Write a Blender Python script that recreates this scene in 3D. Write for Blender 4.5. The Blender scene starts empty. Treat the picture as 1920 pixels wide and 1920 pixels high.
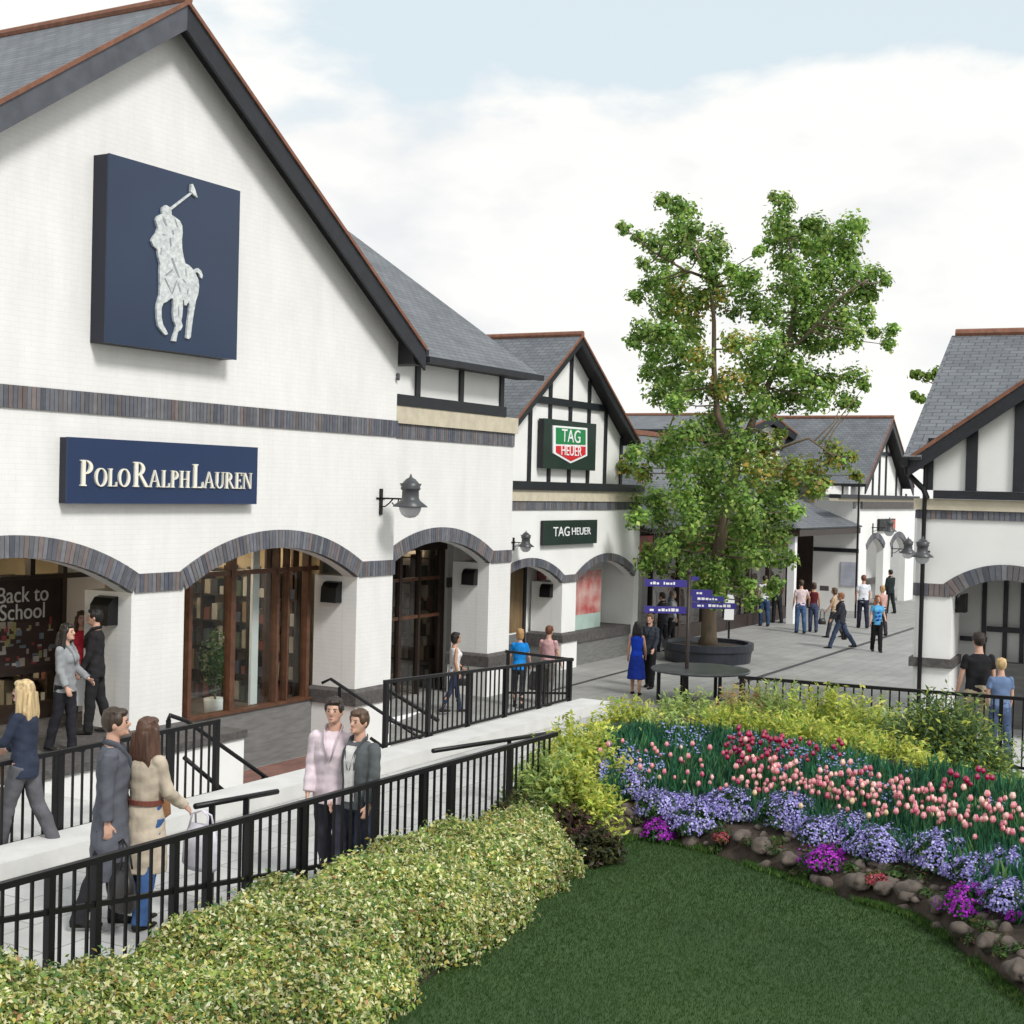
import bpy, bmesh, math, random
import numpy as np
from mathutils import Vector, Matrix
R = math.radians
rng = np.random.default_rng(7)
random.seed(7)
sc = bpy.context.scene
COL = sc.collection

# ------------------------------------------------------------------ camera
F_PX, PITCH, ROLL, ANG = 2688.2, 0.017056, 0.024993, 0.51919
CAMZ = 4.65
_F = Vector((0, math.cos(PITCH), -math.sin(PITCH)))
_R0 = Vector((1, 0, 0)); _U0 = Vector((0, math.sin(PITCH), math.cos(PITCH)))
_Rv = math.cos(ROLL)*_R0 + math.sin(ROLL)*_U0
_Uv = -math.sin(ROLL)*_R0 + math.cos(ROLL)*_U0
cam_d = bpy.data.cameras.new('camera'); cam = bpy.data.objects.new('camera', cam_d); COL.objects.link(cam)
cam.matrix_world = Matrix(((_Rv.x, _Uv.x, -_F.x, 0), (_Rv.y, _Uv.y, -_F.y, 0), (_Rv.z, _Uv.z, -_F.z, CAMZ), (0, 0, 0, 1)))
cam_d.sensor_width = 36; cam_d.lens = 36*F_PX/1920; cam_d.clip_end = 5000; cam_d.clip_start = .1
sc.camera = cam
CP = Vector((0, 0, CAMZ))
def ray(px, py): return (_F + (px-960)/F_PX*_Rv - (py-960)/F_PX*_Uv)
def atz(px, py, z):
    d = ray(px, py); t = (z-CAMZ)/d.z; return CP + t*d
def atd(px, py, dist):
    d = ray(px, py); return CP + (dist/d.y)*d

# ------------------------------------------------------------------ light
SUN_EL, SUN_AZ = 44, 141      # azimuth clockwise from +Y
world = bpy.data.worlds.new('World'); sc.world = world; world.use_nodes = True
wn, wl = world.node_tree.nodes, world.node_tree.links
wn.clear()
out = wn.new('ShaderNodeOutputWorld'); bg = wn.new('ShaderNodeBackground')
sky = wn.new('ShaderNodeTexSky'); sky.sky_type = 'NISHITA'; sky.sun_disc = False
sky.sun_elevation = R(SUN_EL); sky.sun_rotation = R(SUN_AZ); sky.dust_density = 2.0
tc = wn.new('ShaderNodeTexCoord'); mp = wn.new('ShaderNodeMapping'); mp.inputs['Scale'].default_value = (2.2, 2.2, 4.6); mp.inputs['Location'].default_value = (0.35, 0.1, 0.25)
nz = wn.new('ShaderNodeTexNoise'); nz.inputs['Scale'].default_value = 1.6; nz.inputs['Detail'].default_value = 9; nz.inputs['Roughness'].default_value = .52
sx = wn.new('ShaderNodeSeparateXYZ')
md = wn.new('ShaderNodeMath'); md.operation = 'MULTIPLY_ADD'; md.inputs[1].default_value = -1.7; md.inputs[2].default_value = .50
add = wn.new('ShaderNodeMath'); add.operation = 'ADD'
mxk = wn.new('ShaderNodeMath'); mxk.operation = 'MAXIMUM'; mxk.inputs[1].default_value = .0
ramp = wn.new('ShaderNodeValToRGB'); ramp.color_ramp.elements[0].position = .485; ramp.color_ramp.elements[1].position = .56
nz2 = wn.new('ShaderNodeTexNoise'); nz2.inputs['Scale'].default_value = 3.2; nz2.inputs['Detail'].default_value = 6
r2 = wn.new('ShaderNodeValToRGB'); r2.color_ramp.elements[0].position = .34; r2.color_ramp.elements[1].position = .52
r2.color_ramp.elements[0].color = (6.7, 6.85, 7.0, 1); r2.color_ramp.elements[1].color = (8.0, 7.95, 7.7, 1)
blue = wn.new('ShaderNodeMix'); blue.data_type = 'RGBA'; blue.inputs['Factor'].default_value = .86
blue.inputs['B'].default_value = (6.2, 7.0, 7.35, 1)
mx = wn.new('ShaderNodeMix'); mx.data_type = 'RGBA'
bg.inputs['Strength'].default_value = .1
wl.new(tc.outputs['Generated'], mp.inputs['Vector']); wl.new(mp.outputs[0], nz.inputs['Vector']); wl.new(mp.outputs[0], nz2.inputs['Vector'])
wl.new(tc.outputs['Generated'], sx.inputs[0]); wl.new(sx.outputs['Z'], md.inputs[0]); 
wl.new(md.outputs[0], mxk.inputs[0]); wl.new(mxk.outputs[0], add.inputs[1]); wl.new(nz.outputs['Fac'], add.inputs[0]); wl.new(add.outputs[0], ramp.inputs[0])
wl.new(nz2.outputs['Fac'], r2.inputs[0])
wl.new(sky.outputs[0], blue.inputs['A'])
wl.new(ramp.outputs[0], mx.inputs['Factor']); wl.new(blue.outputs['Result'], mx.inputs['A']); wl.new(r2.outputs[0], mx.inputs['B'])
wl.new(mx.outputs['Result'], bg.inputs[0]); wl.new(bg.outputs[0], out.inputs[0])
sun_d = bpy.data.lights.new('sun', 'SUN'); sun = bpy.data.objects.new('sun', sun_d); COL.objects.link(sun)
sun_d.energy = 2.15; sun_d.angle = R(14); sun_d.color = (1, .98, .95)
sv = Vector((math.sin(R(SUN_AZ))*math.cos(R(SUN_EL)), math.cos(R(SUN_AZ))*math.cos(R(SUN_EL)), math.sin(R(SUN_EL))))
sun.rotation_euler = sv.to_track_quat('Z', 'Y').to_euler()
sc.view_settings.view_transform = 'Standard'; sc.view_settings.look = 'None'; sc.view_settings.exposure = 0.37
sc.cycles.max_bounces = 6; sc.cycles.transparent_max_bounces = 8

# ------------------------------------------------------------------ materials
def mat(name, col, rough=.7, var=0, vscale=3, bump=0, bscale=40, metal=0, spec=.5, attr=False, trans=0, emis=0, stretch=None, col2=None):
    m = bpy.data.materials.new(name); m.use_nodes = True
    n, l = m.node_tree.nodes, m.node_tree.links; b = n['Principled BSDF']
    b.inputs['Roughness'].default_value = rough; b.inputs['Metallic'].default_value = metal
    b.inputs['Specular IOR Level'].default_value = spec
    t = n.new('ShaderNodeTexCoord'); src = t.outputs['Object']
    if stretch:
        q = n.new('ShaderNodeMapping'); q.inputs['Scale'].default_value = stretch; l.new(src, q.inputs[0]); src = q.outputs[0]
    cur = None
    if attr:
        a = n.new('ShaderNodeVertexColor'); a.layer_name = 'Col'; cur = a.outputs['Color']
    if var or col2:
        z = n.new('ShaderNodeTexNoise'); z.inputs['Scale'].default_value = vscale; z.inputs['Detail'].default_value = 5; l.new(src, z.inputs['Vector'])
        rp = n.new('ShaderNodeValToRGB'); rp.color_ramp.elements[0].position = .3; rp.color_ramp.elements[1].position = .7
        l.new(z.outputs['Fac'], rp.inputs[0])
        if cur is not None:
            rp.color_ramp.elements[0].color = (1-var,)*3+(1,); rp.color_ramp.elements[1].color = (1+var,)*3+(1,)
            x = n.new('ShaderNodeMix'); x.data_type = 'RGBA'; x.blend_type = 'MULTIPLY'; x.inputs['Factor'].default_value = 1
            l.new(cur, x.inputs['A']); l.new(rp.outputs[0], x.inputs['B']); cur = x.outputs['Result']
        else:
            c2 = col2 or tuple(c*(1+var) for c in col); c1 = col if col2 else tuple(c*(1-var) for c in col)
            rp.color_ramp.elements[0].color = (*c1, 1); rp.color_ramp.elements[1].color = (*c2, 1); cur = rp.outputs[0]
    if cur is not None: l.new(cur, b.inputs['Base Color'])
    else: b.inputs['Base Color'].default_value = (*col, 1)
    if bump:
        z = n.new('ShaderNodeTexNoise'); z.inputs['Scale'].default_value = bscale; z.inputs['Detail'].default_value = 4; l.new(src, z.inputs['Vector'])
        p = n.new('ShaderNodeBump'); p.inputs['Strength'].default_value = bump; p.inputs['Distance'].default_value = .02
        l.new(z.outputs['Fac'], p.inputs['Height']); l.new(p.outputs[0], b.inputs['Normal'])
    if trans:
        o = n['Material Output']; tr = n.new('ShaderNodeBsdfTranslucent'); mxs = n.new('ShaderNodeMixShader'); mxs.inputs[0].default_value = trans
        if cur is not None: l.new(cur, tr.inputs[0])
        else: tr.inputs[0].default_value = (*col, 1)
        l.new(b.outputs[0], mxs.inputs[1]); l.new(tr.outputs[0], mxs.inputs[2]); l.new(mxs.outputs[0], o.inputs[0])
    if emis:
        b.inputs['Emission Color'].default_value = (*col, 1); b.inputs['Emission Strength'].default_value = emis
    return m

def brick_mat(name, c1, c2, mortar, bw, rh, msize, bump=.3, uv=False, rough=.8, bias=0, noisev=.06, stain=0):
    m = bpy.data.materials.new(name); m.use_nodes = True
    n, l = m.node_tree.nodes, m.node_tree.links; b = n['Principled BSDF']; b.inputs['Roughness'].default_value = rough
    t = n.new('ShaderNodeTexCoord')
    if uv: src = t.outputs['UV']
    else:
        s = n.new('ShaderNodeSeparateXYZ'); l.new(t.outputs['Object'], s.inputs[0])
        a = n.new('ShaderNodeMath'); a.operation = 'ADD'; l.new(s.outputs[0], a.inputs[0]); l.new(s.outputs[1], a.inputs[1])
        c = n.new('ShaderNodeCombineXYZ'); l.new(a.outputs[0], c.inputs[0]); l.new(s.outputs[2], c.inputs[1]); src = c.outputs[0]
    k = n.new('ShaderNodeTexBrick'); k.inputs['Color1'].default_value = (*c1, 1); k.inputs['Color2'].default_value = (*c2, 1); k.inputs['Mortar'].default_value = (*mortar, 1)
    k.inputs['Scale'].default_value = 1; k.inputs['Brick Width'].default_value = bw; k.inputs['Row Height'].default_value = rh
    k.inputs['Mortar Size'].default_value = msize; k.inputs['Mortar Smooth'].default_value = .3; k.inputs['Bias'].default_value = bias
    l.new(src, k.inputs['Vector'])
    z = n.new('ShaderNodeTexNoise'); z.inputs['Scale'].default_value = 1.3; z.inputs['Detail'].default_value = 8; z.inputs['Roughness'].default_value = .65; qm = n.new('ShaderNodeMapping'); qm.inputs['Scale'].default_value = (1.6, 1.6, .45) if not uv else (1, 1, 1); l.new(t.outputs['Object'], qm.inputs[0]); l.new(qm.outputs[0], z.inputs['Vector'])
    rp = n.new('ShaderNodeValToRGB'); rp.color_ramp.elements[0].position = .3; rp.color_ramp.elements[1].position = .7
    rp.color_ramp.elements[0].color = (1-noisev*1.4,)*3+(1,); rp.color_ramp.elements[1].color = (1+noisev*.6,)*3+(1,); l.new(z.outputs['Fac'], rp.inputs[0])
    x = n.new('ShaderNodeMix'); x.data_type = 'RGBA'; x.blend_type = 'MULTIPLY'; x.inputs['Factor'].default_value = 1
    l.new(k.outputs['Color'], x.inputs['A']); l.new(rp.outputs[0], x.inputs['B']); l.new(x.outputs['Result'], b.inputs['Base Color'])
    p = n.new('ShaderNodeBump'); p.inputs['Strength'].default_value = bump; p.inputs['Distance'].default_value = .012; p.invert = True
    l.new(k.outputs['Fac'], p.inputs['Height'])
    z2 = n.new('ShaderNodeTexNoise'); z2.inputs['Scale'].default_value = 60; l.new(t.outputs['Object'], z2.inputs['Vector'])
    p2 = n.new('ShaderNodeBump'); p2.inputs['Strength'].default_value = .12; p2.inputs['Distance'].default_value = .01
    l.new(z2.outputs['Fac'], p2.inputs['Height']); l.new(p.outputs[0], p2.inputs['Normal']); l.new(p2.outputs[0], b.inputs['Normal'])
    return m

M = {}
M['white'] = brick_mat('painted_brick', (.80, .79, .765), (.785, .775, .75), (.755, .745, .72), .225, .075, .007, bump=.16)
M['render'] = mat('white_render', (.82, .815, .79), .85, var=.04, vscale=1.2, bump=.15, bscale=60)
M['slate'] = brick_mat('slate', (.165, .175, .19), (.125, .135, .15), (.07, .075, .082), .26, .15, .011, bump=.6, uv=True, rough=.62, noisev=.2)
M['bluebrick'] = mat('blue_brick', (.1, .1, .12), .6, attr=True, var=.15, vscale=9, bump=.2)
M['mortar'] = mat('mortar', (.16, .155, .155), .9, var=.1)
M['timber'] = mat('black_timber', (.010, .012, .017), .5, var=.3, vscale=6, bump=.2, bscale=30)
M['fascia'] = mat('grey_fascia', (.075, .08, .095), .5, var=.2, vscale=4, bump=.1)
M['soffit'] = mat('black_soffit', (.012, .012, .014), .6, var=.2)
M['verge'] = mat('clay_verge', (.20, .085, .05), .7, var=.25, vscale=8)
M['stone'] = mat('sandstone', (.56, .50, .38), .85, var=.10, vscale=5, bump=.2)
M['coping'] = mat('dark_coping', (.085, .078, .075), .7, var=.35, vscale=12, bump=.35, bscale=25)
M['iron'] = mat('black_iron', (.006, .006, .007), .42, var=.2, spec=.35)
M['irongrey'] = mat('grey_iron', (.06, .063, .068), .4, var=.2)
M['concrete'] = mat('pale_concrete', (.52, .515, .50), .85, var=.14, vscale=2.2, bump=.2, bscale=30)
M['concrete2'] = mat('kerb_concrete', (.60, .595, .575), .85, var=.08, vscale=3, bump=.15)
M['redbrick'] = brick_mat('red_paving', (.30, .13, .10), (.22, .105, .085), (.16, .13, .12), .21, .105, .01, bump=.3, uv=True, noisev=.25)
M['brown'] = mat('brown_frame', (.105, .045, .024), .45, var=.3, vscale=7)
M['darkbrown'] = mat('dark_frame', (.03, .018, .013), .45, var=.3, vscale=7)
M['grout'] = mat('grey_stallriser', (.17, .17, .165), .7, var=.2, vscale=3, bump=.2, stretch=(1, 1, 6))
M['navy'] = mat('navy_panel', (.014, .032, .090), .38, var=.06, vscale=1)
M['navysoft'] = mat('navy_board', (.017, .034, .074), .3, var=.08, vscale=1)
M['navydark'] = mat('navy_edge', (.006, .008, .02), .5, var=.1)
M['letter'] = mat('cream_letter', (.80, .77, .66), .5, var=.05)
M['silver'] = mat('white_relief', (.70, .72, .70), .4, col2=(.44, .47, .48), vscale=16, bump=.9, bscale=16)
M['foldshade'] = mat('emblem_shade', (.27, .29, .31), .5, var=.2)
M['green'] = mat('dark_green_panel', (.012, .028, .022), .4, var=.2)
M['tagred'] = mat('shield_red', (.62, .02, .03), .4, var=.05)
M['taggreen'] = mat('shield_green', (.015, .22, .07), .4, var=.05)
M['purewhite'] = mat('white_paint', (.85, .85, .85), .45, var=.02)
M['warm'] = mat('warm_wall', (.46, .36, .23), .8, var=.2, vscale=1.5)
M['warmlit'] = mat('lit_ceiling_panel', (1, .80, .56), .8, emis=11)
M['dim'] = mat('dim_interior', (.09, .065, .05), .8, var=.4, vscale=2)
M['blue'] = mat('finger_blue', (.045, .035, .24), .4, var=.1)
M['board'] = mat('blackboard', (.03, .018, .014), .8, var=.3, vscale=5)
M['chalk'] = mat('chalk', (.62, .60, .55), .9, var=.1)
M['opal'] = mat('opal_glass', (.72, .74, .76), .15, var=.05, trans=.3)
M['posterred'] = mat('poster_red', (.42, .03, .03), .5, col2=(.60, .42, .38), vscale=2.3)
M['postermint'] = mat('poster_mint', (.42, .55, .50), .5, var=.1)
M['posterpale'] = mat('poster_pale', (.60, .62, .68), .5, col2=(.32, .33, .42), vscale=1.6)
M['fasciared'] = mat('red_shopfront', (.35, .02, .02), .5, var=.3)
M['bark'] = mat('bark', (.17, .12, .075), .9, col2=(.10, .085, .06), vscale=9, bump=.9, bscale=14, stretch=(1, 1, .35))
M['darktub'] = mat('planter_blue_black', (.022, .026, .036), .4, var=.3)
M['benchtop'] = mat('table_grey_black', (.09, .093, .10), .3, var=.3)
M['leaf'] = mat('leaf', (.1, .2, .05), .5, attr=True, var=.25, vscale=1.4, trans=.46, spec=.25)
M['petal'] = mat('petal', (.5, .2, .2), .6, attr=True, trans=.25, spec=.2)
M['soil'] = mat('soil', (.05, .035, .025), .95, var=.4, vscale=9, bump=.6, bscale=20)
M['rock'] = mat('rock', (.15, .12, .10), .95, col2=(.05, .04, .033), vscale=7, bump=.9, bscale=9)
M['skin'] = mat('skin', (.56, .33, .24), .5, var=.06, vscale=12)
M['skin2'] = mat('tanned_skin', (.50, .27, .17), .5, var=.06, vscale=12)
M['eye'] = mat('eye_dark', (.02, .015, .012), .2, var=.1)
M['lip'] = mat('lip', (.42, .15, .13), .5, var=.1)
M['tan'] = mat('tan_leather', (.30, .15, .07), .45, var=.25, vscale=9, bump=.2)
M['shoe'] = mat('black_shoe', (.018, .016, .015), .4, var=.2)
M['steel'] = mat('drain_dark', (.045, .045, .045), .6, var=.2)

def glass(name, tint=(.9, .93, .92), gl=.12):
    m = bpy.data.materials.new(name); m.use_nodes = True; n, l = m.node_tree.nodes, m.node_tree.links; n.clear()
    o = n.new('ShaderNodeOutputMaterial'); a = n.new('ShaderNodeBsdfTransparent'); a.inputs[0].default_value = (*tint, 1)
    g = n.new('ShaderNodeBsdfGlossy'); g.inputs['Roughness'].default_value = .03; lw = n.new('ShaderNodeLayerWeight'); lw.inputs['Blend'].default_value = .5; f = n.new('ShaderNodeMath'); f.operation = 'POWER'; f.inputs[1].default_value = 4; l.new(lw.outputs['Facing'], f.inputs[0])
    z = n.new('ShaderNodeTexNoise'); z.inputs['Scale'].default_value = .8; p = n.new('ShaderNodeBump'); p.inputs['Strength'].default_value = .05
    l.new(z.outputs['Fac'], p.inputs['Height']); l.new(p.outputs[0], g.inputs['Normal'])
    ad = n.new('ShaderNodeMath'); ad.operation = 'MULTIPLY_ADD'; ad.inputs[1].default_value = 1.0; ad.inputs[2].default_value = gl; l.new(f.outputs[0], ad.inputs[0])
    x = n.new('ShaderNodeMixShader'); l.new(ad.outputs[0], x.inputs[0]); l.new(a.outputs[0], x.inputs[1]); l.new(g.outputs[0], x.inputs[2]); l.new(x.outputs[0], o.inputs[0])
    return m
M['glass'] = glass('shop_glass', gl=.03); M['glassdark'] = glass('tinted_glass', (.72, .70, .66), .06)

def paving_mat():
    m = brick_mat('grey_paving', (.335, .33, .315), (.29, .287, .275), (.21, .205, .195), .6, .4, .010, bump=.2, uv=True, rough=.75, noisev=.14)
    return m
M['paving'] = paving_mat()
def lawn_mat():
    m = mat('lawn', (.024, .058, .014), .9, col2=(.042, .088, .019), vscale=.55, bump=.3, bscale=160)
    return m
M['lawn'] = lawn_mat()
_cl = {}
def cloth(c, rough=.85):
    k = tuple(c)
    if k not in _cl: _cl[k] = mat('cloth', c, rough, var=.22, vscale=7, bump=.35, bscale=11, spec=.2)
    return _cl[k]
def hairm(c):
    k = ('h',)+tuple(c)
    if k not in _cl: _cl[k] = mat('hair', c, .45, var=.45, vscale=30, bump=.6, bscale=45, stretch=(1, 1, .12), spec=.4)
    return _cl[k]

# ------------------------------------------------------------------ mesh helpers
class MB:
    def __init__(s): s.v = []; s.f = []; s.m = []; s.c = []; s.uv = []
    def add(s, vs, fs, mi=0, col=None, uvs=None):
        o = len(s.v); s.v += [tuple(p) for p in vs]
        for i, f in enumerate(fs):
            s.f.append([o+k for k in f]); s.m.append(mi); s.c.append(col)
            s.uv.append(uvs[i] if uvs else None)
    def box(s, x0, x1, y0, y1, z0, z1, mi=0, col=None):
        vs = [(x, y, z) for z in (z0, z1) for y in (y0, y1) for x in (x0, x1)]
        s.add(vs, [(0, 2, 3, 1), (4, 5, 7, 6), (0, 1, 5, 4), (2, 6, 7, 3), (0, 4, 6, 2), (1, 3, 7, 5)], mi, col)
    def prism(s, poly, y0, y1, mi=0, col=None):      # poly in (x,z), extruded along y
        n = len(poly); vs = [(x, y0, z) for x, z in poly]+[(x, y1, z) for x, z in poly]
        s.add(vs, [tuple(range(n)), tuple(range(2*n-1, n-1, -1))]+[(i, i+n, (i+1) % n+n, (i+1) % n) for i in range(n)], mi, col)
    def slab(s, poly, z0, z1, mi=0):                 # poly in (x,y)
        n = len(poly); vs = [(x, y, z0) for x, y in poly]+[(x, y, z1) for x, y in poly]
        s.add(vs, [tuple(range(n-1, -1, -1)), tuple(range(n, 2*n))]+[(i, (i+1) % n, (i+1) % n+n, i+n) for i in range(n)], mi,
              uvs=None)
    def bar(s, a, b, w, h, mi=0, up=(0, 0, 1)):       # rectangular bar from a to b
        a, b = Vector(a), Vector(b); d = (b-a).normalized(); u = Vector(up)
        if abs(d.dot(u)) > .98: u = Vector((1, 0, 0))
        sd = d.cross(u).normalized(); u2 = sd.cross(d).normalized()
        vs = [p+sd*i*w/2+u2*j*h/2 for p in (a, b) for j in (-1, 1) for i in (-1, 1)]
        s.add(vs, [(0, 1, 3, 2), (4, 6, 7, 5), (0, 4, 5, 1), (2, 3, 7, 6), (0, 2, 6, 4), (1, 5, 7, 3)], mi)
    def tube(s, pts, rad, n=8, mi=0, flat=1.0, side=None, cap=True, col=None):
        pts = [Vector(p) for p in pts]; k = len(pts)
        if not hasattr(rad, '__len__'): rad = [rad]*k
        vs = []; prev = None
        for i, p in enumerate(pts):
            d = (pts[min(i+1, k-1)]-pts[max(i-1, 0)]).normalized()
            if side is not None: sd = Vector(side)
            elif prev is not None: sd = prev
            else: sd = Vector((1, 0, 0)) if abs(d.x) < .9 else Vector((0, 1, 0))
            sd = (sd-d*sd.dot(d)).normalized(); prev = sd; u = d.cross(sd)
            r = rad[i]; ra, rb = (r if hasattr(r, '__len__') else (r, r*flat))
            for j in range(n):
                a = 2*math.pi*j/n; vs.append(p+sd*math.cos(a)*ra+u*math.sin(a)*rb)
        fs = [(i*n+j, i*n+(j+1) % n, (i+1)*n+(j+1) % n, (i+1)*n+j) for i in range(k-1) for j in range(n)]
        if cap: fs += [tuple(range(n-1, -1, -1)), tuple(range((k-1)*n, k*n))]
        s.add(vs, fs, mi, col)
    def ell(s, c, r, n=12, mi=0, rot=None, col=None):
        vs = []; fs = []; h = n//2
        for i in range(h+1):
            t = math.pi*i/h
            for j in range(n):
                a = 2*math.pi*j/n; q = Vector((math.sin(t)*math.cos(a)*r[0], math.sin(t)*math.sin(a)*r[1], math.cos(t)*r[2]))
                if rot: q = rot @ q
                vs.append(Vector(c)+q)
        for i in range(h):
            for j in range(n): fs.append((i*n+j, (i+1)*n+j, (i+1)*n+(j+1) % n, i*n+(j+1) % n))
        s.add(vs, fs, mi, col)
    def lathe(s, prof, c=(0, 0, 0), n=16, mi=0, col=None):
        vs = [(c[0]+r*math.cos(2*math.pi*j/n), c[1]+r*math.sin(2*math.pi*j/n), c[2]+z) for r, z in prof for j in range(n)]
        k = len(prof); fs = [(i*n+j, i*n+(j+1) % n, (i+1)*n+(j+1) % n, (i+1)*n+j) for i in range(k-1) for j in range(n)]
        fs += [tuple(range(n-1, -1, -1)), tuple(range((k-1)*n, k*n))]
        s.add(vs, fs, mi, col)
    def mesh(s, name, mats, smooth=False):
        me = bpy.data.meshes.new(name); me.from_pydata(s.v, [], s.f)
        if not isinstance(mats, (list, tuple)): mats = [mats]
        for m in mats: me.materials.append(m)
        me.polygons.foreach_set('material_index', s.m)
        if smooth: me.polygons.foreach_set('use_smooth', [True]*len(s.f))
        if any(c is not None for c in s.c):
            a = me.color_attributes.new('Col', 'FLOAT_COLOR', 'CORNER'); data = []
            for f, c in zip(s.f, s.c):
                data += list((*(c or (.5, .5, .5)), 1))*len(f)
            a.data.foreach_set('color', data)
        if any(u is not None for u in s.uv):
            l = me.uv_layers.new(name='UVMap'); data = []
            for f, u in zip(s.f, s.uv):
                for k in range(len(f)): data += list(u[k] if u else (0, 0))
            l.data.foreach_set('uv', data)
        me.update(); return me
    def obj(s, name, mats, parent=None, smooth=False, label=None):
        o = bpy.data.objects.new(name, s.mesh(name, mats, smooth)); COL.objects.link(o)
        if parent: o.parent = parent
        if label: o['label'] = label
        return o
def tag(o, label, cat, group=None):
    o['label'] = label; o['category'] = cat
    if group: o['group'] = group
    return o
def struct(o): o['kind'] = 'structure'; return o
def stuff(o, label=None, cat=None):
    o['kind'] = 'stuff'
    if label: o['label'] = label; o['category'] = cat
    return o
def thing(name, label, cat, loc=(0, 0, 0), rotz=0, group=None):
    o = bpy.data.objects.new(name, None); COL.objects.link(o); o.location = loc; o.rotation_euler = (0, 0, rotz); o.empty_display_size = .3
    return tag(o, label, cat, group)
def link_copy(src, parent, loc=None):
    c = src.copy(); COL.objects.link(c); c.parent = parent
    if loc is not None: c.location = loc
    return c

class Frame:   # local x = along the wall, y = inward, z up
    def __init__(s, o, ang): s.o = Vector((o[0], o[1], 0)); s.ang = ang; s.rz = ang; s.u = Vector((math.cos(ang), math.sin(ang), 0)); s.w = Vector((-math.sin(ang), math.cos(ang), 0))
    def P(s, u, w, z): return s.o+s.u*u+s.w*w+Vector((0, 0, z))
    def loc(s, p): q = Vector(p)-s.o; return (q.dot(s.u), q.dot(s.w), p[2])
    def uz(s, px, py, w=0):
        d = ray(px, py); t = (w-(CP-s.o).dot(s.w))/d.dot(s.w); p = CP+t*d; q = s.loc(p); return q[0], q[2]
    def U(s, px, py, w=0): return s.uz(px, py, w)[0]
    def Z(s, px, py, w=0): return s.uz(px, py, w)[1]
    def thing(s, name, label, cat, group=None): return thing(name, label, cat, s.o, s.rz, group)
A = Frame(atz(290, 1362, .95), math.pi/2-ANG)
TZ = .95       # terrace level
CZ = -.32      # sunken court level

# ------------------------------------------------------------------ ground
def A2(u, w): p = A.P(u, w, 0); return (p.x, p.y)
def guv(pts, s=1): return [[(p[0]*s, p[1]*s) for p in pts]]
mb = MB()
us = [-400, -4.1, 9.0, 400]; ws = [-400, -4.3, 1.0, 400]
for i in range(3):
    for j in range(3):
        if i == 1 and j == 1: continue
        q = [(us[i], ws[j]), (us[i+1], ws[j]), (us[i+1], ws[j+1]), (us[i], ws[j+1])]
        mb.add([(*A2(*p), 0) for p in q], [(0, 1, 2, 3)], uvs=[q])
struct(mb.obj('plaza_ground', M['paving']))
mb = MB()
q = [(-4.1, -4.3), (5.9, -4.3), (5.9, 1.0), (-4.1, 1.0)]
mb.add([(*A2(*p), CZ) for p in q], [(0, 1, 2, 3)], uvs=[q])
q = [(5.9, -4.3), (9.0, -4.3), (9.0, 1.0), (5.9, 1.0)]
mb.add([(*A2(*p), CZ if p[0] < 7 else -.001) for p in q], [(0, 1, 2, 3)], uvs=[q])
struct(mb.obj('court_ground', M['paving']))
mb = MB()
q = [(.6, -1.15), (5.2, -1.15), (5.2, .88), (.6, .88)]
mb.add([(*A2(*p), CZ+.005) for p in q], [(0, 1, 2, 3)], uvs=[q])
struct(mb.obj('brick_paving', M['redbrick']))
# walkway and terraces
mb = MB(); mb.slab([A2(-30, -8.4), A2(5.7, -8.4), A2(5.7, -4.3), A2(-30, -4.3)], -1, TZ); struct(mb.obj('walkway', M['concrete']))
mb = MB(); mb.slab([A2(-30, -4.302), A2(-4.1, -4.302), A2(-4.1, 6), A2(-30, 6)], -1, TZ-.003); struct(mb.obj('terrace', M['concrete']))
mb = MB(); mb.slab([(-40, -12), (40, -12), (40, 10), (6.95, 18.75), (3.9, 20.4), A2(2.4, -8.402), A2(-30, -8.402)], -1, TZ-.03); struct(mb.obj('garden_ground', M['soil']))
mb = MB(); mb.slab([(6.2, 19.14), (40, 4), (40, 40), (6.35, 25)], -.5, TZ); struct(mb.obj('side_terrace', M['concrete']))
M['slabs'] = brick_mat('pale_slabs', (.50, .495, .48), (.42, .415, .40), (.26, .255, .245), .9, .6, .010, bump=.25, uv=True, noisev=.16)
mb = MB(); q = [(-30, -8.38), (5.68, -8.38), (5.68, -4.76), (-30, -4.76)]; mb.add([(*A2(*p), TZ+.004) for p in q], [(0, 1, 2, 3)], uvs=[q]); struct(mb.obj('walkway_paving', M['slabs']))
# bright kerb along the inner side of the walkway
mb = MB(); mb.prism([(-30, TZ-.01), (5.75, TZ-.01), (5.75, TZ+.16), (-30, TZ+.16)], -4.75, -4.22)
o = mb.obj('kerb_wall', M['concrete2']); o.location = A.o; o.rotation_euler = (0, 0, A.rz); tag(o, 'low white concrete kerb along the inner edge of the walkway, under the railings', 'kerb')
mb = MB(); mb.prism([(-4.1, CZ-.3), (5.78, CZ-.3), (5.78, TZ-.002), (-4.1, TZ-.002)], -4.3, -4.16)
struct(mb.obj('walkway_side', M['render'])); o = bpy.data.objects['walkway_side']; o.location = A.o; o.rotation_euler = (0, 0, A.rz)
# dark channels in the plaza paving
def channel(p0, p1, w=.1):
    a = atz(*p0, 0.004); b = atz(*p1, .004); d = (b-a).normalized(); s = Vector((-d.y, d.x, 0))*w/2
    m = MB(); m.add([a-s, b-s, b+s, a+s], [(0, 1, 2, 3)]); struct(m.obj('drainage_channel', M['steel']))
channel((1030, 1296), (1180, 1256), .12); channel((1380, 1283), (1718, 1176), .16)

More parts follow.
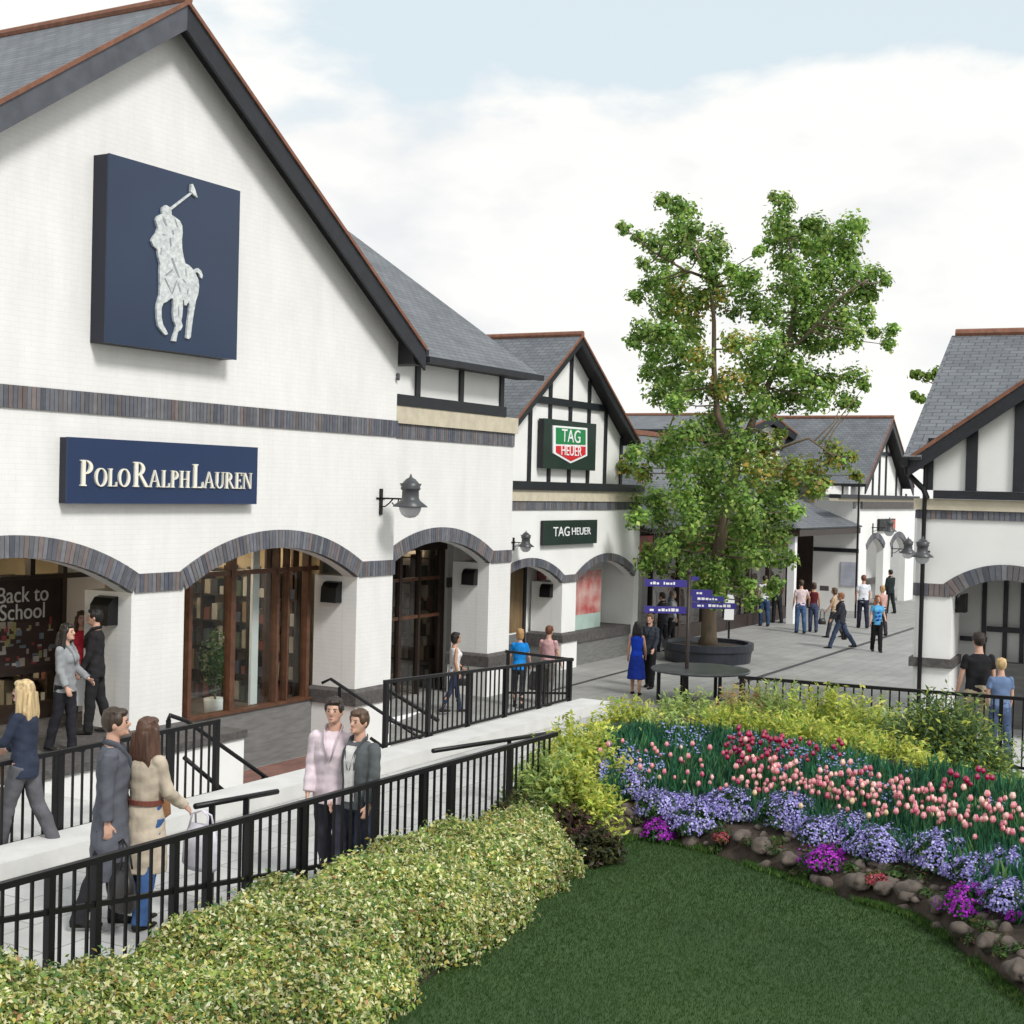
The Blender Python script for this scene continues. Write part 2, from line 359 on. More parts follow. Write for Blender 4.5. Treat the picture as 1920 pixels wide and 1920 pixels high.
# ------------------------------------------------------------------ generic architecture
BR = [(.12, .125, .145), (.10, .105, .125), (.135, .137, .15), (.14, .13, .135), (.085, .09, .115), (.15, .12, .115)]
def bricks_run(mb, path, thick, y0, y1, bw=.078, gap=.012):
    """soldier bricks standing on a path of (x,z) points, thickness upward/outward, with y range"""
    segs = []
    for (a, b) in zip(path[:-1], path[1:]):
        segs.append((Vector((a[0], a[1])), Vector((b[0], b[1]))))
    # resample
    pts = [Vector(path[0])]; 
    P2 = [Vector(p) for p in path]; L = [0]
    for a, b in zip(P2[:-1], P2[1:]): L.append(L[-1]+(b-a).length)
    n = max(1, int(L[-1]/bw)); 
    def at(s):
        s = min(max(s, 0), L[-1])
        for i in range(len(L)-1):
            if s <= L[i+1]+1e-9:
                t = (s-L[i])/max(1e-9, L[i+1]-L[i]); d = (P2[i+1]-P2[i]).normalized(); return P2[i].lerp(P2[i+1], t), Vector((-d.y, d.x))
        return P2[-1], Vector((0, 1))
    st = L[-1]/n
    for i in range(n):
        p, na = at(i*st+gap/2); q, nb = at((i+1)*st-gap/2); m_, nm = at((i+.5)*st)
        c = BR[int(rng.integers(0, 6)) if rng.random() < .8 else 2]; k = .8+.5*rng.random(); c = tuple(x*k for x in c)
        poly = [(p.x, p.y), (q.x, q.y), (q.x+nb.x*thick, q.y+nb.y*thick), (p.x+na.x*thick, p.y+na.y*thick)]
        mb.prism(poly, y0+rng.uniform(-.002, .003), y1, 0, c)
def arc(u0, u1, zs, rise, n=20):
    w = (u1-u0)/2; r = (w*w+rise*rise)/(2*rise); cx = (u0+u1)/2; cz = zs+rise-r; a = math.asin(min(1, w/r))
    return [(cx+r*math.sin(-a+2*a*i/n), cz+r*math.cos(-a+2*a*i/n)) for i in range(n+1)]
def brick_object(path, thick, y0, y1, name, parent, bw=.078):
    mb = MB(); bricks_run(mb, path, thick, y0, y1, bw)
    back = MB()
    P2 = [Vector(p) for p in path]; up = []
    for i, p in enumerate(P2):
        d = (P2[min(i+1, len(P2)-1)]-P2[max(i-1, 0)]).normalized(); up.append(p+Vector((-d.y, d.x))*(thick-.004))
    n0 = len(path)
    for i in range(n0-1):
        mb.prism([tuple(P2[i]), tuple(P2[i+1]), tuple(up[i+1]), tuple(up[i])], y0+.012, y1-.003, 1, (.16, .155, .155))
    return mb.obj(name, [M['bluebrick'], M['mortar']], parent)
def slope(mb, p0, p1, p2, p3, th=.06, mi=0):
    """roof plane p0-p1 along the eave, p3-p2 along the ridge; uv in metres"""
    p = [Vector(x) for x in (p0, p1, p2, p3)]; ex = (p[1]-p[0]).normalized(); nrm = ex.cross(p[3]-p[0]).normalized(); ey = nrm.cross(ex)
    if nrm.z < 0: nrm = -nrm
    uv = [((q-p[0]).dot(ex), (q-p[0]).dot(ey)) for q in p]
    b = [q-nrm*th for q in p]
    o = [(0, 1, 2, 3), (7, 6, 5, 4)]+[(i, i+4, (i+1) % 4+4, (i+1) % 4) for i in range(4)]
    uvs = [uv, [uv[3], uv[2], uv[1], uv[0]]]+[[uv[i], uv[i], uv[(i+1) % 4], uv[(i+1) % 4]] for i in range(4)]
    mb.add(p+b, o, mi, uvs=uvs)
def gable_roof(par, ua, za, ue_l, ze_l, ue_r, ze_r, w0, w1, board=.3, barge_m='timber', name='roof', verge=True, bt=.05):
    mb = MB()
    slope(mb, (ue_l, w1, ze_l), (ue_l, w0, ze_l), (ua, w0, za), (ua, w1, za))
    slope(mb, (ue_r, w0, ze_r), (ue_r, w1, ze_r), (ua, w1, za), (ua, w0, za))
    rf = mb.obj(name, M['slate'], par)
    r = MB(); r.tube([(ua, w0-.02, za+.02), (ua, w1, za+.02)], .085, 10); r.obj('ridge_tiles', M['verge'], rf)
    for (ue, ze) in ((ue_l, ze_l), (ue_r, ze_r)):
        b = MB(); d = -.062; b.prism([(ua, za+d), (ue, ze+d), (ue, ze+d-board), (ua, za+d-board)], w0, w0+bt)
        b.obj('bargeboard', M[barge_m if isinstance(barge_m, str) else barge_m[0 if ue == ue_l else 1]], rf)
        if verge:
            v = MB(); v.prism([(ua, za+.012), (ue, ze+.012), (ue, ze-.058), (ua, za-.058)], w0-.03, w0-.003); v.obj('verge_strip', M['verge'], rf)
        s_ = MB(); s_.prism([(ua, za+d-.02), (ue, ze+d-.02), (ue, ze+d-.06), (ua, za+d-.06)], w0+bt+.003, w0+1.0); s_.obj('soffit', M['soffit'], rf)
    return rf
def plinth(par, u0, u1, w0, w1, zb=0, top=.95, ct=.32, e=.06, m='render'):
    p = MB(); p.box(u0-e, u1+e, w0-e, w1+e, zb-.05, top-ct); pb = p.obj('pier_base', M[m], par)
    c = MB(); c.box(u0-e-.04, u1+e+.04, w0-e-.04, w1+e+.04, top-ct+.002, top-.06)
    c.add([(u0-e-.04, w0-e-.04, top-.06), (u1+e+.04, w0-e-.04, top-.06), (u1+e+.04, w1+e+.04, top-.06), (u0-e-.04, w1+e+.04, top-.06),
           (u0-.003, w0-.003, top), (u1+.003, w0-.003, top), (u1+.003, w1+.003, top), (u0-.003, w1+.003, top)],
          [(0, 1, 5, 4), (1, 2, 6, 5), (2, 3, 7, 6), (3, 0, 4, 7)])
    c.obj('coping', M['coping'], par)
def wall_light(fr, px, py, size, w_in, side_u, label):
    """dark half-hooded light box fixed to the left face of a pier"""
    z = fr.Z(px, py, w_in); t = thing('wall_light', label, 'wall light', fr.P(side_u, w_in, z), fr.rz, 'hooded lights on the piers')
    m = MB(); s = size
    prof = [(0, -s*.5), (0, s*.5), (-s*.25, s*.45), (-s*.45, s*.2), (-s*.5, -s*.5)]
    m.prism(prof, -s*.45, s*.45); m.obj('hood', M['iron'], t)
    g = MB(); g.box(-s*.46, -s*.04, -s*.38, s*.38, -s*.53, -s*.502); g.obj('lens', M['opal'], t)
    return t
def lantern(fr, u, w, z, sc_, label, out=.62):
    t = thing('wall_lantern', label, 'wall lamp', fr.P(u, w, z), fr.rz, 'swan bracket lanterns')
    s = sc_; o = out
    m = MB(); m.box(-.045*s, .045*s, -.03, 0, -.30*s, .22*s); m.obj('back_plate', M['iron'], t)
    m = MB(); m.bar((0, -.02, .03*s), (0, -o, .03*s), .04*s, .035*s); m.bar((0, .0, .03*s), (0, -.02, .03*s), .3*s, .03)
    m.tube([(0, -.03, -.14*s), (0, -.12*s, -.13*s), (0, -.22*s, -.06*s), (0, -.30*s, .02*s)], .014*s, 6)
    m.tube([(0, -.28*s, -.05*s), (0, -.34*s, -.10*s), (0, -.42*s, -.06*s), (0, -.44*s, .02*s)], .012*s, 6); m.obj('bracket', M['iron'], t)
    c = (0, -o, 0)
    m = MB(); m.lathe([(.25*s, -.075*s), (.34*s, -.125*s), (.345*s, -.11*s), (.20*s, .0), (.17*s, .05*s), (.165*s, .20*s), (.19*s, .22*s), (.20*s, .25*s), (.185*s, .27*s), (.22*s, .34*s), (.17*s, .34*s), (.10*s, .42*s), (.03*s, .46*s), (.02*s, .5*s), (0.004, .53*s)], c, 20); m.obj('lamp_hood', M['irongrey'], t, True)
    m = MB(); m.lathe([(.02*s, -.34*s), (.10*s, -.325*s), (.17*s, -.27*s), (.215*s, -.18*s), (.225*s, -.078*s)], c, 20); m.obj('globe', M['opal'], t, True)
    return t

# ------------------------------------------------------------------ building A (big white gable)
bA = A.thing('gabled_shop', 'large white painted brick shop with broad gable and arcade arches at the left', 'building')
ua = A.U(343, 30); uR = A.U(743, 800); zc = A.Z(744, 640); zap = A.Z(343, 32)
uL = 2*ua-uR
p1l, p1r = A.U(246, 1150), A.U(345, 1150)
p2l, p2r = A.U(668, 1150), uR
zi_b = (A.Z(345, 1106)+A.Z(700, 1079))/2; TH = .30
zcr = A.Z(545, 1026)          # intrados crown
rise = zcr-zi_b; wid = p2l-p1r
a1 = arc(p1l-wid, p1l, zi_b, rise); a2 = arc(p1r, p2l, zi_b, rise)
p0r = p1l-wid
DEP = .95
poly = [(p2r, TZ), (p2r, zc), (ua, zap), (uL, zc), (uL, TZ), (p0r, TZ)] + a1 + [(p1l, TZ), (p1r, TZ)] + a2 + [(p2l, TZ)]
m = MB(); m.prism(poly[::-1], 0, .30); m.obj('wall', M['white'], bA)
# piers behind the facade skin
for (x0, x1) in ((p0r-1.2, p0r), (p1l, p1r), (p2l, p2r)):
    m = MB(); m.box(x0+.002, x1-.002, .303, DEP, TZ if x1 < -.5 else TZ, zi_b); m.obj('pier', M['white'], bA)
m = MB(); m.box(uR-.3, uR, .303, 12, 0, zc); m.box(uL, uL+.3, .303, 12, 0, zc); m.obj('side_wall', M['white'], bA)
# arches and bands of blue brick
brick_object(a1, TH, -.035, .08, 'brick_arch', bA); brick_object(a2, TH, -.035, .08, 'brick_arch', bA)
for (x0, x1) in ((p0r-1.2, p0r-.03), (p1l+.05, p1r-.05), (p2l+.05, p2r+.036)):
    brick_object([(x0, zi_b), (x1, zi_b)], TH*.92, -.03, .05, 'impost_band', bA)
zb0, zb1 = A.Z(370, 791), A.Z(370, 754)
brick_object([(uL, zb0), (uR+.03, zb0)], zb1-zb0, -.03, .05, 'string_course', bA)
# roof
ox = -.42
uap, zap2 = A.uz(352, 1, ox); ue, ze = A.uz(799, 652, ox); pitch = (zap2-ze)/(ue-uap)
rfA = gable_roof(bA, uap, zap2, 2*uap-ue, ze, ue, ze, ox, 13, board=.36, barge_m=('fascia', 'timber'))
m = MB(); m.box(ue-.03, ue+.10, ox, 1.0-.5, ze-.14, ze-.03); m.obj('gutter', M['iron'], rfA)
# eave box at right foot
m = MB(); m.prism([(uR+.0, zc-.0), (ue-.02, ze-.08), (ue-.02, ze-.34), (uR+.0, zc-.42)], -.35, .6); m.obj('eave_box', M['soffit'], rfA)
# raised arcade floor under the first bay, with white side and dark coping
m = MB(); m.box(-4.1, p1r+.04, -1.2, .9+5, CZ-.1, TZ-.12); m.obj('arcade_plinth', M['render'], bA)
m = MB(); m.box(-4.1, p1r+.07, -1.24, .9+5, TZ-.118, TZ-.003); m.obj('arcade_floor', M['coping'], bA)
# recessed shopfront behind arcade
GW = .98
sf = MB(); zsill = A.Z(565, 1312, GW); 
gx0 = p1r+.11; gx1 = p2l+.1
m = MB(); m.box(gx0, gx1, GW-.06, GW+.1, CZ, zsill); m.obj('stallriser', M['grout'], bA)
m = MB(); m.box(gx0-.02, gx1, GW-.10, GW+.12, zsill+.001, zsill+.05); m.obj('window_sill', M['brown'], bA)
zt = 3.55
win = MB(); win.box(gx0+.05, gx1, GW+.01, GW+.022, zsill+.05, zt); wo = win.obj('shop_window', M['glass'], bA)
for px, wd in ((351, .08), (431, .12), (515, .06), (534, .04), (572, .09)):
    u = A.U(px, 1200, GW); m = MB(); m.box(u-wd/2, u+wd/2, GW-.07, GW+.07, zsill+.05, zt); m.obj('mullion', M['brown'], wo)
zt1 = A.Z(520, 1069, GW)
m = MB(); m.box(gx0+.05, gx1, GW-.05, GW+.05, zt1-.04, zt1+.04); m.obj('transom', M['brown'], wo)
# bay one shopfront (terrace level)
hx0, hx1 = p0r-.6, p1l+.06
wo1 = MB(); wo1.box(hx0, A.U(115, 1150, 1.9), 1.9, 1.912, TZ+.25, zt); w1 = wo1.obj('shop_window', M['glass'], bA)
for px, wd in ((55, .09), (116, .08)):
    u = A.U(px, 1150, 1.9); m = MB(); m.box(u-wd/2, u+wd/2, 1.84, 1.96, TZ+.25, zt); m.obj('mullion', M['darkbrown'], w1)
zt2 = A.Z(60, 1082, 1.9); m = MB(); m.box(hx0, A.U(200, 1150, 1.9), 1.86, 1.94, zt2-.04, zt2+.04); m.obj('transom', M['darkbrown'], w1)
m = MB(); m.box(hx0, A.U(116, 1150, 1.9), 1.84, 1.98, TZ, TZ+.249); m.obj('stallriser', M['darkbrown'], bA)
m = MB(); m.box(A.U(118, 1150, 1.9)+.05, p1r+.2, 1.88, 2.0, TZ, zt); m.obj('panelled_wall', M['render'], bA)
# arcade ceiling, interior room
m = MB(); m.box(uL+.3, uR-.3, .302, 8, zt+.002, zt+.1); m.obj('arcade_ceiling', M['darkbrown'], bA)
m = MB(); m.box(uL+.3, uR-.3, 6.0, 6.1, 0, zt); m.box(gx1+.1, gx1+.2, 1.0, 6, 0, zt); m.obj('interior_wall', M['warm'], bA)
m = MB(); m.box(p1r-.40, p1r-.30, 2.05, 5.9, 0, zt); m.box(p1r-.4, p1r+.1, 1.08, 1.2, 0, zt); m.obj('partition', M['warm'], bA)
m = MB(); m.box(gx0, gx1+.1, 1.09, 6, .4, .5); m.obj('shop_floor', M['dim'], bA)
_gw = gx1-gx0
for k, (x, y) in enumerate([(gx0+_gw*f, yy) for f in (.15, .5, .85) for yy in (1.9, 3.3)]+[(-4.8, 2.5), (-3.6, 2.5), (-2.6, 2.5), (-1.4, 2.5), (-2.0, 3.4), (-3.6, 4.2)]):
    m = MB(); m.box(x-.5, x+.5, y-.14, y+.14, zt-.05, zt-.01); m.obj('ceiling_light', M['warmlit'], bA)
# shelves with stock (in the shop)
def shelves(par, x0, x1, w, zb, n, rows, seed):
    rr = random.Random(seed); f = MB()
    for k in range(n+1):
        x = x0+(x1-x0)*k/n; f.box(x-.025, x+.025, w-.35, w, zb, zt-.5)
    for j in range(rows+1):
        z = zb+(zt-.6-zb)*j/rows; f.box(x0, x1, w-.34, w-.005, z, z+.03)
    fo = f.obj('display_shelf', M['darkbrown'], par); g = MB()
    cols = [(.40, .36, .30), (.08, .09, .14), (.20, .07, .06), (.5, .48, .46), (.08, .11, .08), (.28, .2, .12), (.04, .04, .045), (.15, .13, .12)]
    for j in range(rows):
        z = zb+(zt-.6-zb)*j/rows+.031; h = (zt-.6-zb)/rows
        for k in range(n*3):
            x = x0+(x1-x0)*(k+.15)/(n*3); c = rr.choice(cols); g.box(x, x+(x1-x0)/(n*3)*.7, w-.3, w-.08, z, z+h*rr.uniform(.3, .8), 0, c)
    g.obj('folded_stock', mat('stock', (.3, .3, .3), .8, attr=True, var=.2), fo)
def side_shelves(par, u, w0, w1, zb, n, rows, seed, ht=None):
    """stock wall facing the arcade's left; built in a frame turned a quarter"""
    o0 = len(bpy.data.objects); T_ = Matrix(((0, 1, 0, u), (-1, 0, 0, w1), (0, 0, 1, 0), (0, 0, 0, 1)))
    before = set(bpy.data.objects); shelves(par, 0, w1-w0, 0, zb, n, rows, seed)
    for ob in set(bpy.data.objects)-before: ob.data.transform(T_)
side_shelves(bA, gx1+.08, 1.25, 5.2, .5, 7, 5, 3)
side_shelves(bA, p1r-.42, 2.1, 5.6, TZ, 6, 4, 5)
# curtain-like tall panels in window two
for px, w_, mt in ((478, 1.25, 'purewhite'), (503, 1.22, 'brown'), (552, 1.4, 'brown')):
    u, z = A.uz(px, 1200, w_); m = MB(); m.box(u-.09, u+.09, w_, w_+.05, .5, zt-.02); m.obj('window_panel', M[mt], bA)
# pot plant in the window
# pier bases / low wall
plinth(bA, p2l, p2r-.07, -.003, DEP, CZ, .95, .30, .05)
lw0, lw1 = A.U(575, 1400, -1.1), A.U(735, 1330, -1.1)
# ---- band signs on A
def sign_box(fr, name, label, cat, corners, w, depth, mface, medge):
    """corners px (tl, br) on plane w"""
    (x0, y0), (x1, y1), (x2, y2) = corners     # top-left, top-right, bottom-left on the front plane
    u0, z1 = fr.uz(x0, y0, w); u1, _ = fr.uz(x1, y1, w); _, z0 = fr.uz(x2, y2, w)
    t = thing(name, label, cat, fr.P((u0+u1)/2, w+depth, z0), fr.rz)
    hw = (u1-u0)/2; h = z1-z0
    m = MB(); m.box(-hw, hw, -depth+.03, 0, .004, h-.004); m.obj('sign_case', M[medge], t)
    m = MB(); m.box(-hw-.006, hw+.006, -depth, -depth+.028, 0, h); m.obj('sign_face', M[mface], t)
    return t, hw, h, depth, (u0, u1, z0, z1)
sg, shw, sh, sd, (su0, su1, sz0, sz1) = sign_box(A, 'emblem_sign', 'big square navy sign with white polo player on horseback, high on the white gable', 'sign', ((205, 287), (450, 361), (192, 641)), -.30, .30, 'navysoft', 'navydark')
# polo player relief: outlines read on the sign plane
def Z1(pts, ox_=250, oy_=330, k=5.82): return [(ox_+x/k, oy_+y/k) for x, y in pts]
body = [(300, 345), (340, 318), (385, 345), (398, 385), (400, 425), (445, 455), (490, 490), (515, 545), (520, 620), (512, 700), (515, 790), (530, 880), (550, 955), (590, 975), (625, 1010), (660, 1060), (690, 1130), (700, 1200), (690, 1290), (665, 1360), (650, 1450), (632, 1560), (618, 1660), (608, 1760), (585, 1780), (560, 1770), (568, 1680), (575, 1600), (590, 1500), (595, 1400), (580, 1380), (560, 1415), (540, 1410), (535, 1360), (520, 1350), (522, 1450), (515, 1530), (505, 1580), (520, 1640), (500, 1680), (470, 1700), (455, 1770), (450, 1805), (405, 1800), (415, 1760), (440, 1690), (450, 1640), (425, 1580), (415, 1500), (420, 1420), (415, 1340), (395, 1335), (350, 1370), (310, 1390), (290, 1440), (290, 1540), (305, 1620), (345, 1690), (360, 1725), (330, 1735), (290, 1690), (255, 1640), (240, 1560), (235, 1460), (245, 1380), (270, 1300), (275, 1180), (270, 1060), (275, 960), (255, 880), (245, 800), (205, 770), (180, 710), (195, 670), (235, 620), (250, 570), (235, 520), (228, 480), (245, 440), (300, 415), (295, 380)]
def relief(px_pts, y0, y1, mb_):
    pp = [A.uz(x, y, -.30) for x, y in px_pts]; cu = (su0+su1)/2
    mb_.prism([(u-cu, z-sz0) for u, z in pp], -sd-y1, -sd-y0)
m = MB(); relief(Z1(body), -.001, .035, m)
relief(Z1([(388, 350), (620, 175), (632, 190), (400, 372)]), -.001, .03, m)
relief(Z1([(612, 95), (628, 88), (655, 150), (680, 238), (655, 222), (625, 190), (606, 170)]), -.001, .04, m)
relief(Z1([(640, 1025), (690, 1005), (725, 1035), (742, 1085), (735, 1120), (715, 1110), (705, 1070), (680, 1050), (655, 1060)]), -.001, .03, m)
em = m.obj('horse_and_rider_emblem', M['silver'], sg)
m = MB()
for pts in ([(300, 440), (325, 470), (350, 540), (335, 550), (305, 500)], [(372, 680), (390, 670), (400, 760), (385, 780)], [(390, 900), (410, 890), (470, 1060), (490, 1110), (475, 1110), (430, 1010)], [(330, 1080), (410, 1010), (415, 1025), (340, 1095)], [(330, 1110), (400, 1270), (450, 1140), (460, 1150), (405, 1300), (318, 1120)], [(470, 1160), (500, 1260), (490, 1265), (462, 1170)], [(280, 780), (292, 785), (285, 860), (275, 860)], [(430, 470), (445, 480), (470, 560), (455, 560)], [(300, 630), (330, 640), (325, 652), (298, 645)], [(545, 1010), (555, 1010), (565, 1090), (552, 1090)], [(470, 1420), (480, 1420), (478, 1530), (468, 1530)], [(400, 600), (418, 590), (425, 640), (410, 645)], [(570, 1240), (585, 1235), (578, 1290), (566, 1290)], [(520, 1120), (560, 1160), (552, 1170), (512, 1132)]):
    relief(Z1(pts), .030, .0375, m)
m.obj('emblem_fold_shade', M['foldshade'], em)  # raised grey slivers, shade of the folds painted onto the emblem
# name sign
ns, nhw, nh, nd, (nu0, nu1, nz0, nz1) = sign_box(A, 'name_sign', 'long navy fascia sign with cream serif lettering above the arches of the gabled shop', 'sign', ((128, 819), (483, 843), (128, 944)), -.16, .16, 'navy', 'navydark')
def glyph(ch):
    """returns (width, polygons) in unit height; thick/thin serif capitals"""
    T, t = .17, .05; P = []; w = .6
    def bx(x0, x1, y0, y1): P.append([(x0, y0), (x1, y0), (x1, y1), (x0, y1)])
    def strip(cx, cy, rxo, ryo, rxi, ryi, a0, a1, n=14, dx=0):
        for i in range(n):
            a = a0+(a1-a0)*i/n; b = a0+(a1-a0)*(i+1)/n
            P.append([(cx+rxo*math.cos(a), cy+ryo*math.sin(a)), (cx+rxo*math.cos(b), cy+ryo*math.sin(b)), (cx+dx+rxi*math.cos(b), cy+ryi*math.sin(b)), (cx+dx+rxi*math.cos(a), cy+ryi*math.sin(a))])
    def stem(x, T_=T, ser=.06): bx(x, x+T_, 0, 1); bx(x-ser, x, 0, t); bx(x+T_, x+T_+ser, 0, t); bx(x-ser, x, 1-t, 1); bx(x+T_, x+T_+ser, 1-t, 1)
    pi = math.pi
    if ch in 'PR':
        stem(.08); strip(.25, .73, .36, .27, .19, .22, pi/2, -pi/2)
        w = .68
        if ch == 'R': P.append([(.30, .48), (.44, .50), (.82, 0), (.64, 0)]); bx(.78, .88, 0, t); w = .86
    elif ch == 'O': strip(.45, .5, .43, .52, .26, .46, 0, 2*pi, 28); w = .92
    elif ch == 'L': stem(.08); bx(.25, .62, 0, t); P.append([(.55, 0), (.64, 0), (.64, .26), (.60, .26)]); w = .68
    elif ch == 'A': P.append([(.03, 0), (.09, 0), (.40, .95), (.36, 1)]); P.append([(.36, 1), (.42, 1), (.80, 0), (.61, 0)]); bx(.16, .62, .32, .37); bx(-.03, .16, 0, t); bx(.54, .88, 0, t); w = .88
    elif ch == 'H': stem(.07); stem(.58); bx(.24, .58, .48, .53); w = .85
    elif ch == 'U': bx(.07, .24, .3, 1); bx(.62, .68, .3, 1); bx(.01, .31, 1-t, 1); bx(.56, .76, 1-t, 1); strip(.375, .3, .305, .31, .17+.04, .25, pi, 2*pi, 12, .03); w = .80
    elif ch == 'E': stem(.08); bx(.25, .58, 0, t); bx(.25, .58, 1-t, 1); bx(.25, .46, .48, .53); bx(.55, .59, 0, .2); bx(.55, .59, .8, 1); bx(.44, .48, .41, .6); w = .66
    elif ch == 'N': bx(.08, .14, 0, 1); bx(.68, .74, 0, 1); P.append([(.06, 1), (.24, 1), (.74, 0), (.60, 0)]); bx(.0, .2, 0, t); bx(.0, .12, 1-t, 1); bx(.6, .82, 1-t, 1); w = .86
    return w, P
x = 0; lay = []
for i, ch in enumerate('POLORALPHLAUREN'):
    big = i in (0, 4, 9); s_ = 1 if big else .70
    if i in (4, 9): x += .10
    w_, P = glyph(ch); lay.append((x, s_, P)); x += w_*s_+.03
u_a = A.U(148, 900, -.16); u_b = A.U(472, 905, -.16); kx = (u_b-u_a)/x; zb_ = A.Z(150, 911, -.16); zt_ = A.Z(150, 862, -.16); kz = (zt_-zb_)
cu = (nu0+nu1)/2
for (x, s_, P) in lay:
    m = MB()
    for pg in P: m.prism([(u_a-cu+(x+a*s_)*kx, zb_-nz0+b*s_*kz) for a, b in pg], -nd-.03, -nd+.002)
    m.obj('letter', M['letter'], ns)
# ------------------------------------------------------------------ building B (recessed bay)
WB = 1.0
bB = A.thing('recessed_shop_bay', 'white brick bay with timber-framed band under a slate eave, set back beside the large gable', 'building')
bl = uR-.25; br = A.U(959, 1000, WB)
q3l, q3r = A.U(915, 1150, WB), br
ziB = A.Z(935, 1055, WB); zcrB = A.Z(832, 1015, WB); ucB = A.U(826, 1000, WB); wB = q3l-ucB
aB = arc(ucB-wB, q3l, ziB, zcrB-ziB)
aBv = [p for p in aB if p[0] > bl-.6]
z_cr_b, z_cr_t = A.Z(850, 808, WB), A.Z(850, 776, WB)    # cream band
zbb0, zbb1 = A.Z(850, 829, WB), A.Z(850, 803, WB)
poly = [(q3r, TZ), (q3r, z_cr_b), (aBv[0][0]-.01, z_cr_b), (aBv[0][0]-.01, aBv[0][1])]+aBv+[(q3l, TZ)]
m = MB(); m.prism(poly[::-1], WB, WB+.3); m.obj('wall', M['white'], bB)
m = MB(); m.box(q3l+.002, q3r-.002, WB+.303, WB+.95, TZ, ziB); m.obj('pier', M['white'], bB)
m = MB(); m.box(q3r-.25, q3r-.003, WB+.303, WB+8, 0, 6.5); m.obj('side_wall', M['render'], bB)
brick_object(aBv, TH, WB-.035, WB+.08, 'brick_arch', bB)
brick_object([(q3l+.05, ziB), (q3r, ziB)], TH*.92, WB-.03, WB+.05, 'impost_band', bB)
brick_object([(bl, zbb0), (q3r, zbb0)], zbb1-zbb0-.004, WB-.03, WB+.05, 'string_course', bB)
m = MB(); m.box(bl, q3r+.05, WB-.08, WB+.3, zbb1, A.Z(850, 772, WB)); m.obj('stone_band', M['stone'], bB)
zs0 = A.Z(850, 772, WB)+.002; zs1 = A.Z(850, 752, WB); ztop = A.Z(850, 680, WB)
m = MB(); m.box(bl, A.U(943, 760, WB), WB-.10, WB+.3, zs0, zs1); m.obj('timber_sill', M['timber'], bB)
m = MB(); m.box(bl, A.U(943, 760, WB)-.02, WB-.02, WB+.2, zs1, ztop+.12); m.obj('render_panel', M['render'], bB)
for px in (780, 862, 938):
    u = A.U(px, 710, WB); m = MB(); m.box(u-.075, u+.075, WB-.07, WB-.022, zs1+.002, ztop+.1); m.obj('timber_post', M['timber'], bB)
ew = WB-.45
eu0, ez0 = A.uz(800, 668, ew); eu1, ez1 = A.uz(1012, 702, ew); ezB = (ez0+ez1)/2
Lr = 7.2; tb = pitch*.98
m = MB(); slope(m, (eu0-3, ew, ezB), (eu1, ew, ezB), (eu1, ew+Lr, ezB+Lr*tb), (eu0-6, ew+Lr, ezB+Lr*tb)); rb = m.obj('roof', M['slate'], bB)
m = MB(); m.box(eu0-.05, eu1+.02, ew-.11, ew-.003, ezB-.14, ezB-.02); m.obj('gutter', M['timber'], rb)
m = MB(); m.box(eu0-.05, eu1-.05, ew, WB+.1, ezB-.12, ezB-.07); m.obj('soffit', M['soffit'], rb)
m = MB(); m.tube([(uR+.05, WB-.52, ezB-.12), (uR+.06, WB-.3, ezB-.32), (uR-.02, -.04, ezB-.55), (uR-.06, -.05, ezB-.62)], .04, 8); m.obj('swan_neck_pipe', M['irongrey'], rb)
# entrance under B
m = MB(); m.box(uR+.02, A.U(836, 1150, 2.4), 2.4, 2.5, 3.2, 3.5); m.obj('entrance_header', M['darkbrown'], bB)
m = MB(); m.box(uR+.02, q3r-.26, WB+.31, 8, 3.85, 3.95); m.obj('arcade_ceiling', M['darkbrown'], bB)
dB = MB(); dB.box(uR+.02, A.U(824, 1150, 2.4), 2.42, 2.435, .1, 3.2); do = dB.obj('glass_door', M['glassdark'], bB)
for px, wd in ((748, .1), (784, .07), (826, .16)):
    u = A.U(px, 1150, 2.4); m = MB(); m.box(u-wd/2, u+wd/2, 2.36, 2.48, 0, 3.2); m.obj('door_frame', M['darkbrown'], do)
for py in (1085, 1155):
    z = A.Z(790, py, 2.4); m = MB(); m.box(uR+.02, A.U(826, 1150, 2.4), 2.38, 2.46, z-.035, z+.035); m.obj('door_rail', M['brown'], do)
m = MB(); m.box(A.U(836, 1150, 2.4), q3r-.26, 2.38, 2.6, 0, 3.85); m.obj('lobby_wall', M['render'], bB)
z = A.Z(852, 1092, 2.37); m = MB(); m.box(A.U(836, 1150, 2.37), q3r-.26, 2.34, 2.378, z-.1, z+.12); m.obj('dark_course', M['coping'], bB)
m = MB(); m.box(uR+.02, q3r-.3, 5.4, 5.5, 0, 3.85); m.obj('interior_wall', M['dim'], bB)
for x in (A.U(770, 1100, 3.5), A.U(800, 1100, 4.5)):
    m = MB(); m.box(x-.4, x+.4, 3.4, 3.6, 3.3, 3.34); m.obj('ceiling_light', M['warmlit'], bB)
side_shelves(bB, q3r-.30, 2.7, 5.6, 0, 5, 5, 9)
m = MB(); m.box(uR+.5, uR+1.4, 3.1, 3.4, 3.2, 3.24); m.obj('ceiling_light', M['warmlit'], bB)
plinth(bB, q3l, q3r-.07, WB-.003, WB+.95, -.01, .95, .30, .05)
wall_light(A, 885, 1081, .36, WB+.45, q3l, 'black hooded wall light on the pier beside the dark shop entrance')
wall_light(A, 641, 1108, .38, .50, p2l, 'black hooded wall light on the white pier left of the bracket lantern')
wall_light(A, 212, 1143, .42, .45, p1l, 'largest black hooded wall light, on the pier nearest the chalkboard window')
lantern(A, A.U(713, 945), -.0, A.Z(713, 937), .92, 'large grey bracket lantern with a white globe at the corner of the gabled shop', .66)

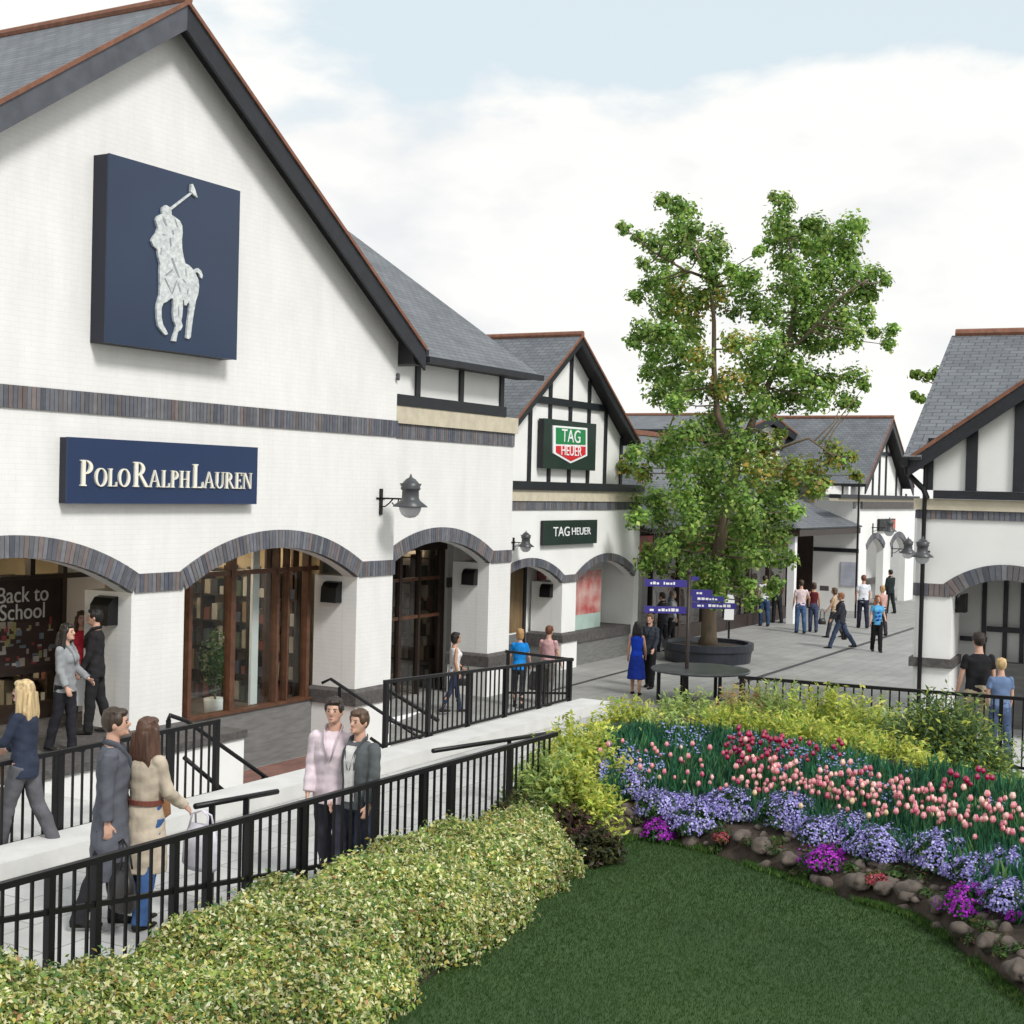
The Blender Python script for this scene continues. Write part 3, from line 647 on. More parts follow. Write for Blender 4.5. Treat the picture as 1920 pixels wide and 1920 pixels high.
# ------------------------------------------------------------------ building T (timber gable)
WT = 1.9
bT = A.thing('timbered_gable_shop', 'white shop with a black timbered gable and two small arches, beyond the recessed bay', 'building')
tl = br-.5; trr = A.U(1197, 1100, WT)
zbm0, zbm1 = A.Z(1070, 920, WT), A.Z(1070, 905, WT); zst0 = A.Z(1070, 940, WT); zbd0 = A.Z(1070, 956, WT)
tpl, tpr = A.U(1053, 1150, WT), A.U(1079, 1150, WT); t2r = A.U(1192, 1080, WT)-.12
ziT = A.Z(1066, 1092, WT); zcT = A.Z(1130, 1052, WT); wT = t2r-tpr
aT2 = arc(tpr, t2r, ziT, zcT-ziT); aT1 = arc(tpl-wT, tpl, ziT, zcT-ziT); aT1v = [p for p in aT1 if p[0] > tl]
poly = [(trr, 0), (trr, zst0), (aT1v[0][0]-.01, zst0), (aT1v[0][0]-.01, aT1v[0][1])]+aT1v+[(tpl, TZ), (tpr, TZ)]+aT2+[(t2r, 0)]
m = MB(); m.prism(poly[::-1], WT, WT+.3); m.obj('wall', M['render'], bT)
m = MB(); m.box(tpl+.002, tpr-.002, WT+.303, WT+.9, TZ, ziT); m.box(t2r+.002, trr-.002, WT+.303, WT+8, 0, zst0); m.obj('pier', M['render'], bT)
brick_object(aT1v, .21, WT-.03, WT+.08, 'brick_arch', bT, .1); brick_object(aT2, .21, WT-.03, WT+.08, 'brick_arch', bT, .1)
brick_object([(tpl+.03, ziT), (tpr-.03, ziT)], .2, WT-.025, WT+.05, 'impost_band', bT, .1)
brick_object([(tl, zbd0), (trr, zbd0)], zst0-zbd0-.003, WT-.03, WT+.05, 'string_course', bT, .1)
m = MB(); m.box(tl, trr, WT-.06, WT+.3, zst0, zbm0-.002); m.obj('stone_band', M['stone'], bT)
m = MB(); m.box(tl, trr, WT-.12, WT+.3, zbm0, zbm1); m.obj('timber_sill', M['timber'], bT)
wo_ = WT-.42
uTa, zTa = A.uz(1092, 628, wo_); uTr, zTr = A.uz(1200, 828, wo_); uTl, zTl = A.uz(966, 785, wo_)
pt = (zTa-zTr)/(uTr-uTa); uTl = uTa-(uTr-uTa); zTl = zTr
gable_roof(bT, uTa, zTa, uTl, zTl, uTr, zTr, wo_, WT+9, board=.2, barge_m='timber')
dz = -.14
m = MB(); m.prism([(uTl+.3, zbm1), (uTr-.35, zbm1), (uTr-.35, zTr+.35*pt+dz), (uTa, zTa+dz), (uTl+.3, zTl+.3*pt+dz)], WT, WT+.2); m.obj('gable_wall', M['render'], bT)
def postz(u): return zTa+dz-.05-abs(u-uTa)*pt
for px in (991, 1028, 1066, 1101, 1133, 1163):
    u = A.U(px, 850, WT); m = MB(); m.box(u-.065, u+.065, WT-.05, WT-.002, zbm1+.002, postz(u)+.02); m.obj('timber_post', M['timber'], bT)
zt_ = A.Z(1066, 757, WT); hwt = (zTa+dz-zt_)/pt-.1; m = MB(); m.box(uTa-hwt, uTa+hwt, WT-.08, WT-.052, zt_-.09, zt_+.09); m.obj('tie_beam', M['timber'], bT)
# back wall, posters, low wall
gwT = WT+1.0
m = MB(); m.box(tl, t2r, gwT, gwT+.1, .9, 3.9); m.obj('shopfront_wall', M['render'], bT)
m = MB(); m.box(tl, t2r, WT+.31, gwT+2, 3.9, 4.0); m.obj('arcade_ceiling', M['soffit'], bT)
u0, u1 = tl+.1, A.U(981, 1100, gwT-.02); m = MB(); m.box(u0, u1, gwT-.02, gwT-.002, .95, 3.2); m.obj('shop_window', mat('amber_blinds', (.17, .11, .05), .6, var=.5, vscale=4, stretch=(8, 1, .3)), bT)
m = MB(); m.box(u1, u1+.12, gwT-.06, gwT-.001, .0, 3.6); m.obj('window_frame', M['soffit'], bT)
zA, zB = A.Z(1060, 1194, WT), A.Z(1060, 1212, WT)
m = MB(); m.box(tpl-.05, t2r-.002, WT+.1, gwT-.03, .0, .60); m.obj('low_wall', M['grout'], bT)
m = MB(); m.box(tpl-.09, t2r-.003, WT+.06, gwT-.03, .602, .86); m.obj('coping', M['coping'], bT)
plinth(bT, tpl, tpr, WT-.003, WT+.9, -.01, .95, .25, .04)
def poster(fr, x0, y0, x1, y1, w, name, label, mats, split=.7):
    u0, z1 = fr.uz(x0, y0, w); u1, _ = fr.uz(x1, y0, w); _, z0 = fr.uz(x0, y1, w)
    t = thing(name, label, 'poster', fr.P(u0, w, z0), fr.rz)
    h = z1-z0; zz = h*(1-split)
    m = MB(); m.box(0, u1-u0, -.03, -.001, zz, h); m.obj('printed_panel', mats[0], t)
    if split < 1: m = MB(); m.box(0, u1-u0, -.028, -.001, 0, zz-.001); m.obj('printed_base', mats[1], t)
poster(A, 1007, 1072, 1023, 1192, gwT-.02, 'window_poster', 'narrow tall red window poster behind the middle pier of the timbered shop', [mat('poster_deep_red', (.30, .02, .02), .5, var=.4), M['postermint']], .85)
poster(A, 1078, 1072, 1126, 1192, gwT-.5, 'window_poster', 'wide red and pink window poster with pale mint base in the right arch', [M['posterred'], M['postermint']], .68)
wall_light(A, 1036, 1106, .34, WT+.42, tpl, 'small black hooded wall light on the middle pier of the timbered shop')
lantern(A, A.U(962, 1015, WT), WT, A.Z(965, 1018, WT), .6, 'small grey bracket lantern where the recessed bay meets the timbered shop', .35)
ts, thw, th_, td, (tu0, tu1, tz0, tz1) = sign_box(A, 'shield_sign', 'dark square sign with a green and red shield emblem on the timbered gable', 'sign', ((1021, 784), (1118, 798), (1021, 878)), WT-.2, .16, 'green', 'soffit')
def tx(px, py): u, z = A.uz(px, py, WT-.2); return (u-(tu0+tu1)/2, z-tz0)
def z3(l): return [tx(900+x/3.84, 580+y/3.84) for x, y in l]
m = MB(); m.prism(z3([(520, 835), (765, 855), (765, 1055), (645, 1108), (520, 1035)])[::-1], -td-.03, -td+.002); m.obj('shield_border', M['purewhite'], ts)
m = MB(); m.prism(z3([(538, 850), (750, 868), (750, 975), (538, 968)])[::-1], -td-.045, -td-.031); m.obj('shield_top', M['taggreen'], ts)
m = MB(); m.prism(z3([(538, 982), (750, 988), (750, 1045), (645, 1092), (538, 1028)])[::-1], -td-.045, -td-.031); m.obj('shield_base', M['tagred'], ts)
def text(body, size, par, loc, mt, ext=.006, name='lettering', sx_=1, align='CENTER'):
    c = bpy.data.curves.new(name, 'FONT'); c.body = body; c.size = size; c.extrude = ext; c.align_x = align; c.align_y = 'CENTER'
    o = bpy.data.objects.new('tmp', c); COL.objects.link(o); dg = bpy.context.evaluated_depsgraph_get(); dg.update()
    me = bpy.data.meshes.new_from_object(o.evaluated_get(dg)); bpy.data.objects.remove(o); bpy.data.curves.remove(c)
    me.materials.clear(); me.materials.append(mt)
    o = bpy.data.objects.new(name, me); COL.objects.link(o); o.parent = par; o.location = loc; o.rotation_euler = (R(90), 0, 0); o.scale = (sx_, 1, 1)
    return o
c_ = z3([(645, 918), (645, 1022)]); ww = z3([(538, 918), (750, 918)]); sw = ww[1][0]-ww[0][0]
text('TAG', .46, ts, (c_[0][0], -td-.052, c_[0][1]), M['purewhite'], sx_=1.15); text('HEUER', .36, ts, (c_[1][0], -td-.052, c_[1][1]), M['purewhite'], sx_=1.05)
t2, w2, h2, d2, _ = sign_box(A, 'name_sign', 'dark green name sign with white capitals above the small arches of the timbered shop', 'sign', ((1021, 976), (1120, 974), (1021, 1023)), WT-.12, .10, 'green', 'soffit')
text('TAG', .34, t2, (-w2*.38, -d2-.008, h2*.52), M['purewhite'], sx_=1.35); text('HEUER', .27, t2, (w2*.36, -d2-.008, h2*.52), M['purewhite'], sx_=1.35)

# ------------------------------------------------------------------ row D behind the tree
WD = A.loc(atz(1210, 1213, 0))[1]
bD = A.thing('low_shop_row', 'low slate-roofed shop row with dark red windows, behind the tall tree', 'building')
d0, d1 = trr+.1, A.U(1482, 1100, WD); zeD = A.Z(1240, 990, WD-.5); zrD = zeD+2.6
m = MB(); m.box(d0, d1, WD+.2, WD+6, 0, zeD); m.obj('wall', M['dim'], bD)
m = MB(); slope(m, (d0, WD-.8, zeD), (d1+.5, WD-.8, zeD), (d1+.5, WD+4, zeD+3.1), (d0, WD+4, zeD+3.1)); slope(m, (d1+.5, WD+9, zeD), (d0, WD+9, zeD), (d0, WD+4, zeD+3.1), (d1+.5, WD+4, zeD+3.1)); rD = m.obj('roof', M['slate'], bD)
m = MB(); m.box(d0, d1+.5, WD+3.9, WD+4.1, zeD+3.08, zeD+3.25); m.obj('ridge_tiles', M['verge'], rD)
m = MB(); m.box(d0, d1+.5, WD-.9, WD-.803, zeD-.12, zeD+.02); m.obj('gutter', M['iron'], rD)
nD = 7
for k in range(nD):
    a = d0+.2+(d1-d0-.4)*k/nD; b = d0+.2+(d1-d0-.4)*(k+1)/nD-.12
    f = MB(); f.box(a, b, WD+.1, WD+.196, .45, zeD-.9); fo = f.obj('shop_window', M['glassdark'], bD)
    g = MB(); g.box(a+.08, b-.08, WD+.197, WD+.199, .5, zeD-1.0); g.obj('display', mat('display', (.09, .05, .04), .7, col2=(.02, .018, .018), vscale=1.2), fo)
    g = MB(); g.box(a-.06, a, WD+.02, WD+.19, 0, zeD-.2); g.obj('frame', M['darkbrown'], fo)
    g = MB(); g.box(a, b, WD+.02, WD+.19, zeD-.85, zeD-.25); g.obj('fascia_board', M['soffit'] if k % 2 else M['fasciared'], fo)
m = MB(); m.box(d0, d1, WD+.03, WD+.19, 0, .44); m.obj('stallriser', M['darkbrown'], bD)

# ------------------------------------------------------------------ building C (far, two gables and porch)
WC = A.loc(atz(1690, 1128, 0))[1]
bC = A.thing('far_porch_shop', 'far white shop with timbered gables, slate porch and two tiny arches', 'building')
cl, cr = A.U(1610, 1050, WC), A.U(1713, 1050, WC)
zC0, zC1 = A.Z(1660, 953, WC), A.Z(1660, 940, WC)
z_s = A.Z(1660, 935, WC)
ca = [(A.U(1624, 1050, WC), A.U(1656, 1050, WC)), (A.U(1669, 1050, WC), A.U(1697, 1050, WC))]
zis = A.Z(1655, 1028, WC); zic = A.Z(1655, 1009, WC)
pl = [(cr, 0), (cr, z_s), (cl, z_s), (cl, 0)]
for (a, b) in ca: pl += [(a, 0)]+arc(a, b, zis, zic-zis, 12)+[(b, 0)]
m = MB(); m.prism(pl[::-1], WC, WC+.3); m.obj('wall', M['render'], bC)
for (a, b) in ca:
    m = MB(); bricks_run(m, arc(a, b, zis, zic-zis, 12), .25, WC-.04, WC+.05, .12); m.obj('brick_arch', M['bluebrick'], bC)
m = MB(); m.box(cl, cr, WC+1.6, WC+1.7, 0, 4); m.obj('lobby_wall', M['render'], bC)
for (a, b) in ca: m = MB(); m.box(a-.15, a+(b-a)*.30, WC+1.5, WC+1.597, 0, 3.4); m.obj('doorway', M['darkbrown'], bC)
m = MB(); m.box(cl, cr, WC+1.2, WC+1.58, .75, .95); m.obj('dark_course', M['coping'], bC)
m = MB(); m.box(cl, cr+.1, WC-.1, WC+.3, zC0-.02, zC1-.02); m.obj('string_course', M['coping'], bC)
m = MB(); m.box(cl-3.2, cr+.1, WC-.06, WC+.3, zC1-.018, A.Z(1660, 936, WC)); m.obj('stone_band', M['stone'], bC)
m = MB(); m.box(cl-3.2, cr+.15, WC-.16, WC+.3, A.Z(1660, 936, WC)+.002, A.Z(1660, 929, WC)); m.obj('timber_sill', M['timber'], bC)
uCa, zCa = A.uz(1675, 783, WC-.5); uCr, zCr = A.uz(1714, 912, WC-.5); pc = (zCa-zCr)/(uCr-uCa)
rC = gable_roof(bC, uCa, zCa, 2*uCa-uCr, zCr, uCr, zCr, WC-.5, WC+12, board=.35)
m = MB(); m.prism([(2*uCa-uCr+.3, A.Z(1660, 929, WC)), (uCr-.3, A.Z(1660, 929, WC)), (uCr-.3, zCr-.05), (uCa, zCa-.25), (2*uCa-uCr+.3, zCr-.05)], WC, WC+.2); m.obj('gable_wall', M['render'], bC)
for px in (1636, 1648, 1660, 1680, 1690, 1699):
    u = A.U(px, 890, WC); zt0 = zCa-.25-abs(u-uCa)*pc; m = MB(); m.box(u-.08, u+.08, WC-.05, WC-.002, A.Z(1660, 929, WC)+.002, max(zt0, A.Z(1660, 929, WC)+.1)); m.obj('timber_post', M['timber'], bC)
zz = A.Z(1672, 853, WC); hh = (zCa-.25-zz)/pc; m = MB(); m.box(uCa-hh, uCa+hh, WC-.08, WC-.051, zz-.08, zz+.08); m.obj('tie_beam', M['timber'], bC)
# left wing gable
WG = A.loc(atz(1487, 1168, 0))[1]+3.4
uGa, zGa = A.uz(1452, 778, WG-.4); uGr, zGr = A.uz(1608, 905, WG-.4)
pg = (zGa-zGr)/(uGr-uGa)
uGl = A.U(1392, 870, WG-.4); zGl = zGa-(uGa-uGl)*pg
gable_roof(bC, uGa, zGa, uGl, zGl, uGr, zGr, WG-.4, WG+10, board=.3, name='wing_roof')
zsl = A.Z(1590, 932, WG)
m = MB(); m.prism([(uGl+.2, 0), (uGr-.1, 0), (uGr-.1, zGr-.05), (uGa, zGa-.3), (uGl+.2, zGl-.05)], WG, WG+.2); m.obj('wing_wall', M['render'], bC)
for px in (1420, 1450, 1499, 1545, 1580):
    u = A.U(px, 890, WG); m = MB(); m.box(u-.09, u+.09, WG-.05, WG-.002, zsl+.1, zGa-.3-abs(u-uGa)*pg); m.obj('timber_post', M['timber'], bC)
zz = A.Z(1500, 845, WG); hh = (zGa-.3-zz)/pg; m = MB(); m.box(uGl+.3, uGa+hh, WG-.08, WG-.051, zz-.08, zz+.08); m.obj('tie_beam', M['timber'], bC)
m = MB(); m.box(uGl+.2, uGr-.1, WG-.1, WG-.003, zsl-.1, zsl+.099); m.obj('timber_sill', M['timber'], bC)
# porch
WP = A.loc(atz(1487, 1168, 0))[1]
pu0, pu1 = A.U(1484, 1100, WP), A.U(1606, 1000, WP+1.0)
zpe = A.Z(1500, 990, WP-.3)
ua_, za_ = A.uz(1548, 938, WP+1.6)
m = MB(); e0, e1, y0_, y1_ = pu0-.35, cl-.02, WP-.4, WG-.01
ridge_z = za_
slope(m, (e0, y0_, zpe), (e1, y0_, zpe), (e1-1.8, y0_+2.0, ridge_z), (e0+1.8, y0_+2.0, ridge_z)); slope(m, (e0, y1_, zpe), (e0, y0_, zpe), (e0+1.8, y0_+2.0, ridge_z), (e0+1.8, y1_, ridge_z))
slope(m, (e1, y0_, zpe), (e1, y1_, zpe), (e1-1.8, y1_, ridge_z), (e1-1.8, y0_+2.0, ridge_z)); m.obj('porch_roof', M['slate'], bC)
m = MB(); m.box(e0+.05, e1-.05, y0_+.05, y0_+.2, zpe-.3, zpe-.07); m.box(e0+.05, e0+.2, y0_+.2, y1_, zpe-.3, zpe-.07); m.obj('porch_beam', M['darkbrown'], bC)
m = MB(); m.box(pu0-.13, pu0+.13, WP-.13, WP+.13, 0, zpe-.3); m.obj('porch_column', M['purewhite'], bC)
m = MB(); m.box(pu0+.2, e1, WG-.1, WG-.004, 0, zpe-.1); m.obj('porch_shade_panel', M['dim'], bC)  # solid dark panel, the shaded depth of the porch painted as colour
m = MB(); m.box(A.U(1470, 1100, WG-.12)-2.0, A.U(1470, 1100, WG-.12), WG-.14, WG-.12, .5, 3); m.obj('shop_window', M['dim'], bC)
# left return wall of the far block with its poster
p_ = A.P(cl, 0, 0); FS = Frame((p_.x, p_.y), A.rz-math.pi/2)
m = MB(); m.box(cl+.002, cl+.25, WC+.302, WC+1.9, 0, z_s); m.obj('return_wall', M['render'], bC); m = MB(); m.box(cl+.004, cl+.25, WC+1.901, WG-.15, 0, z_s-1); m.obj('porch_shade_side', M['darkbrown'], bC)  # rear stretch coloured dark brown to paint in the porch's inner shade
z = FS.Z(1590, 1032); m = MB(); m.box(cl-.04, cl, WC, WC+1.88, z-.08, z+.08); m.obj('dark_course', M['timber'], bC)
poster(FS, 1577, 1053, 1606, 1098, -.005, 'wall_poster', 'pale lilac poster on the far white wall beside the porch', [M['posterpale'], M['posterpale']], 1)
m = MB(); u, z = A.uz(1611, 905, WC-.9); m.tube([(u, WC-.9, z), (u, WC-.9, 0)], .04, 8); m.obj('downpipe', M['iron'], bC)
s3, w3, h3, d3, _ = sign_box(A, 'shop_sign', 'small black and orange-red sign on the far shop above its tiny arches', 'sign', ((1650, 973), (1679, 973), (1650, 996)), WC-.12, .1, 'soffit', 'soffit')
m = MB(); m.box(-w3*.15, w3*.9, -d3-.02, -d3+.001, h3*.08, h3*.9); m.obj('orange_panel', mat('orange_red', (.65, .08, .03), .5, var=.1), s3)
m = MB(); m.box(-w3*.05, w3*.35, -d3-.03, -d3-.021, h3*.3, h3*.7); m.obj('marking', M['chalk'], s3)
lantern(A, A.U(1672, 1030, WC), WC-.003, A.Z(1672, 1030, WC), 1.1, 'grey bracket lantern between the far tiny arches', .7)
lantern(A, A.U(1636, 990, WC), WC-.003, A.Z(1640, 990, WC), .9, 'grey bracket lantern beside the small orange-red sign', .7)
# ------------------------------------------------------------------ building R (right)
rp_ = atd(1716, 1100, 22.6)
RA = -R(25)
FR = Frame((rp_.x, rp_.y), RA)
bR = FR.thing('right_gabled_shop', 'white shop with a large black-timbered gable and wide arch at the right edge', 'building')
z_i = FR.Z(1750, 1118); z_ic = FR.Z(1885, 1088); a0 = FR.U(1785, 1115); a1_ = 2*FR.U(1888, 1100)-a0
zsB0, zsB1, zsM = FR.Z(1830, 975), FR.Z(1830, 958), FR.Z(1830, 937)
zbm = FR.Z(1830, 921)
aR = arc(a0, a1_, z_i, z_ic-z_i)
RW = a1_+3
m = MB(); m.prism(([(RW, 0), (RW, zsB1), (0, zsB1), (0, 0), (a0, 0)]+aR+[(a1_, 0)])[::-1], 0, .3); m.obj('wall', M['render'], bR)
m = MB(); m.box(0.002, .3, .303, 8, 0, zsB1); m.obj('side_wall', M['render'], bR)
m = MB(); m.box(a0-.3, a0-.002, .303, .9, 0, z_i); m.obj('pier', M['render'], bR)
brick_object(aR, .24, -.03, .08, 'brick_arch', bR)
for (x0, x1) in ((-.03, a0-.03), (a1_+.03, RW)): brick_object([(x0, z_i), (x1, z_i)], .2, -.03, .05, 'impost_band', bR)
z0_, z1_ = FR.Z(1750, 1251), FR.Z(1750, 1234)
for (x0, x1) in ((-.06, a0+.05), (a1_-.05, RW)):
    m = MB(); m.box(x0, x1, -.06, .9 if x0 < 1 else .2, z0_, z1_); m.obj('coping', M['coping'], bR)
brick_object([(-.03, zsB0), (RW, zsB0)], zsB1-zsB0-.003, -.03, .05, 'string_course', bR)
m = MB(); m.box(-.05, RW, -.06, .3, zsB1, zsM); m.obj('stone_band', M['stone'], bR)
m = MB(); m.box(.25, RW, -.12, .3, zsM+.002, zbm); m.obj('timber_sill', M['timber'], bR)
# gable on R
rw = -.28
gl_u, gl_z = FR.uz(1702, 858, rw); g2u, g2z = FR.uz(1920, 712, rw); pr = (g2z-gl_z)/(g2u-gl_u)
gau = g2u+1.2; gaz = gl_z+(gau-gl_u)*pr
gable_roof(bR, gau, gaz, gl_u, gl_z, 2*gau-gl_u, gl_z, rw, 5.6, board=.24)
uw0 = FR.U(1735, 900)
m = MB(); m.prism([(uw0, zbm+.002), (2*gau-uw0, zbm+.002), (2*gau-uw0, gl_z+(uw0-gl_u)*pr-.15), (gau, gaz-.15), (uw0, gl_z+(uw0-gl_u)*pr-.15)], .0, .2); m.obj('gable_wall', M['render'], bR)
for px, wd in ((1742, .1), (1822, .13), (1911, .13)):
    u = FR.U(px, 880); m = MB(); m.box(u-wd/2-.02, u+wd/2+.02, -.05, -.002, zbm+.004, gl_z+(u-gl_u)*pr-.2); m.obj('timber_post', M['timber'], bR)
# main roof behind with ridge parallel to the front
wr = 4.6
ru, rz = FR.uz(1792, 628, wr); eu, ez = FR.uz(1700, 850, .1-.5)
m = MB(); zq = ez-.05+(rz-ez+.05)*(.30+.35)/(wr+.35); xq = eu+(ru-eu)*(.30+.35)/(wr+.35); slope(m, (eu, -.35, ez-.05), (uw0-.02, -.35, ez-.05), (uw0-.02, .30, zq), (xq, .30, zq)); slope(m, (xq, .301, zq), (eu+14, .301, zq), (eu+14, wr, rz), (ru, wr, rz)); slope(m, (eu+14, 9.5, ez), (eu, 9.5, ez), (ru, wr, rz), (eu+14, wr, rz)); slope(m, (eu, 9.5, ez), (eu, -.35, ez-.05), (ru, wr, rz-.01), (ru-.01, wr+.01, rz-.01)); rR = m.obj('main_roof', M['slate'], bR)
m = MB(); m.tube([(ru, wr, rz+.02), (eu+14, wr, rz+.02)], .09, 8); m.obj('ridge_tiles', M['verge'], rR)
m = MB(); m.box(eu-.1, eu+.02, -.4, 9.5, ez-.2, ez-.06); m.tube([(eu-.05, -.1, ez-.16), (eu-.05, 0, ez-.3), (.1, -.1, ez-.55), (.16, -.1, ez-.7)], .045, 8); m.obj('gutter', M['iron'], rR)
m = MB(); u = FR.U(1731, 1000, -.1); m.tube([(u, -.06, ez-.2), (u, -.06, TZ)], .034, 8); m.obj('downpipe', M['iron'], bR)
# inside the arch: timbered recess
m = MB(); m.box(.3, RW, 1.5, 1.6, 0, 4.4); m.obj('recess_wall', mat('grey_render', (.55, .55, .54), .85, var=.06), bR)
m = MB(); m.box(.3, RW, .302, 1.5, z_ic+.3, z_ic+.4); m.obj('arcade_ceiling', M['soffit'], bR)
for px in (1845, 1885, 1917):
    u = FR.U(px, 1150, 1.45); m = MB(); m.box(u-.035, u+.035, 1.45, 1.498, TZ, z_ic+.25); m.obj('timber_post', M['timber'], bR)
for (x0, x1, y0_, y1_) in ((1850, 1916, 1174, 1188), (1800, 1850, 1192, 1204)):
    u0, z1 = FR.uz(x0, y0_, 1.42); u1, z0 = FR.uz(x1, y1_, 1.42); m = MB(); m.box(u0, u1, 1.41, 1.448, z0, z1); m.obj('dark_course', M['timber'], bR)
u0 = FR.U(1868, 1240, 1.2); m = MB(); m.box(u0, RW, 1.25, 1.45, TZ-.1, FR.Z(1880, 1243, 1.25)); m.obj('bench_wall', M['grout'], bR)
t = wall_light(FR, 1800, 1130, .3, .5, a0+.16, 'black wall light inside the wide arch of the right-hand building')
lantern(FR, FR.U(1737, 1040), -.12, FR.Z(1748, 1036), .5, 'grey bracket lantern beside the downpipe of the right-hand building', .26)

# ------------------------------------------------------------------ chalkboard in bay one
cb = thing('chalkboard', 'dark chalkboard poster with white handwritten lettering in the left shop window', 'board', A.P(A.U(0, 1240, 1.8)-.3, 1.8, A.Z(60, 1262, 1.8)), A.rz)
cw = A.U(112, 1150, 1.8)-A.U(0, 1240, 1.8)+.3; chh = A.Z(60, 1086, 1.8)-A.Z(60, 1262, 1.8)
m = MB(); m.box(0, cw, -.03, 0, 0, chh); m.obj('board_panel', M['board'], cb)
m = MB(); m.box(-.05, 0-.001, -.05, .01, 0, chh); m.box(cw+.001, cw+.06, -.05, .01, 0, chh); m.box(-.05, cw+.06, -.052, .012, chh+.001, chh+.06); m.obj('board_frame', M['darkbrown'], cb)
for s_, yy in (('Back to', .84), ('School', .66)):
    text(s_, .34, cb, (cw*.47, -.04, chh*yy), M['chalk'], sx_=.95)
m = MB(); rr = random.Random(4)
m.box(.1, cw-.1, -.0312, -.0305, .1, chh*.55, 0, (.05, .03, .025))
for k in range(46):
    x = rr.uniform(.1, cw-.2); z = rr.uniform(.1, chh*.52); c = rr.choice([(.6, .5, .4), (.5, .1, .1), (.55, .5, .2), (.3, .35, .4), (.7, .66, .6)])
    c = tuple(v*.55 for v in c); m.box(x, x+rr.uniform(.03, .12), -.036-k*.0003, -.031, z, z+rr.uniform(.02, .13), 0, c)
m.obj('drawn_goods', mat('drawing', (.4, .4, .4), .9, attr=True, var=.2), cb)

# ------------------------------------------------------------------ railings
def railing(fr_pts, label, hi, lo=None, step=.115, bars=True, posts=(), pr_=.028, br=.010, cap=.03, post_top=0, group=None, zb=None, name='railing'):
    """fr_pts: list of two world base points (Vector) ; hi(t), lo(t): heights of top and bottom rail above base"""
    a, b = fr_pts; L = (b-a).length; d = (b-a).normalized()
    t = thing(name, label, 'railing', a, 0, group)
    P = lambda s, h: (d*s+Vector((0, 0, h)))
    m = MB(); m.bar(P(-cap, hi(0)), P(L+cap, hi(1)), .05, .045); m.obj('top_rail', M['iron'], t)
    if lo: m = MB(); m.bar(P(0, lo(0)), P(L, lo(1)), .035, .035); m.obj('lower_rail', M['iron'], t)
    for s in posts:
        m = MB(); k = s/L; m.bar(P(s, -.02), P(s, hi(k)-.023+post_top), pr_*2, pr_*2, up=(d.x, d.y, 0)); m.obj('post', M['iron'], t)
    if bars:
        n = int(L/step)
        for i in range(1, n):
            s = L*i/n
            if any(abs(s-p) < .05 for p in posts): continue
            k = s/L; m = MB(); bt = lo(k) if (lo and zb is None) else (zb(k) if zb else 0)
            m.bar(P(s, bt), P(s, hi(k)-.02), br*2, br*2, up=(d.x, d.y, 0)); m.obj('baluster', M['iron'], t)
    return t
def onA(px, w, z=TZ):
    # point on plane w (A frame) at column px, given z : solve along horizontal
    lo_, hi_ = -20., 30.
    for _ in range(50):
        mid = (lo_+hi_)/2; p = A.P(mid, w, z); q = p-CP; x = 960+F_PX*q.dot(_Rv)/q.dot(_F)
        if x < px: lo_ = mid
        else: hi_ = mid
    return A.P(mid, w, z)
def proj(p):
    q = Vector(p)-CP; d = q.dot(_F); return 960+F_PX*q.dot(_Rv)/d, 960-F_PX*q.dot(_Uv)/d
def zat(px, py, p):    # height seen at pixel row py above ground point p
    lo_, hi_ = -3., 8.
    for _ in range(40):
        mid = (lo_+hi_)/2
        if proj((p[0], p[1], mid))[1] > py: lo_ = mid
        else: hi_ = mid
    return mid
WN = -7.95
n0, n1 = onA(-60, WN), onA(1036, WN)
ln = (n1-n0).length; un0 = A.loc(n0)[0]
def sU(px, w=WN, base=n0): return (onA(px, w)-base).length
h0, h1 = zat(0, 1660, onA(0, WN))-TZ, zat(950, 1400, onA(950, WN))-TZ
l0, l1 = zat(0, 1725, onA(0, WN))-TZ, zat(840, 1583, onA(840, WN))-TZ
s0, s840, s950 = sU(0), sU(840), sU(950)
hiN = lambda k: h0+(h1-h0)*(k*ln-s0)/(s950-s0)
loN = lambda k: l0+(l1-l0)*(k*ln-s0)/(s840-s0)
railing((n0, n1), 'long black front railing running behind the variegated hedge, nearest the viewer', hiN, loN, step=.118, zb=lambda k: .06, posts=[sU(p) for p in (88, 176, 322, 384, 462, 562, 700, 788, 840, 952)], pr_=.027, br=.0095)
WF = -4.15
f0, f1 = onA(-60, WF), onA(404, WF)
lf = (f1-f0).length; sf0 = (onA(0, WF)-f0).length
ha, hb = zat(0, 1432, onA(0, WF))-TZ, zat(404, 1352, f1)-TZ
railing((f0, f1), 'black railing at the left between the terrace and the walkway, beside the blonde woman', lambda k: ha+(hb-ha)*max(0, (k*lf-sf0)/(lf-sf0)), lambda k: .12, step=.125, posts=[(onA(p, WF)-f0).length for p in (-20, 108, 318, 403)], pr_=.03)
g0, g1 = onA(720, WF), onA(1068, WF)
lg = (g1-g0).length; hg0 = zat(720, 1278, g0)-TZ; hg1 = zat(1068, 1236, g1)-TZ
railing((g0, g1), 'black railing in the middle, standing on the kerb in front of the dark shop entrance', lambda k: hg0+(hg1-hg0)*k, lambda k: .18, step=.13, posts=[(onA(p, WF)-g0).length for p in (721, 801, 876, 945, 1010, 1067)], pr_=.03)
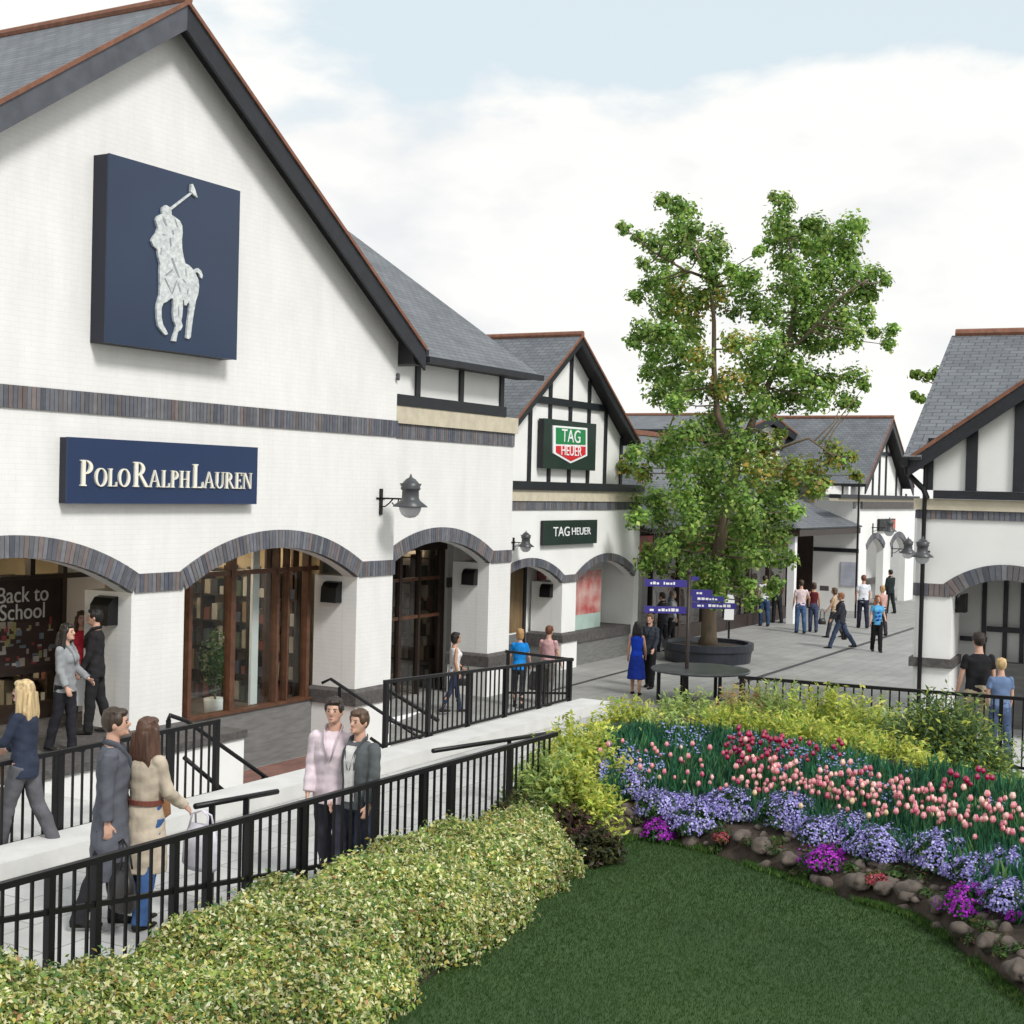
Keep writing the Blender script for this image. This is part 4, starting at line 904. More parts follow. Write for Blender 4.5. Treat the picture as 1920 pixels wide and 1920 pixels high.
# return panels behind
r0 = A.P(A.loc(onA(945, WF))[0], WF, TZ); r1 = A.P(A.loc(g1)[0], WF+.02, TZ)
zt_a = zat(945, 1220, r0)-TZ
railing((onA(948, -3.2), onA(1070, -4.1)), 'short black return railing with no lower bars, at the end of the middle railing', lambda k: (zat(948, 1221, onA(948, -3.2))-TZ)*(1-k)+(zat(1070, 1237, onA(1070, -4.1))-TZ)*k, lambda k: .25, step=.2, bars=False, posts=[.02], pr_=.028)
railing((onA(722, -3.0), onA(818, -4.0)), 'short black return railing behind the grey-jacketed man, by the steps', lambda k: (zat(722, 1290, onA(722, -3))-TZ)*(1-k)+.3*k, lambda k: .2*(1-k)+.05*k, step=.2, bars=False, posts=[.02], pr_=.028)
# stairs and stair handrails
def stairs(u0, u1, w0, w1, z0, z1, n, label):
    m = MB(); 
    for i in range(n):
        a = u0+(u1-u0)*i/n; b = u0+(u1-u0)*(i+1)/n; z = z0+(z1-z0)*(i+1)/(n+1)
        m.box(min(a, b), max(a, b), w0, w1, min(z1, z0)-.05, z)
    t = thing('steps', label, 'steps', A.o, A.rz); m.obj('treads', M['concrete'], t)
stairs(-4.098, -2.0, -4.158, -1.9, TZ, CZ, 7, 'short flight of concrete steps going down from the left terrace to the sunken court')
def handrail(pts, posts, label, r=.026):
    t = thing('handrail', label, 'handrail', pts[0], 0); b = Vector(pts[0])
    m = MB(); m.tube([Vector(p)-b for p in pts], r, 8); m.obj('rail', M['iron'], t, True)
    for (p, q) in posts: m = MB(); m.bar(Vector(p)-b, Vector(q)-b, .05, .05); m.obj('post', M['iron'], t)
def sta(px, py, w):  # world point on plane w through pixel
    u, z = A.uz(px, py, w); return A.P(u, w, z)
a = sta(318, 1341, -3.6); b = sta(505, 1462, -4.0); c = sta(522, 1460, -3.9)
handrail([sta(316, 1350, -3.6), a, sta(365, 1345, -3.65) if False else sta(350, 1352, -3.66), b, c], [(sta(316, 1350, -3.6), A.P(A.loc(a)[0], -3.6, TZ)), (sta(494, 1458, -4.0), A.P(A.loc(b)[0]-.05, -4.0, CZ))], 'black sloping handrail of the left steps, higher of the pair')
handrail([sta(345, 1420, -3.9), sta(432, 1494, -4.1)], [], 'lower black sloping bar of the left steps')
a = sta(620, 1273, -1.5); b = sta(800, 1392, -3.2)
handrail([sta(603, 1281, -1.4), a, b, sta(815, 1396, -3.25)], [(sta(637, 1288, -1.6), sta(637, 1318, -1.6)), (sta(790, 1388, -3.2), A.P(A.loc(b)[0], -3.2, CZ+.1))], 'black sloping handrail in front of the white pier, upper of the pair')
handrail([sta(695, 1384, -3.0), sta(768, 1436, -3.7)], [], 'lower black sloping bar behind the grey-jacketed man')
# walkway handrails
a = sta(366, 1512, -6.9); b = sta(520, 1484, -6.9)
handrail([a, b], [(sta(398, 1508, -6.9), A.P(A.loc(sta(398, 1508, -6.9))[0], -6.9, TZ)), (sta(462, 1496, -6.9), A.P(A.loc(sta(462, 1496, -6.9))[0], -6.9, TZ))], 'black walkway handrail behind the pale carrier bag')
a = sta(812, 1408, -6.9); b = sta(1050, 1372, -6.9)
handrail([a, b], [(sta(955, 1388, -6.9), A.P(A.loc(sta(955, 1388, -6.9))[0], -6.9, TZ))], 'black walkway handrail reaching towards the golden shrubs')
# right side railing
ra, rb_ = atd(1385, 1400, 20.5), atd(1935, 1400, 18.9); ra.z = rb_.z = TZ
lr = (rb_-ra).length; hra = zat(1385, 1270, ra)-TZ; hrb = zat(1920, 1312, rb_)-TZ
railing((ra, rb_), 'black railing behind the flower bed, in front of the man and child at the right', lambda k: hra+(hrb-hra)*k, lambda k: .15, step=.12, posts=[.03, lr*.33, lr*.66, lr-.4], pr_=.026)

# ------------------------------------------------------------------ plaza furniture
ptc = atz(1335, 1246, 0); ptc.y += .9
pl = thing('round_tree_planter', 'round black planter ring around the trunk of the tall tree', 'planter', (ptc.x, ptc.y, 0))
rp0 = (atz(1418, 1240, 0)-atz(1252, 1240, 0)).length/2*.98
m = MB(); m.lathe([(rp0*.93, 0), (rp0*.96, .30), (rp0, .34), (rp0, .52), (rp0*.88, .52), (rp0*.86, .42), (.01, .40)], n=40); m.obj('tub', M['darktub'], pl)
m = MB(); m.lathe([(rp0*.85, .402), (rp0*.6, .44), (.01, .45)], n=30); m.obj('soil', M['soil'], pl)
bc = atz(1312, 1318, 0)
bn = thing('round_table', 'round dark grey table on black legs in front of the tree planter', 'table', (bc.x, bc.y, 0))
rb0 = 90/F_PX*bc.y*1.02
m = MB(); hb_ = .76; m.lathe([(rb0*.1, hb_-.05), (rb0, hb_-.05), (rb0+.02, hb_-.02), (rb0, hb_), (rb0*.1, hb_)], n=40); m.obj('tabletop', M['benchtop'], bn)
for k in range(8):
    a = 2*math.pi*k/8+.3; m = MB(); m.bar((rb0*.92*math.cos(a), rb0*.92*math.sin(a), 0), (rb0*.92*math.cos(a), rb0*.92*math.sin(a), hb_-.051), .07, .07); m.obj('leg', M['iron'], bn)
# finger post
fp = atz(1286, 1318, 0)
fpt = thing('fingerpost', 'dark brown fingerpost with six purple-blue direction arms', 'signpost', (fp.x, fp.y, 0))
ztp = zat(1287, 1075, fp)
m = MB(); m.tube([(0, 0, 0), (0, 0, .5), (0, 0, ztp)], [.06, .045, .04], 10); m.ell((0, 0, ztp+.03), (.06, .06, .07)); m.obj('pole', M['darkbrown'], fpt, True)
def finger(x0, x1, y0, y1, seed, yaw=0):
    z1, z0 = zat(0, y0, fp), zat(0, y1, fp); k = fp.y/F_PX
    a, b = (x0-1286)*k, (x1-1286)*k
    f = MB(); f.box(a, b, -.02, .02, z0, z1); fo = f.obj('direction_arm', M['blue'], fpt); rr = random.Random(seed); g = MB(); x = min(a, b)+.12
    while x < max(a, b)-.2:
        w_ = rr.uniform(.03, .09); hh = (z1-z0); g.box(x, x+w_, -.024, -.021, z0+hh*.3, z0+hh*rr.choice([.6, .7, .75])); x += w_+.02+(.08 if rr.random() < .18 else 0)
    g.obj('arm_marks', M['purewhite'], fo)
finger(1203, 1282, 1088, 1101, 1); finger(1203, 1282, 1138, 1151, 2); finger(1290, 1304, 1081, 1088, 3); finger(1290, 1330, 1105, 1117, 4); finger(1292, 1352, 1117, 1127, 5); finger(1292, 1376, 1129, 1140, 6)
# small white notice on post by the trunk
np_ = atz(1366, 1200, 0)
t = thing('notice_stand', 'white notice on a slim stand to the right of the tree trunk', 'notice', (np_.x, np_.y, 0))
k = np_.y/F_PX
m = MB(); m.box(-.03, .03, -.02, .02, 0, zat(0, 1165, np_)); m.obj('stand', M['iron'], t)
m = MB(); z0, z1 = zat(0, 1162, np_), zat(0, 1115, np_); m.prism([(-10*k, z0), (8*k, z0), (9*k, z1-.15), (5*k, z1), (-5*k, z1), (-9*k, z1-.15)], -.05, -.022); m.obj('panel', M['purewhite'], t)

# ------------------------------------------------------------------ foliage helpers
def leaf_mesh(name, P, N, S, C, mats, aspect=.5, fold=.15, T=None):
    """P centres, N normals, S lengths, C colours -> mesh of folded leaf-shaped quads"""
    P = np.asarray(P, float); N = np.asarray(N, float); n = len(P); S = np.asarray(S, float).reshape(-1, 1)
    N /= np.linalg.norm(N, axis=1, keepdims=True)+1e-9
    if T is None: T = rng.normal(size=(n, 3))
    T = T-(T*N).sum(1, keepdims=True)*N; T /= np.linalg.norm(T, axis=1, keepdims=True)+1e-9
    B = np.cross(N, T)
    v = np.stack([P-T*S*.5, P+B*S*aspect*.5+N*S*fold-T*S*.05, P+T*S*.5, P-B*S*aspect*.5+N*S*fold-T*S*.05], 1).reshape(-1, 3)
    me = bpy.data.meshes.new(name); me.vertices.add(4*n); me.vertices.foreach_set('co', v.ravel())
    me.loops.add(4*n); me.loops.foreach_set('vertex_index', np.arange(4*n, dtype=np.int32))
    me.polygons.add(n); me.polygons.foreach_set('loop_start', np.arange(0, 4*n, 4, dtype=np.int32))
    try: me.polygons.foreach_set('loop_total', np.full(n, 4, dtype=np.int32))
    except Exception: pass
    a = me.color_attributes.new('Col', 'FLOAT_COLOR', 'CORNER'); C = np.clip(np.asarray(C, float), 0, 1)
    cc = np.repeat(np.concatenate([C, np.ones((n, 1))], 1), 4, 0); a.data.foreach_set('color', cc.ravel())
    me.materials.append(mats); me.update(calc_edges=True); me.validate(); return me
def pick(cols, w, n, jit=.18):
    cols = np.array(cols); w = np.array(w, float); w /= w.sum(); c = cols[rng.choice(len(cols), n, p=w)]
    return c*(1+rng.normal(size=(n, 1))*jit)
def objm(name, me, parent=None, loc=None):
    o = bpy.data.objects.new(name, me); COL.objects.link(o)
    if parent: o.parent = parent
    if loc is not None: o.location = loc
    return o
def vnoise(x, y, s=1., seed=0):
    r = np.random.default_rng(seed); z = 0
    for k in range(5):
        a = r.uniform(0, 6.28); f = s*(.7+.5*k); z = z+np.sin(x*f*np.cos(a)+y*f*np.sin(a)+r.uniform(0, 6.28))/(1+.4*k)
    return z/2.5

# ------------------------------------------------------------------ tall tree
TD = ptc.y
tree = thing('tall_tree', 'tall leafy green tree with forked crown, rising from the round planter', 'tree', (ptc.x, ptc.y, .4))
CL = [(160,200,25),(215,240,25),(325,90,35),(385,110,45),(380,190,60),(440,130,40),(450,210,45),(290,290,55),(330,330,50),(250,350,30),(420,260,45),(500,290,50),(550,230,40),(570,300,45),(520,350,50),(540,420,35),(410,400,30),(270,430,40),(330,440,60),(400,480,60),(220,480,35),(480,500,60),(340,530,70),(430,560,70),(560,490,60),(240,640,50),(300,640,50),(200,690,30),(360,650,70),(460,640,60),(300,740,60),(400,740,70),(480,760,60),(260,810,35),(350,830,60),(310,900,50),(400,880,70),(480,870,60),(380,950,50),(620,390,40),(660,420,50),(700,480,60),(640,560,25),(720,400,40),(740,300,25),(800,70,25),(850,100,40),(820,180,60),(870,230,50),(800,270,50),(850,330,60),(930,250,60),(980,200,50),(950,180,30),(1000,280,60),(1060,230,60),(1130,170,50),(1170,190,35),(1130,270,60),(1100,340,60),(1000,370,70),(900,400,60),(1050,430,70),(1150,390,50),(1230,400,45),(1280,420,30),(1160,480,60),(1220,480,40),(1060,520,70),(950,500,70),(850,480,60),(800,560,60),(740,560,50),(900,600,80),(1000,600,70),(1100,580,60),(1190,560,45),(1140,660,50),(1050,680,50),(1240,650,25),(1300,640,30),(1295,700,25),(960,700,60),(860,680,60),(760,680,70),(640,700,60),(700,780,70),(800,800,70),(900,800,60),(980,840,60),(1060,850,50),(1150,840,45),(1190,880,25),(1000,920,60),(1100,940,40),(1150,960,25),(900,920,70),(820,940,60),(720,880,70),(620,860,60),(560,900,60),(640,980,70),(740,980,60),(540,1020,60),(440,1080,70),(360,1120,60),(300,1170,50),(210,1170,40),(170,1230,35),(240,1250,40),(560,1120,70),(660,1120,70),(760,1130,60),(830,1090,30),(800,1220,60),(700,1240,70),(590,1230,80),(480,1220,70),(380,1230,60),(880,1240,60),(950,1240,60),(1050,1150,40),(1070,1200,50),(1140,1180,20),(1150,1260,25),(980,1310,50),(1030,1290,30),(860,1330,60),(760,1340,70),(650,1350,80),(540,1340,80),(420,1330,70),(300,1350,60),(200,1380,50),(210,1450,40),(160,1480,25),(330,1440,60),(450,1450,80),(570,1450,80),(690,1450,80),(800,1440,70),(890,1420,40),(830,1530,50),(740,1550,60),(640,1560,80),(540,1560,70),(430,1550,70),(340,1560,50),(260,1580,40),(250,1640,35),(190,1640,30),(330,1650,40),(430,1650,50),(540,1660,70),(640,1660,60),(740,1620,50),(820,1620,50),(880,1620,30),(560,1740,50),(640,1720,50),(480,1740,30),(700,1720,30),(790,1740,40),(700,1800,35),(560,1790,35)]
cls = []
for (x, y, r) in CL:
    px, py, pr2 = 1100+x/2.285, 340+y/2.285, r/2.285
    cx = (px-1335)/180.; dd = TD+rng.uniform(-1, 1)*2.2*math.sqrt(max(.1, 1-cx*cx*.8))
    p = atd(px, py, dd); cls.append((Vector(p), pr2*dd/F_PX, x, y))
b0 = Vector((ptc.x, ptc.y, .42))
# trunk and limbs
tm = MB()
def pxp(x, y, dy=0): return Vector(atd(1100+x/2.285, 340+y/2.285, TD+dy))-Vector((ptc.x, ptc.y, .4))
main = [Vector((0, 0, 0)), Vector((.02, 0, .3)), Vector((0, 0, 1.2)), pxp(560, 1600), pxp(600, 1400), pxp(640, 1200), pxp(690, 1080)]
tm.tube(main, [.30, .22, .19, .17, .16, .15, .12], 12)
L1 = [main[5], pxp(560, 1000, -.3), pxp(545, 800, -.4), pxp(545, 600, -.3), pxp(530, 420, -.2), pxp(440, 260), pxp(380, 120)]
L2 = [main[6], pxp(740, 950, .3), pxp(820, 780, .3), pxp(870, 650, .2), pxp(900, 500), pxp(880, 330), pxp(840, 100)]
L3 = [main[4], pxp(520, 1300, .6), pxp(430, 1150, .9), pxp(330, 1050, 1.2)]
L4 = [main[5], pxp(800, 1150, -.6), pxp(950, 1100, -.9), pxp(1060, 1180, -1)]
L5 = [L2[2], pxp(960, 640, -.5), pxp(1080, 500, -.8), pxp(1200, 420, -1)]
L6 = [L2[4], pxp(1000, 380, .6), pxp(1100, 250, .8)]
L7 = [L1[2], pxp(450, 740, .5), pxp(330, 680, .8)]
L8 = [L1[4], pxp(420, 380, -.4), pxp(280, 300, -.5), pxp(170, 205, -.5)]
for L, r0 in ((L1, .10), (L2, .11), (L3, .07), (L4, .07), (L5, .06), (L6, .05), (L7, .05), (L8, .05)):
    tm.tube(L, [r0*(1-.8*i/(len(L)-1)) for i in range(len(L))], 7)
skel = [p for L in (main[2:], L1, L2, L3, L4, L5, L6, L7, L8) for p in L]
skel2 = []
for L in (main[2:], L1, L2, L3, L4, L5, L6, L7, L8):
    for a_, b_ in zip(L[:-1], L[1:]):
        for k in range(5): skel2.append(a_.lerp(b_, k/5))
off = Vector((ptc.x, ptc.y, .4))
for (c, r, x, y) in cls:
    q = c-off; s_ = min([p for p in skel2 if p.z < q.z+.3] or skel2, key=lambda p: (p-q).length)
    mid = s_.lerp(q, .5)+Vector((rng.normal()*.08, rng.normal()*.08, -.05)); tm.tube([s_, mid, q], [.028, .018, .008], 5)
tm.obj('trunk', M['bark'], tree, True)
P = []; N = []; C = []; S = []
GL = [(.22, .37, .08), (.31, .47, .10), (.13, .25, .06), (.46, .54, .16)]; OL = [(.50, .34, .08), (.36, .34, .07), (.24, .32, .08)]
for (c, r, x, y) in cls:
    r *= 1.12; n = int(800*(r/.7)**2)+80
    warm = .0
    for (wx, wy, wr) in ((800, 1190, 120), (1040, 1240, 130), (560, 720, 110), (240, 1260, 80), (620, 860, 110), (480, 500, 90)):
        if math.hypot(x-wx, y-wy) < wr: warm = .55
    d = rng.normal(size=(n, 3)); d /= np.linalg.norm(d, axis=1, keepdims=True); rad = r*rng.uniform(.1, 1.0, (n, 1))**.6*np.where(rng.random((n, 1)) < .22, rng.uniform(1, 1.5, (n, 1)), 1)
    # several sub-tufts make it ragged
    tuft = rng.normal(size=(6, 3))*r*.5; d2 = tuft[rng.integers(0, 6, n)]*.55+d*rad*.9
    P.append(np.array(c)[None]+d2); nn = d+rng.normal(size=(n, 3))*.5+np.array([0, -.1, .5]); N.append(nn)
    cc = pick(GL, [4, 3, 3, 1.6], n, .2)*rng.uniform(.82, 1.22); hue = pick(OL, [1, 2, 2], n, .2); k = (rng.random((n, 1)) < warm); C.append(np.where(k, hue, cc)); S.append(rng.uniform(.07, .17, n))
P = np.concatenate(P)-np.array(off); objm('crown', leaf_mesh('crown', P, np.concatenate(N), np.concatenate(S), np.concatenate(C), M['leaf'], .75, .12), tree)
# tree behind the right-hand building whose sprigs show past the roof
t2o = FR.P(2.5, 13, 0); tb_ = thing('background_tree', 'light green tree behind the right-hand building, only a few sprigs showing', 'tree', t2o)
m = MB(); m.tube([(0, 0, 0), (.1, 0, 3), (0, 0, 6.5)], [.16, .12, .05], 8)
pts = []
for (px, py, r) in ((1722, 700, 11), (1740, 706, 9), (1716, 742, 9), (1728, 748, 10), (1756, 700, 14), (1712, 702, 7), (1765, 740, 16), (1770, 780, 20)):
    q = atd(px, py, t2o.y+1.0)-t2o; pts.append((q, r*(t2o.y)/F_PX)); m.tube([(0, 0, 5.0), Vector((0, 0, 5.0)).lerp(q, .5)+Vector((0, 0, .2)), q], [.04, .025, .01], 5)
m.obj('trunk', M['bark'], tb_, True)
P = []; N = []
for q, r in pts:
    n = 60; d = rng.normal(size=(n, 3)); P.append(np.array(q)[None]+d*r*.45); N.append(d+np.array([0, -.2, .5]))
P = np.concatenate(P); objm('crown', leaf_mesh('crown', P, np.concatenate(N), rng.uniform(.09, .16, len(P)), pick([(.2, .3, .04), (.14, .25, .04)], [1, 1], len(P)), M['leaf'], .75, .1), tb_)

# ------------------------------------------------------------------ garden: lawn, bed
LZ = 1.0
front = [(1120, 1592), (1140, 1583), (1200, 1572), (1300, 1590), (1400, 1622), (1500, 1655), (1600, 1690), (1700, 1715), (1770, 1755), (1840, 1815), (1925, 1885), (2010, 1960)]
FP = np.array([list(atz(x, y, LZ)) for x, y in front])
ff = np.linspace(0, 1, len(FP))
_bl = np.array([list(atz(x, y, 1.72)) for x, y in ((1128, 1392), (1150, 1362), (1200, 1352), (1300, 1352), (1400, 1362), (1500, 1380), (1600, 1402), (1700, 1430), (1790, 1460), (1860, 1480), (1930, 1500), (2010, 1525))])
def bedp(s, t):
    s = np.atleast_1d(s); t = np.atleast_1d(t)
    a = np.stack([np.interp(s, ff, FP[:, i]) for i in range(3)], 1); b = np.stack([np.interp(s, ff, _bl[:, i]) for i in range(3)], 1)
    p = a+(b-a)*t[:, None]; zz = a[:, 2]+.10+(b[:, 2]-a[:, 2]-.10)*np.clip(t, 0, 1)**.8; p[:, 2] = np.where(t < .03, a[:, 2]-.03+t*4, zz); return p
def s_at(px):    # front curve parameter under column px (approx.)
    return float(np.interp(px, [f[0] for f in front], ff))
# bed soil surface
NS, NT = 60, 16
m = MB(); vs = []
for i in range(NS+1):
    for j in range(NT+1): vs.append(bedp(i/NS, j/NT*1.12-.01)[0])
vs = [(v[0], v[1], v[2]) for v in vs]
m.add(vs, [(i*(NT+1)+j, (i+1)*(NT+1)+j, (i+1)*(NT+1)+j+1, i*(NT+1)+j+1) for i in range(NS) for j in range(NT)])
struct(m.obj('flower_bed_soil', M['soil'], smooth=True))
# lawn outline (left edge against the hedge)
hedge_edge = [(640, 1990), (700, 1925), (760, 1870), (850, 1805), (930, 1755), (1000, 1700), (1050, 1645), (1080, 1612)]
LP = [list(atz(x, y, LZ)) for x, y in hedge_edge]
lawn_poly = [(p[0], p[1]) for p in LP]+[(p[0]+0*1, p[1]) for p in FP]
m = MB()
ext = [(-3.2, -2), (9, -2)]
poly = [(ext[0][0], ext[0][1])]+lawn_poly+[ext[1]]
m.slab(poly, LZ-.3, LZ); struct(m.obj('lawn', M['lawn']))
def inside(x, y, poly):
    c = np.zeros(len(x), bool); n = len(poly)
    for i in range(n):
        x0, y0 = poly[i]; x1, y1 = poly[(i+1) % n]
        k = ((y0 > y) != (y1 > y)) & (x < (x1-x0)*(y-y0)/(y1-y0+1e-12)+x0); c ^= k
    return c
# grass blades in view
n = 340000; gx = rng.uniform(-2, 5.5, n); gy = rng.uniform(8.6, 16, n); k = inside(gx, gy, poly); gx, gy = gx[k], gy[k]; n = len(gx)
P = np.stack([gx, gy, np.full(n, LZ+.012)], 1); T = np.stack([rng.normal(size=n)*.35, rng.normal(size=n)*.35, np.ones(n)], 1); N = np.stack([rng.normal(size=n), rng.normal(size=n), np.zeros(n)], 1)
v_ = np.clip(.5+.45*vnoise(gx, gy, 1.3, 3)+.25*vnoise(gx, gy, 5, 9), 0, 1)
C = np.array([.024, .058, .014])[None]*(1-v_[:, None])+np.array([.042, .088, .019])[None]*v_[:, None]; C = C*(1+rng.normal(size=(n, 1))*.10)
# lawn edge a little yellower by the bed
M['grass'] = mat('grass_blade', (.05, .1, .03), .6, attr=True, trans=.2, spec=.15)
stuff(objm('lawn_grass', leaf_mesh('lawn_grass', P, N, rng.uniform(.014, .028, n), C, M['grass'], .22, 0, T)), 'short dark green mown grass covering the lawn', 'grass')

# ------------------------------------------------------------------ variegated hedge
VC = [(.34, .44, .10), (.70, .68, .28), (.11, .21, .07), (.88, .85, .55), (.22, .35, .10), (.56, .46, .12), (.45, .25, .13)]; VW = [3.4, 3.2, 2.4, 3.2, 2.6, 1.2, .3]
def hedge(name, label, base_a, base_b, ztop, dens, seed, cat='hedge', size=(.022, .060), cols=VC, wts=VW, seg=0):
    """mound between two matched lines of ground points (front and back); ztop(s,t) gives height"""
    A_, B_ = np.array(base_a), np.array(base_b); fa, fb = np.linspace(0, 1, len(A_)), np.linspace(0, 1, len(B_))
    def gp(s, t):
        wv = .08*np.sin(s*31+1)+.05*np.sin(s*67)+.03*np.sin(s*131+2); a = np.stack([np.interp(s, fa, A_[:, i]) for i in (0, 1)], 1); a[:, 0] += wv*.8; a[:, 1] -= wv*.5; b = np.stack([np.interp(s, fb, B_[:, i]) for i in (0, 1)], 1); return a+(b-a)*t[:, None]
    def surf(s, t):
        g = gp(s, t); e = (1-np.abs(2*t-1)**5.0)**.5; es = np.clip(np.minimum(s, 1-s)*14, 0, 1)**.5
        h = ztop(s, t, g)*e*es; return np.concatenate([g, (LZ-.05+h)[:, None]], 1)
    n = dens; s = rng.random(n); t = rng.random(n)**1.0
    p = surf(s, t); e = 1e-3; ps = surf(np.clip(s+e, 0, 1), t)-surf(np.clip(s-e, 0, 1), t); pt_ = surf(s, np.clip(t+e, 0, 1))-surf(s, np.clip(t-e, 0, 1)); nn = np.cross(ps, pt_); nn /= np.linalg.norm(nn, axis=1, keepdims=True)+1e-9
    nn = np.where(nn[:, 2:3] < 0, -nn, nn)
    bumpy = .08*vnoise(p[:, 0], p[:, 1], 4, seed)+.06*vnoise(p[:, 0], p[:, 1], 12, seed+1)+.03*vnoise(p[:, 0], p[:, 1], 30, seed+2)
    depth = rng.random(n)**2*.18; spr = (rng.random(n) < .05)*rng.random(n)*.09; depth = depth-spr
    p = p+nn*(bumpy-depth+.02)[:, None]+rng.normal(size=(n, 3))*.012
    th = thing(name, label, cat, (float(A_[:, 0].mean()), float(A_[:, 1].mean()), LZ)); o = np.array(th.location)
    cl_ = pick(cols, wts, n, .16)
    objm('foliage', leaf_mesh('foliage', p-o, nn*.8+rng.normal(size=(n, 3))*.55, rng.uniform(*size, n), cl_, M['leaf'], .48, .12), th)
    # woody core under the leaves
    m = MB(); K, J = 40, 10; vs = []
    for i in range(K+1):
        for j in range(J+1):
            q = surf(np.array([i/K]), np.array([j/J]))[0]; q = q-o; vs.append((q[0], q[1], q[2]-.24))
    m.add(vs, [(i*(J+1)+j, (i+1)*(J+1)+j, (i+1)*(J+1)+j+1, i*(J+1)+j+1) for i in range(K) for j in range(J)]); m.obj('branches', mat('twig_mass', (.035, .045, .02), .95, var=.5, vscale=14, bump=.8), th, True)
    return th
# front line follows the lawn edge, back line follows the railing
fl = [atz(x, y, LZ) for x, y in ((-140, 2500), (300, 2260), (560, 2060), (705, 1930), (860, 1812), (1010, 1706), (1068, 1645), (1096, 1605))]
fl[0] = Vector((-4.6, 6.2, 0)); fl[1] = Vector((-2.9, 7.4, 0)); fl[2] = Vector((-1.7, 8.7, 0))
bl_ = [onA(x, WN-.12, 1.5) for x in (-260, 0, 170, 380, 600, 760, 880, 1010)]
crest = [(-260, 1860), (0, 1792), (170, 1792), (380, 1700), (600, 1612), (760, 1560), (880, 1530), (1010, 1530)]
hz_ = [zat(0, crest[i][1], bl_[i]+Vector(((0, 0, 0))))-LZ+.13 for i in range(8)]
def ztop_h(s, t, g):
    hb = np.interp(s, np.linspace(0, 1, 8), hz_); return (hb-.04)*(.45+.55*np.clip(t*1.35, 0, 1))+.17*vnoise(g[:, 0], g[:, 1], 2.3, 5)*np.clip(2-2*t, 0, 1)+.09*vnoise(g[:, 0], g[:, 1], 5.5, 8)
fa_ = [(p.x, p.y) for p in fl]; ba_ = [(p.x, p.y) for p in bl_]
hedge('variegated_hedge', 'broad cream and green variegated hedge between the front railing and the dark lawn', fa_, ba_, ztop_h, 330000, 11)

# golden feathery shrubs behind the tulips
def shrub(px, py, d, rw, rh, cols, wts, label, n=2600, name='golden_shrub', size=(.05, .11), grp='golden shrubs along the back of the flower bed', droop=True):
    top = atd(px, py, d); zb = 1.05; h = top.z-zb; c = Vector((top.x, top.y, zb))
    th = thing(name, label, 'shrub', c, 0, grp)
    r = rng; P = []; T = []
    # feathery sprays: stems with leaflets along them
    n *= 4; ns = n//18; stems = MB()
    for i in range(ns):
        a = r.uniform(0, 2*math.pi); el = r.uniform(.15, 1.45); L = 1/math.sqrt((math.cos(el)/rw)**2+(math.sin(el)/h)**2)*r.uniform(.45, 1.03)
        dv = np.array([math.cos(a)*math.cos(el), math.sin(a)*math.cos(el), math.sin(el)]); tip = dv*L; base = tip*.45
        k = np.linspace(0, 1, 18)[:, None]; line = base+(tip-base)*k; 
        out_ = np.array([dv[0], dv[1], 0]); line = line+out_*k**2*.09*rw; line[:, 2] -= (k[:, 0]**2)*.06
        P.append(line+r.normal(size=(18, 3))*.035*rw); T.append(np.tile(dv+r.normal(size=3)*.2, (18, 1))+r.normal(size=(18, 3))*.7)
        if i % 4 == 0: stems.tube([(0, 0, 0), tuple(base), tuple(line[9])], [.012, .008, .004], 4)
    P = np.concatenate(P); T = np.concatenate(T); n = len(P)
    N = rng.normal(size=(n, 3))*.6+np.array([0, -.2, .9])
    objm('foliage', leaf_mesh('foliage', P, N, rng.uniform(*size, n), pick(cols, wts, n, .2), M['leaf'], .36, .1, T), th); stems.obj('stems', M['bark'], th)
    return th
GY = [(.60, .63, .11), (.46, .56, .11), (.74, .73, .20), (.26, .40, .09)]; GW_ = [3, 3, 2, 2]
GN = [(.38, .50, .18), (.52, .60, .18), (.24, .36, .11)]; PK = [(.50, .48, .16), (.56, .36, .20), (.34, .42, .12)]
shr = [(1090, 1335, 16.3, .62, GY, 'leftmost golden shrub, next to the end of the middle railing', 3600), (1040, 1395, 15.2, .5, GN, 'soft green shrub at the left tip of the flower bed', 3000), (1180, 1316, 17.6, .62, GY, 'golden-green shrub below the woman in the blue dress', 3600),
       (1290, 1302, 18.2, .6, GN, 'green feathery shrub in front of the round table', 3200), (1400, 1288, 18.6, .55, PK, 'shrub with peachy new leaves at the right of the round table', 3000), (1465, 1280, 18.4, .55, GN, 'grey-green shrub at the left end of the bed-side railing', 3000),
       (1540, 1290, 18.0, .6, GY, 'golden shrub below the plaza with the walking people', 3400), (1625, 1302, 17.6, .62, GY, 'golden shrub left of the dark layered bush', 3400), (1350, 1335, 17.3, .6, GY, 'low golden shrub just behind the crimson tulips', 3200),
       (1480, 1345, 17.0, .6, GY, 'bright golden shrub right of the crimson tulips', 3200), (1590, 1365, 16.5, .6, GY, 'low golden shrub beside the dark layered bush', 3200), (1240, 1345, 16.9, .55, GN, 'low green shrub behind the left-hand tulips', 2800),
       (1690, 1325, 17.2, .5, GN, 'mid green shrub touching the left of the dark layered bush', 2600), (1120, 1378, 15.9, .5, GY, 'low golden shrub above the first blue flower clump', 2600), (1075, 1415, 15.0, .5, GY, 'golden shrub between the soft green one and the purple-leaved bush', 3200), (1010, 1425, 14.9, .42, GN, 'green shrub touching the end post of the front railing', 2600)]
_lab2 = ['golden shrub behind the left edge of the crimson patch', 'lime-green shrub directly behind the largest crimson patch', 'lime-green shrub behind the right end of the crimson patch', 'lime-green shrub behind the first dense pink drift', 'low lime-green shrub left of the dark bush trunk', 'low golden shrub tucked in front of the dark layered bush']
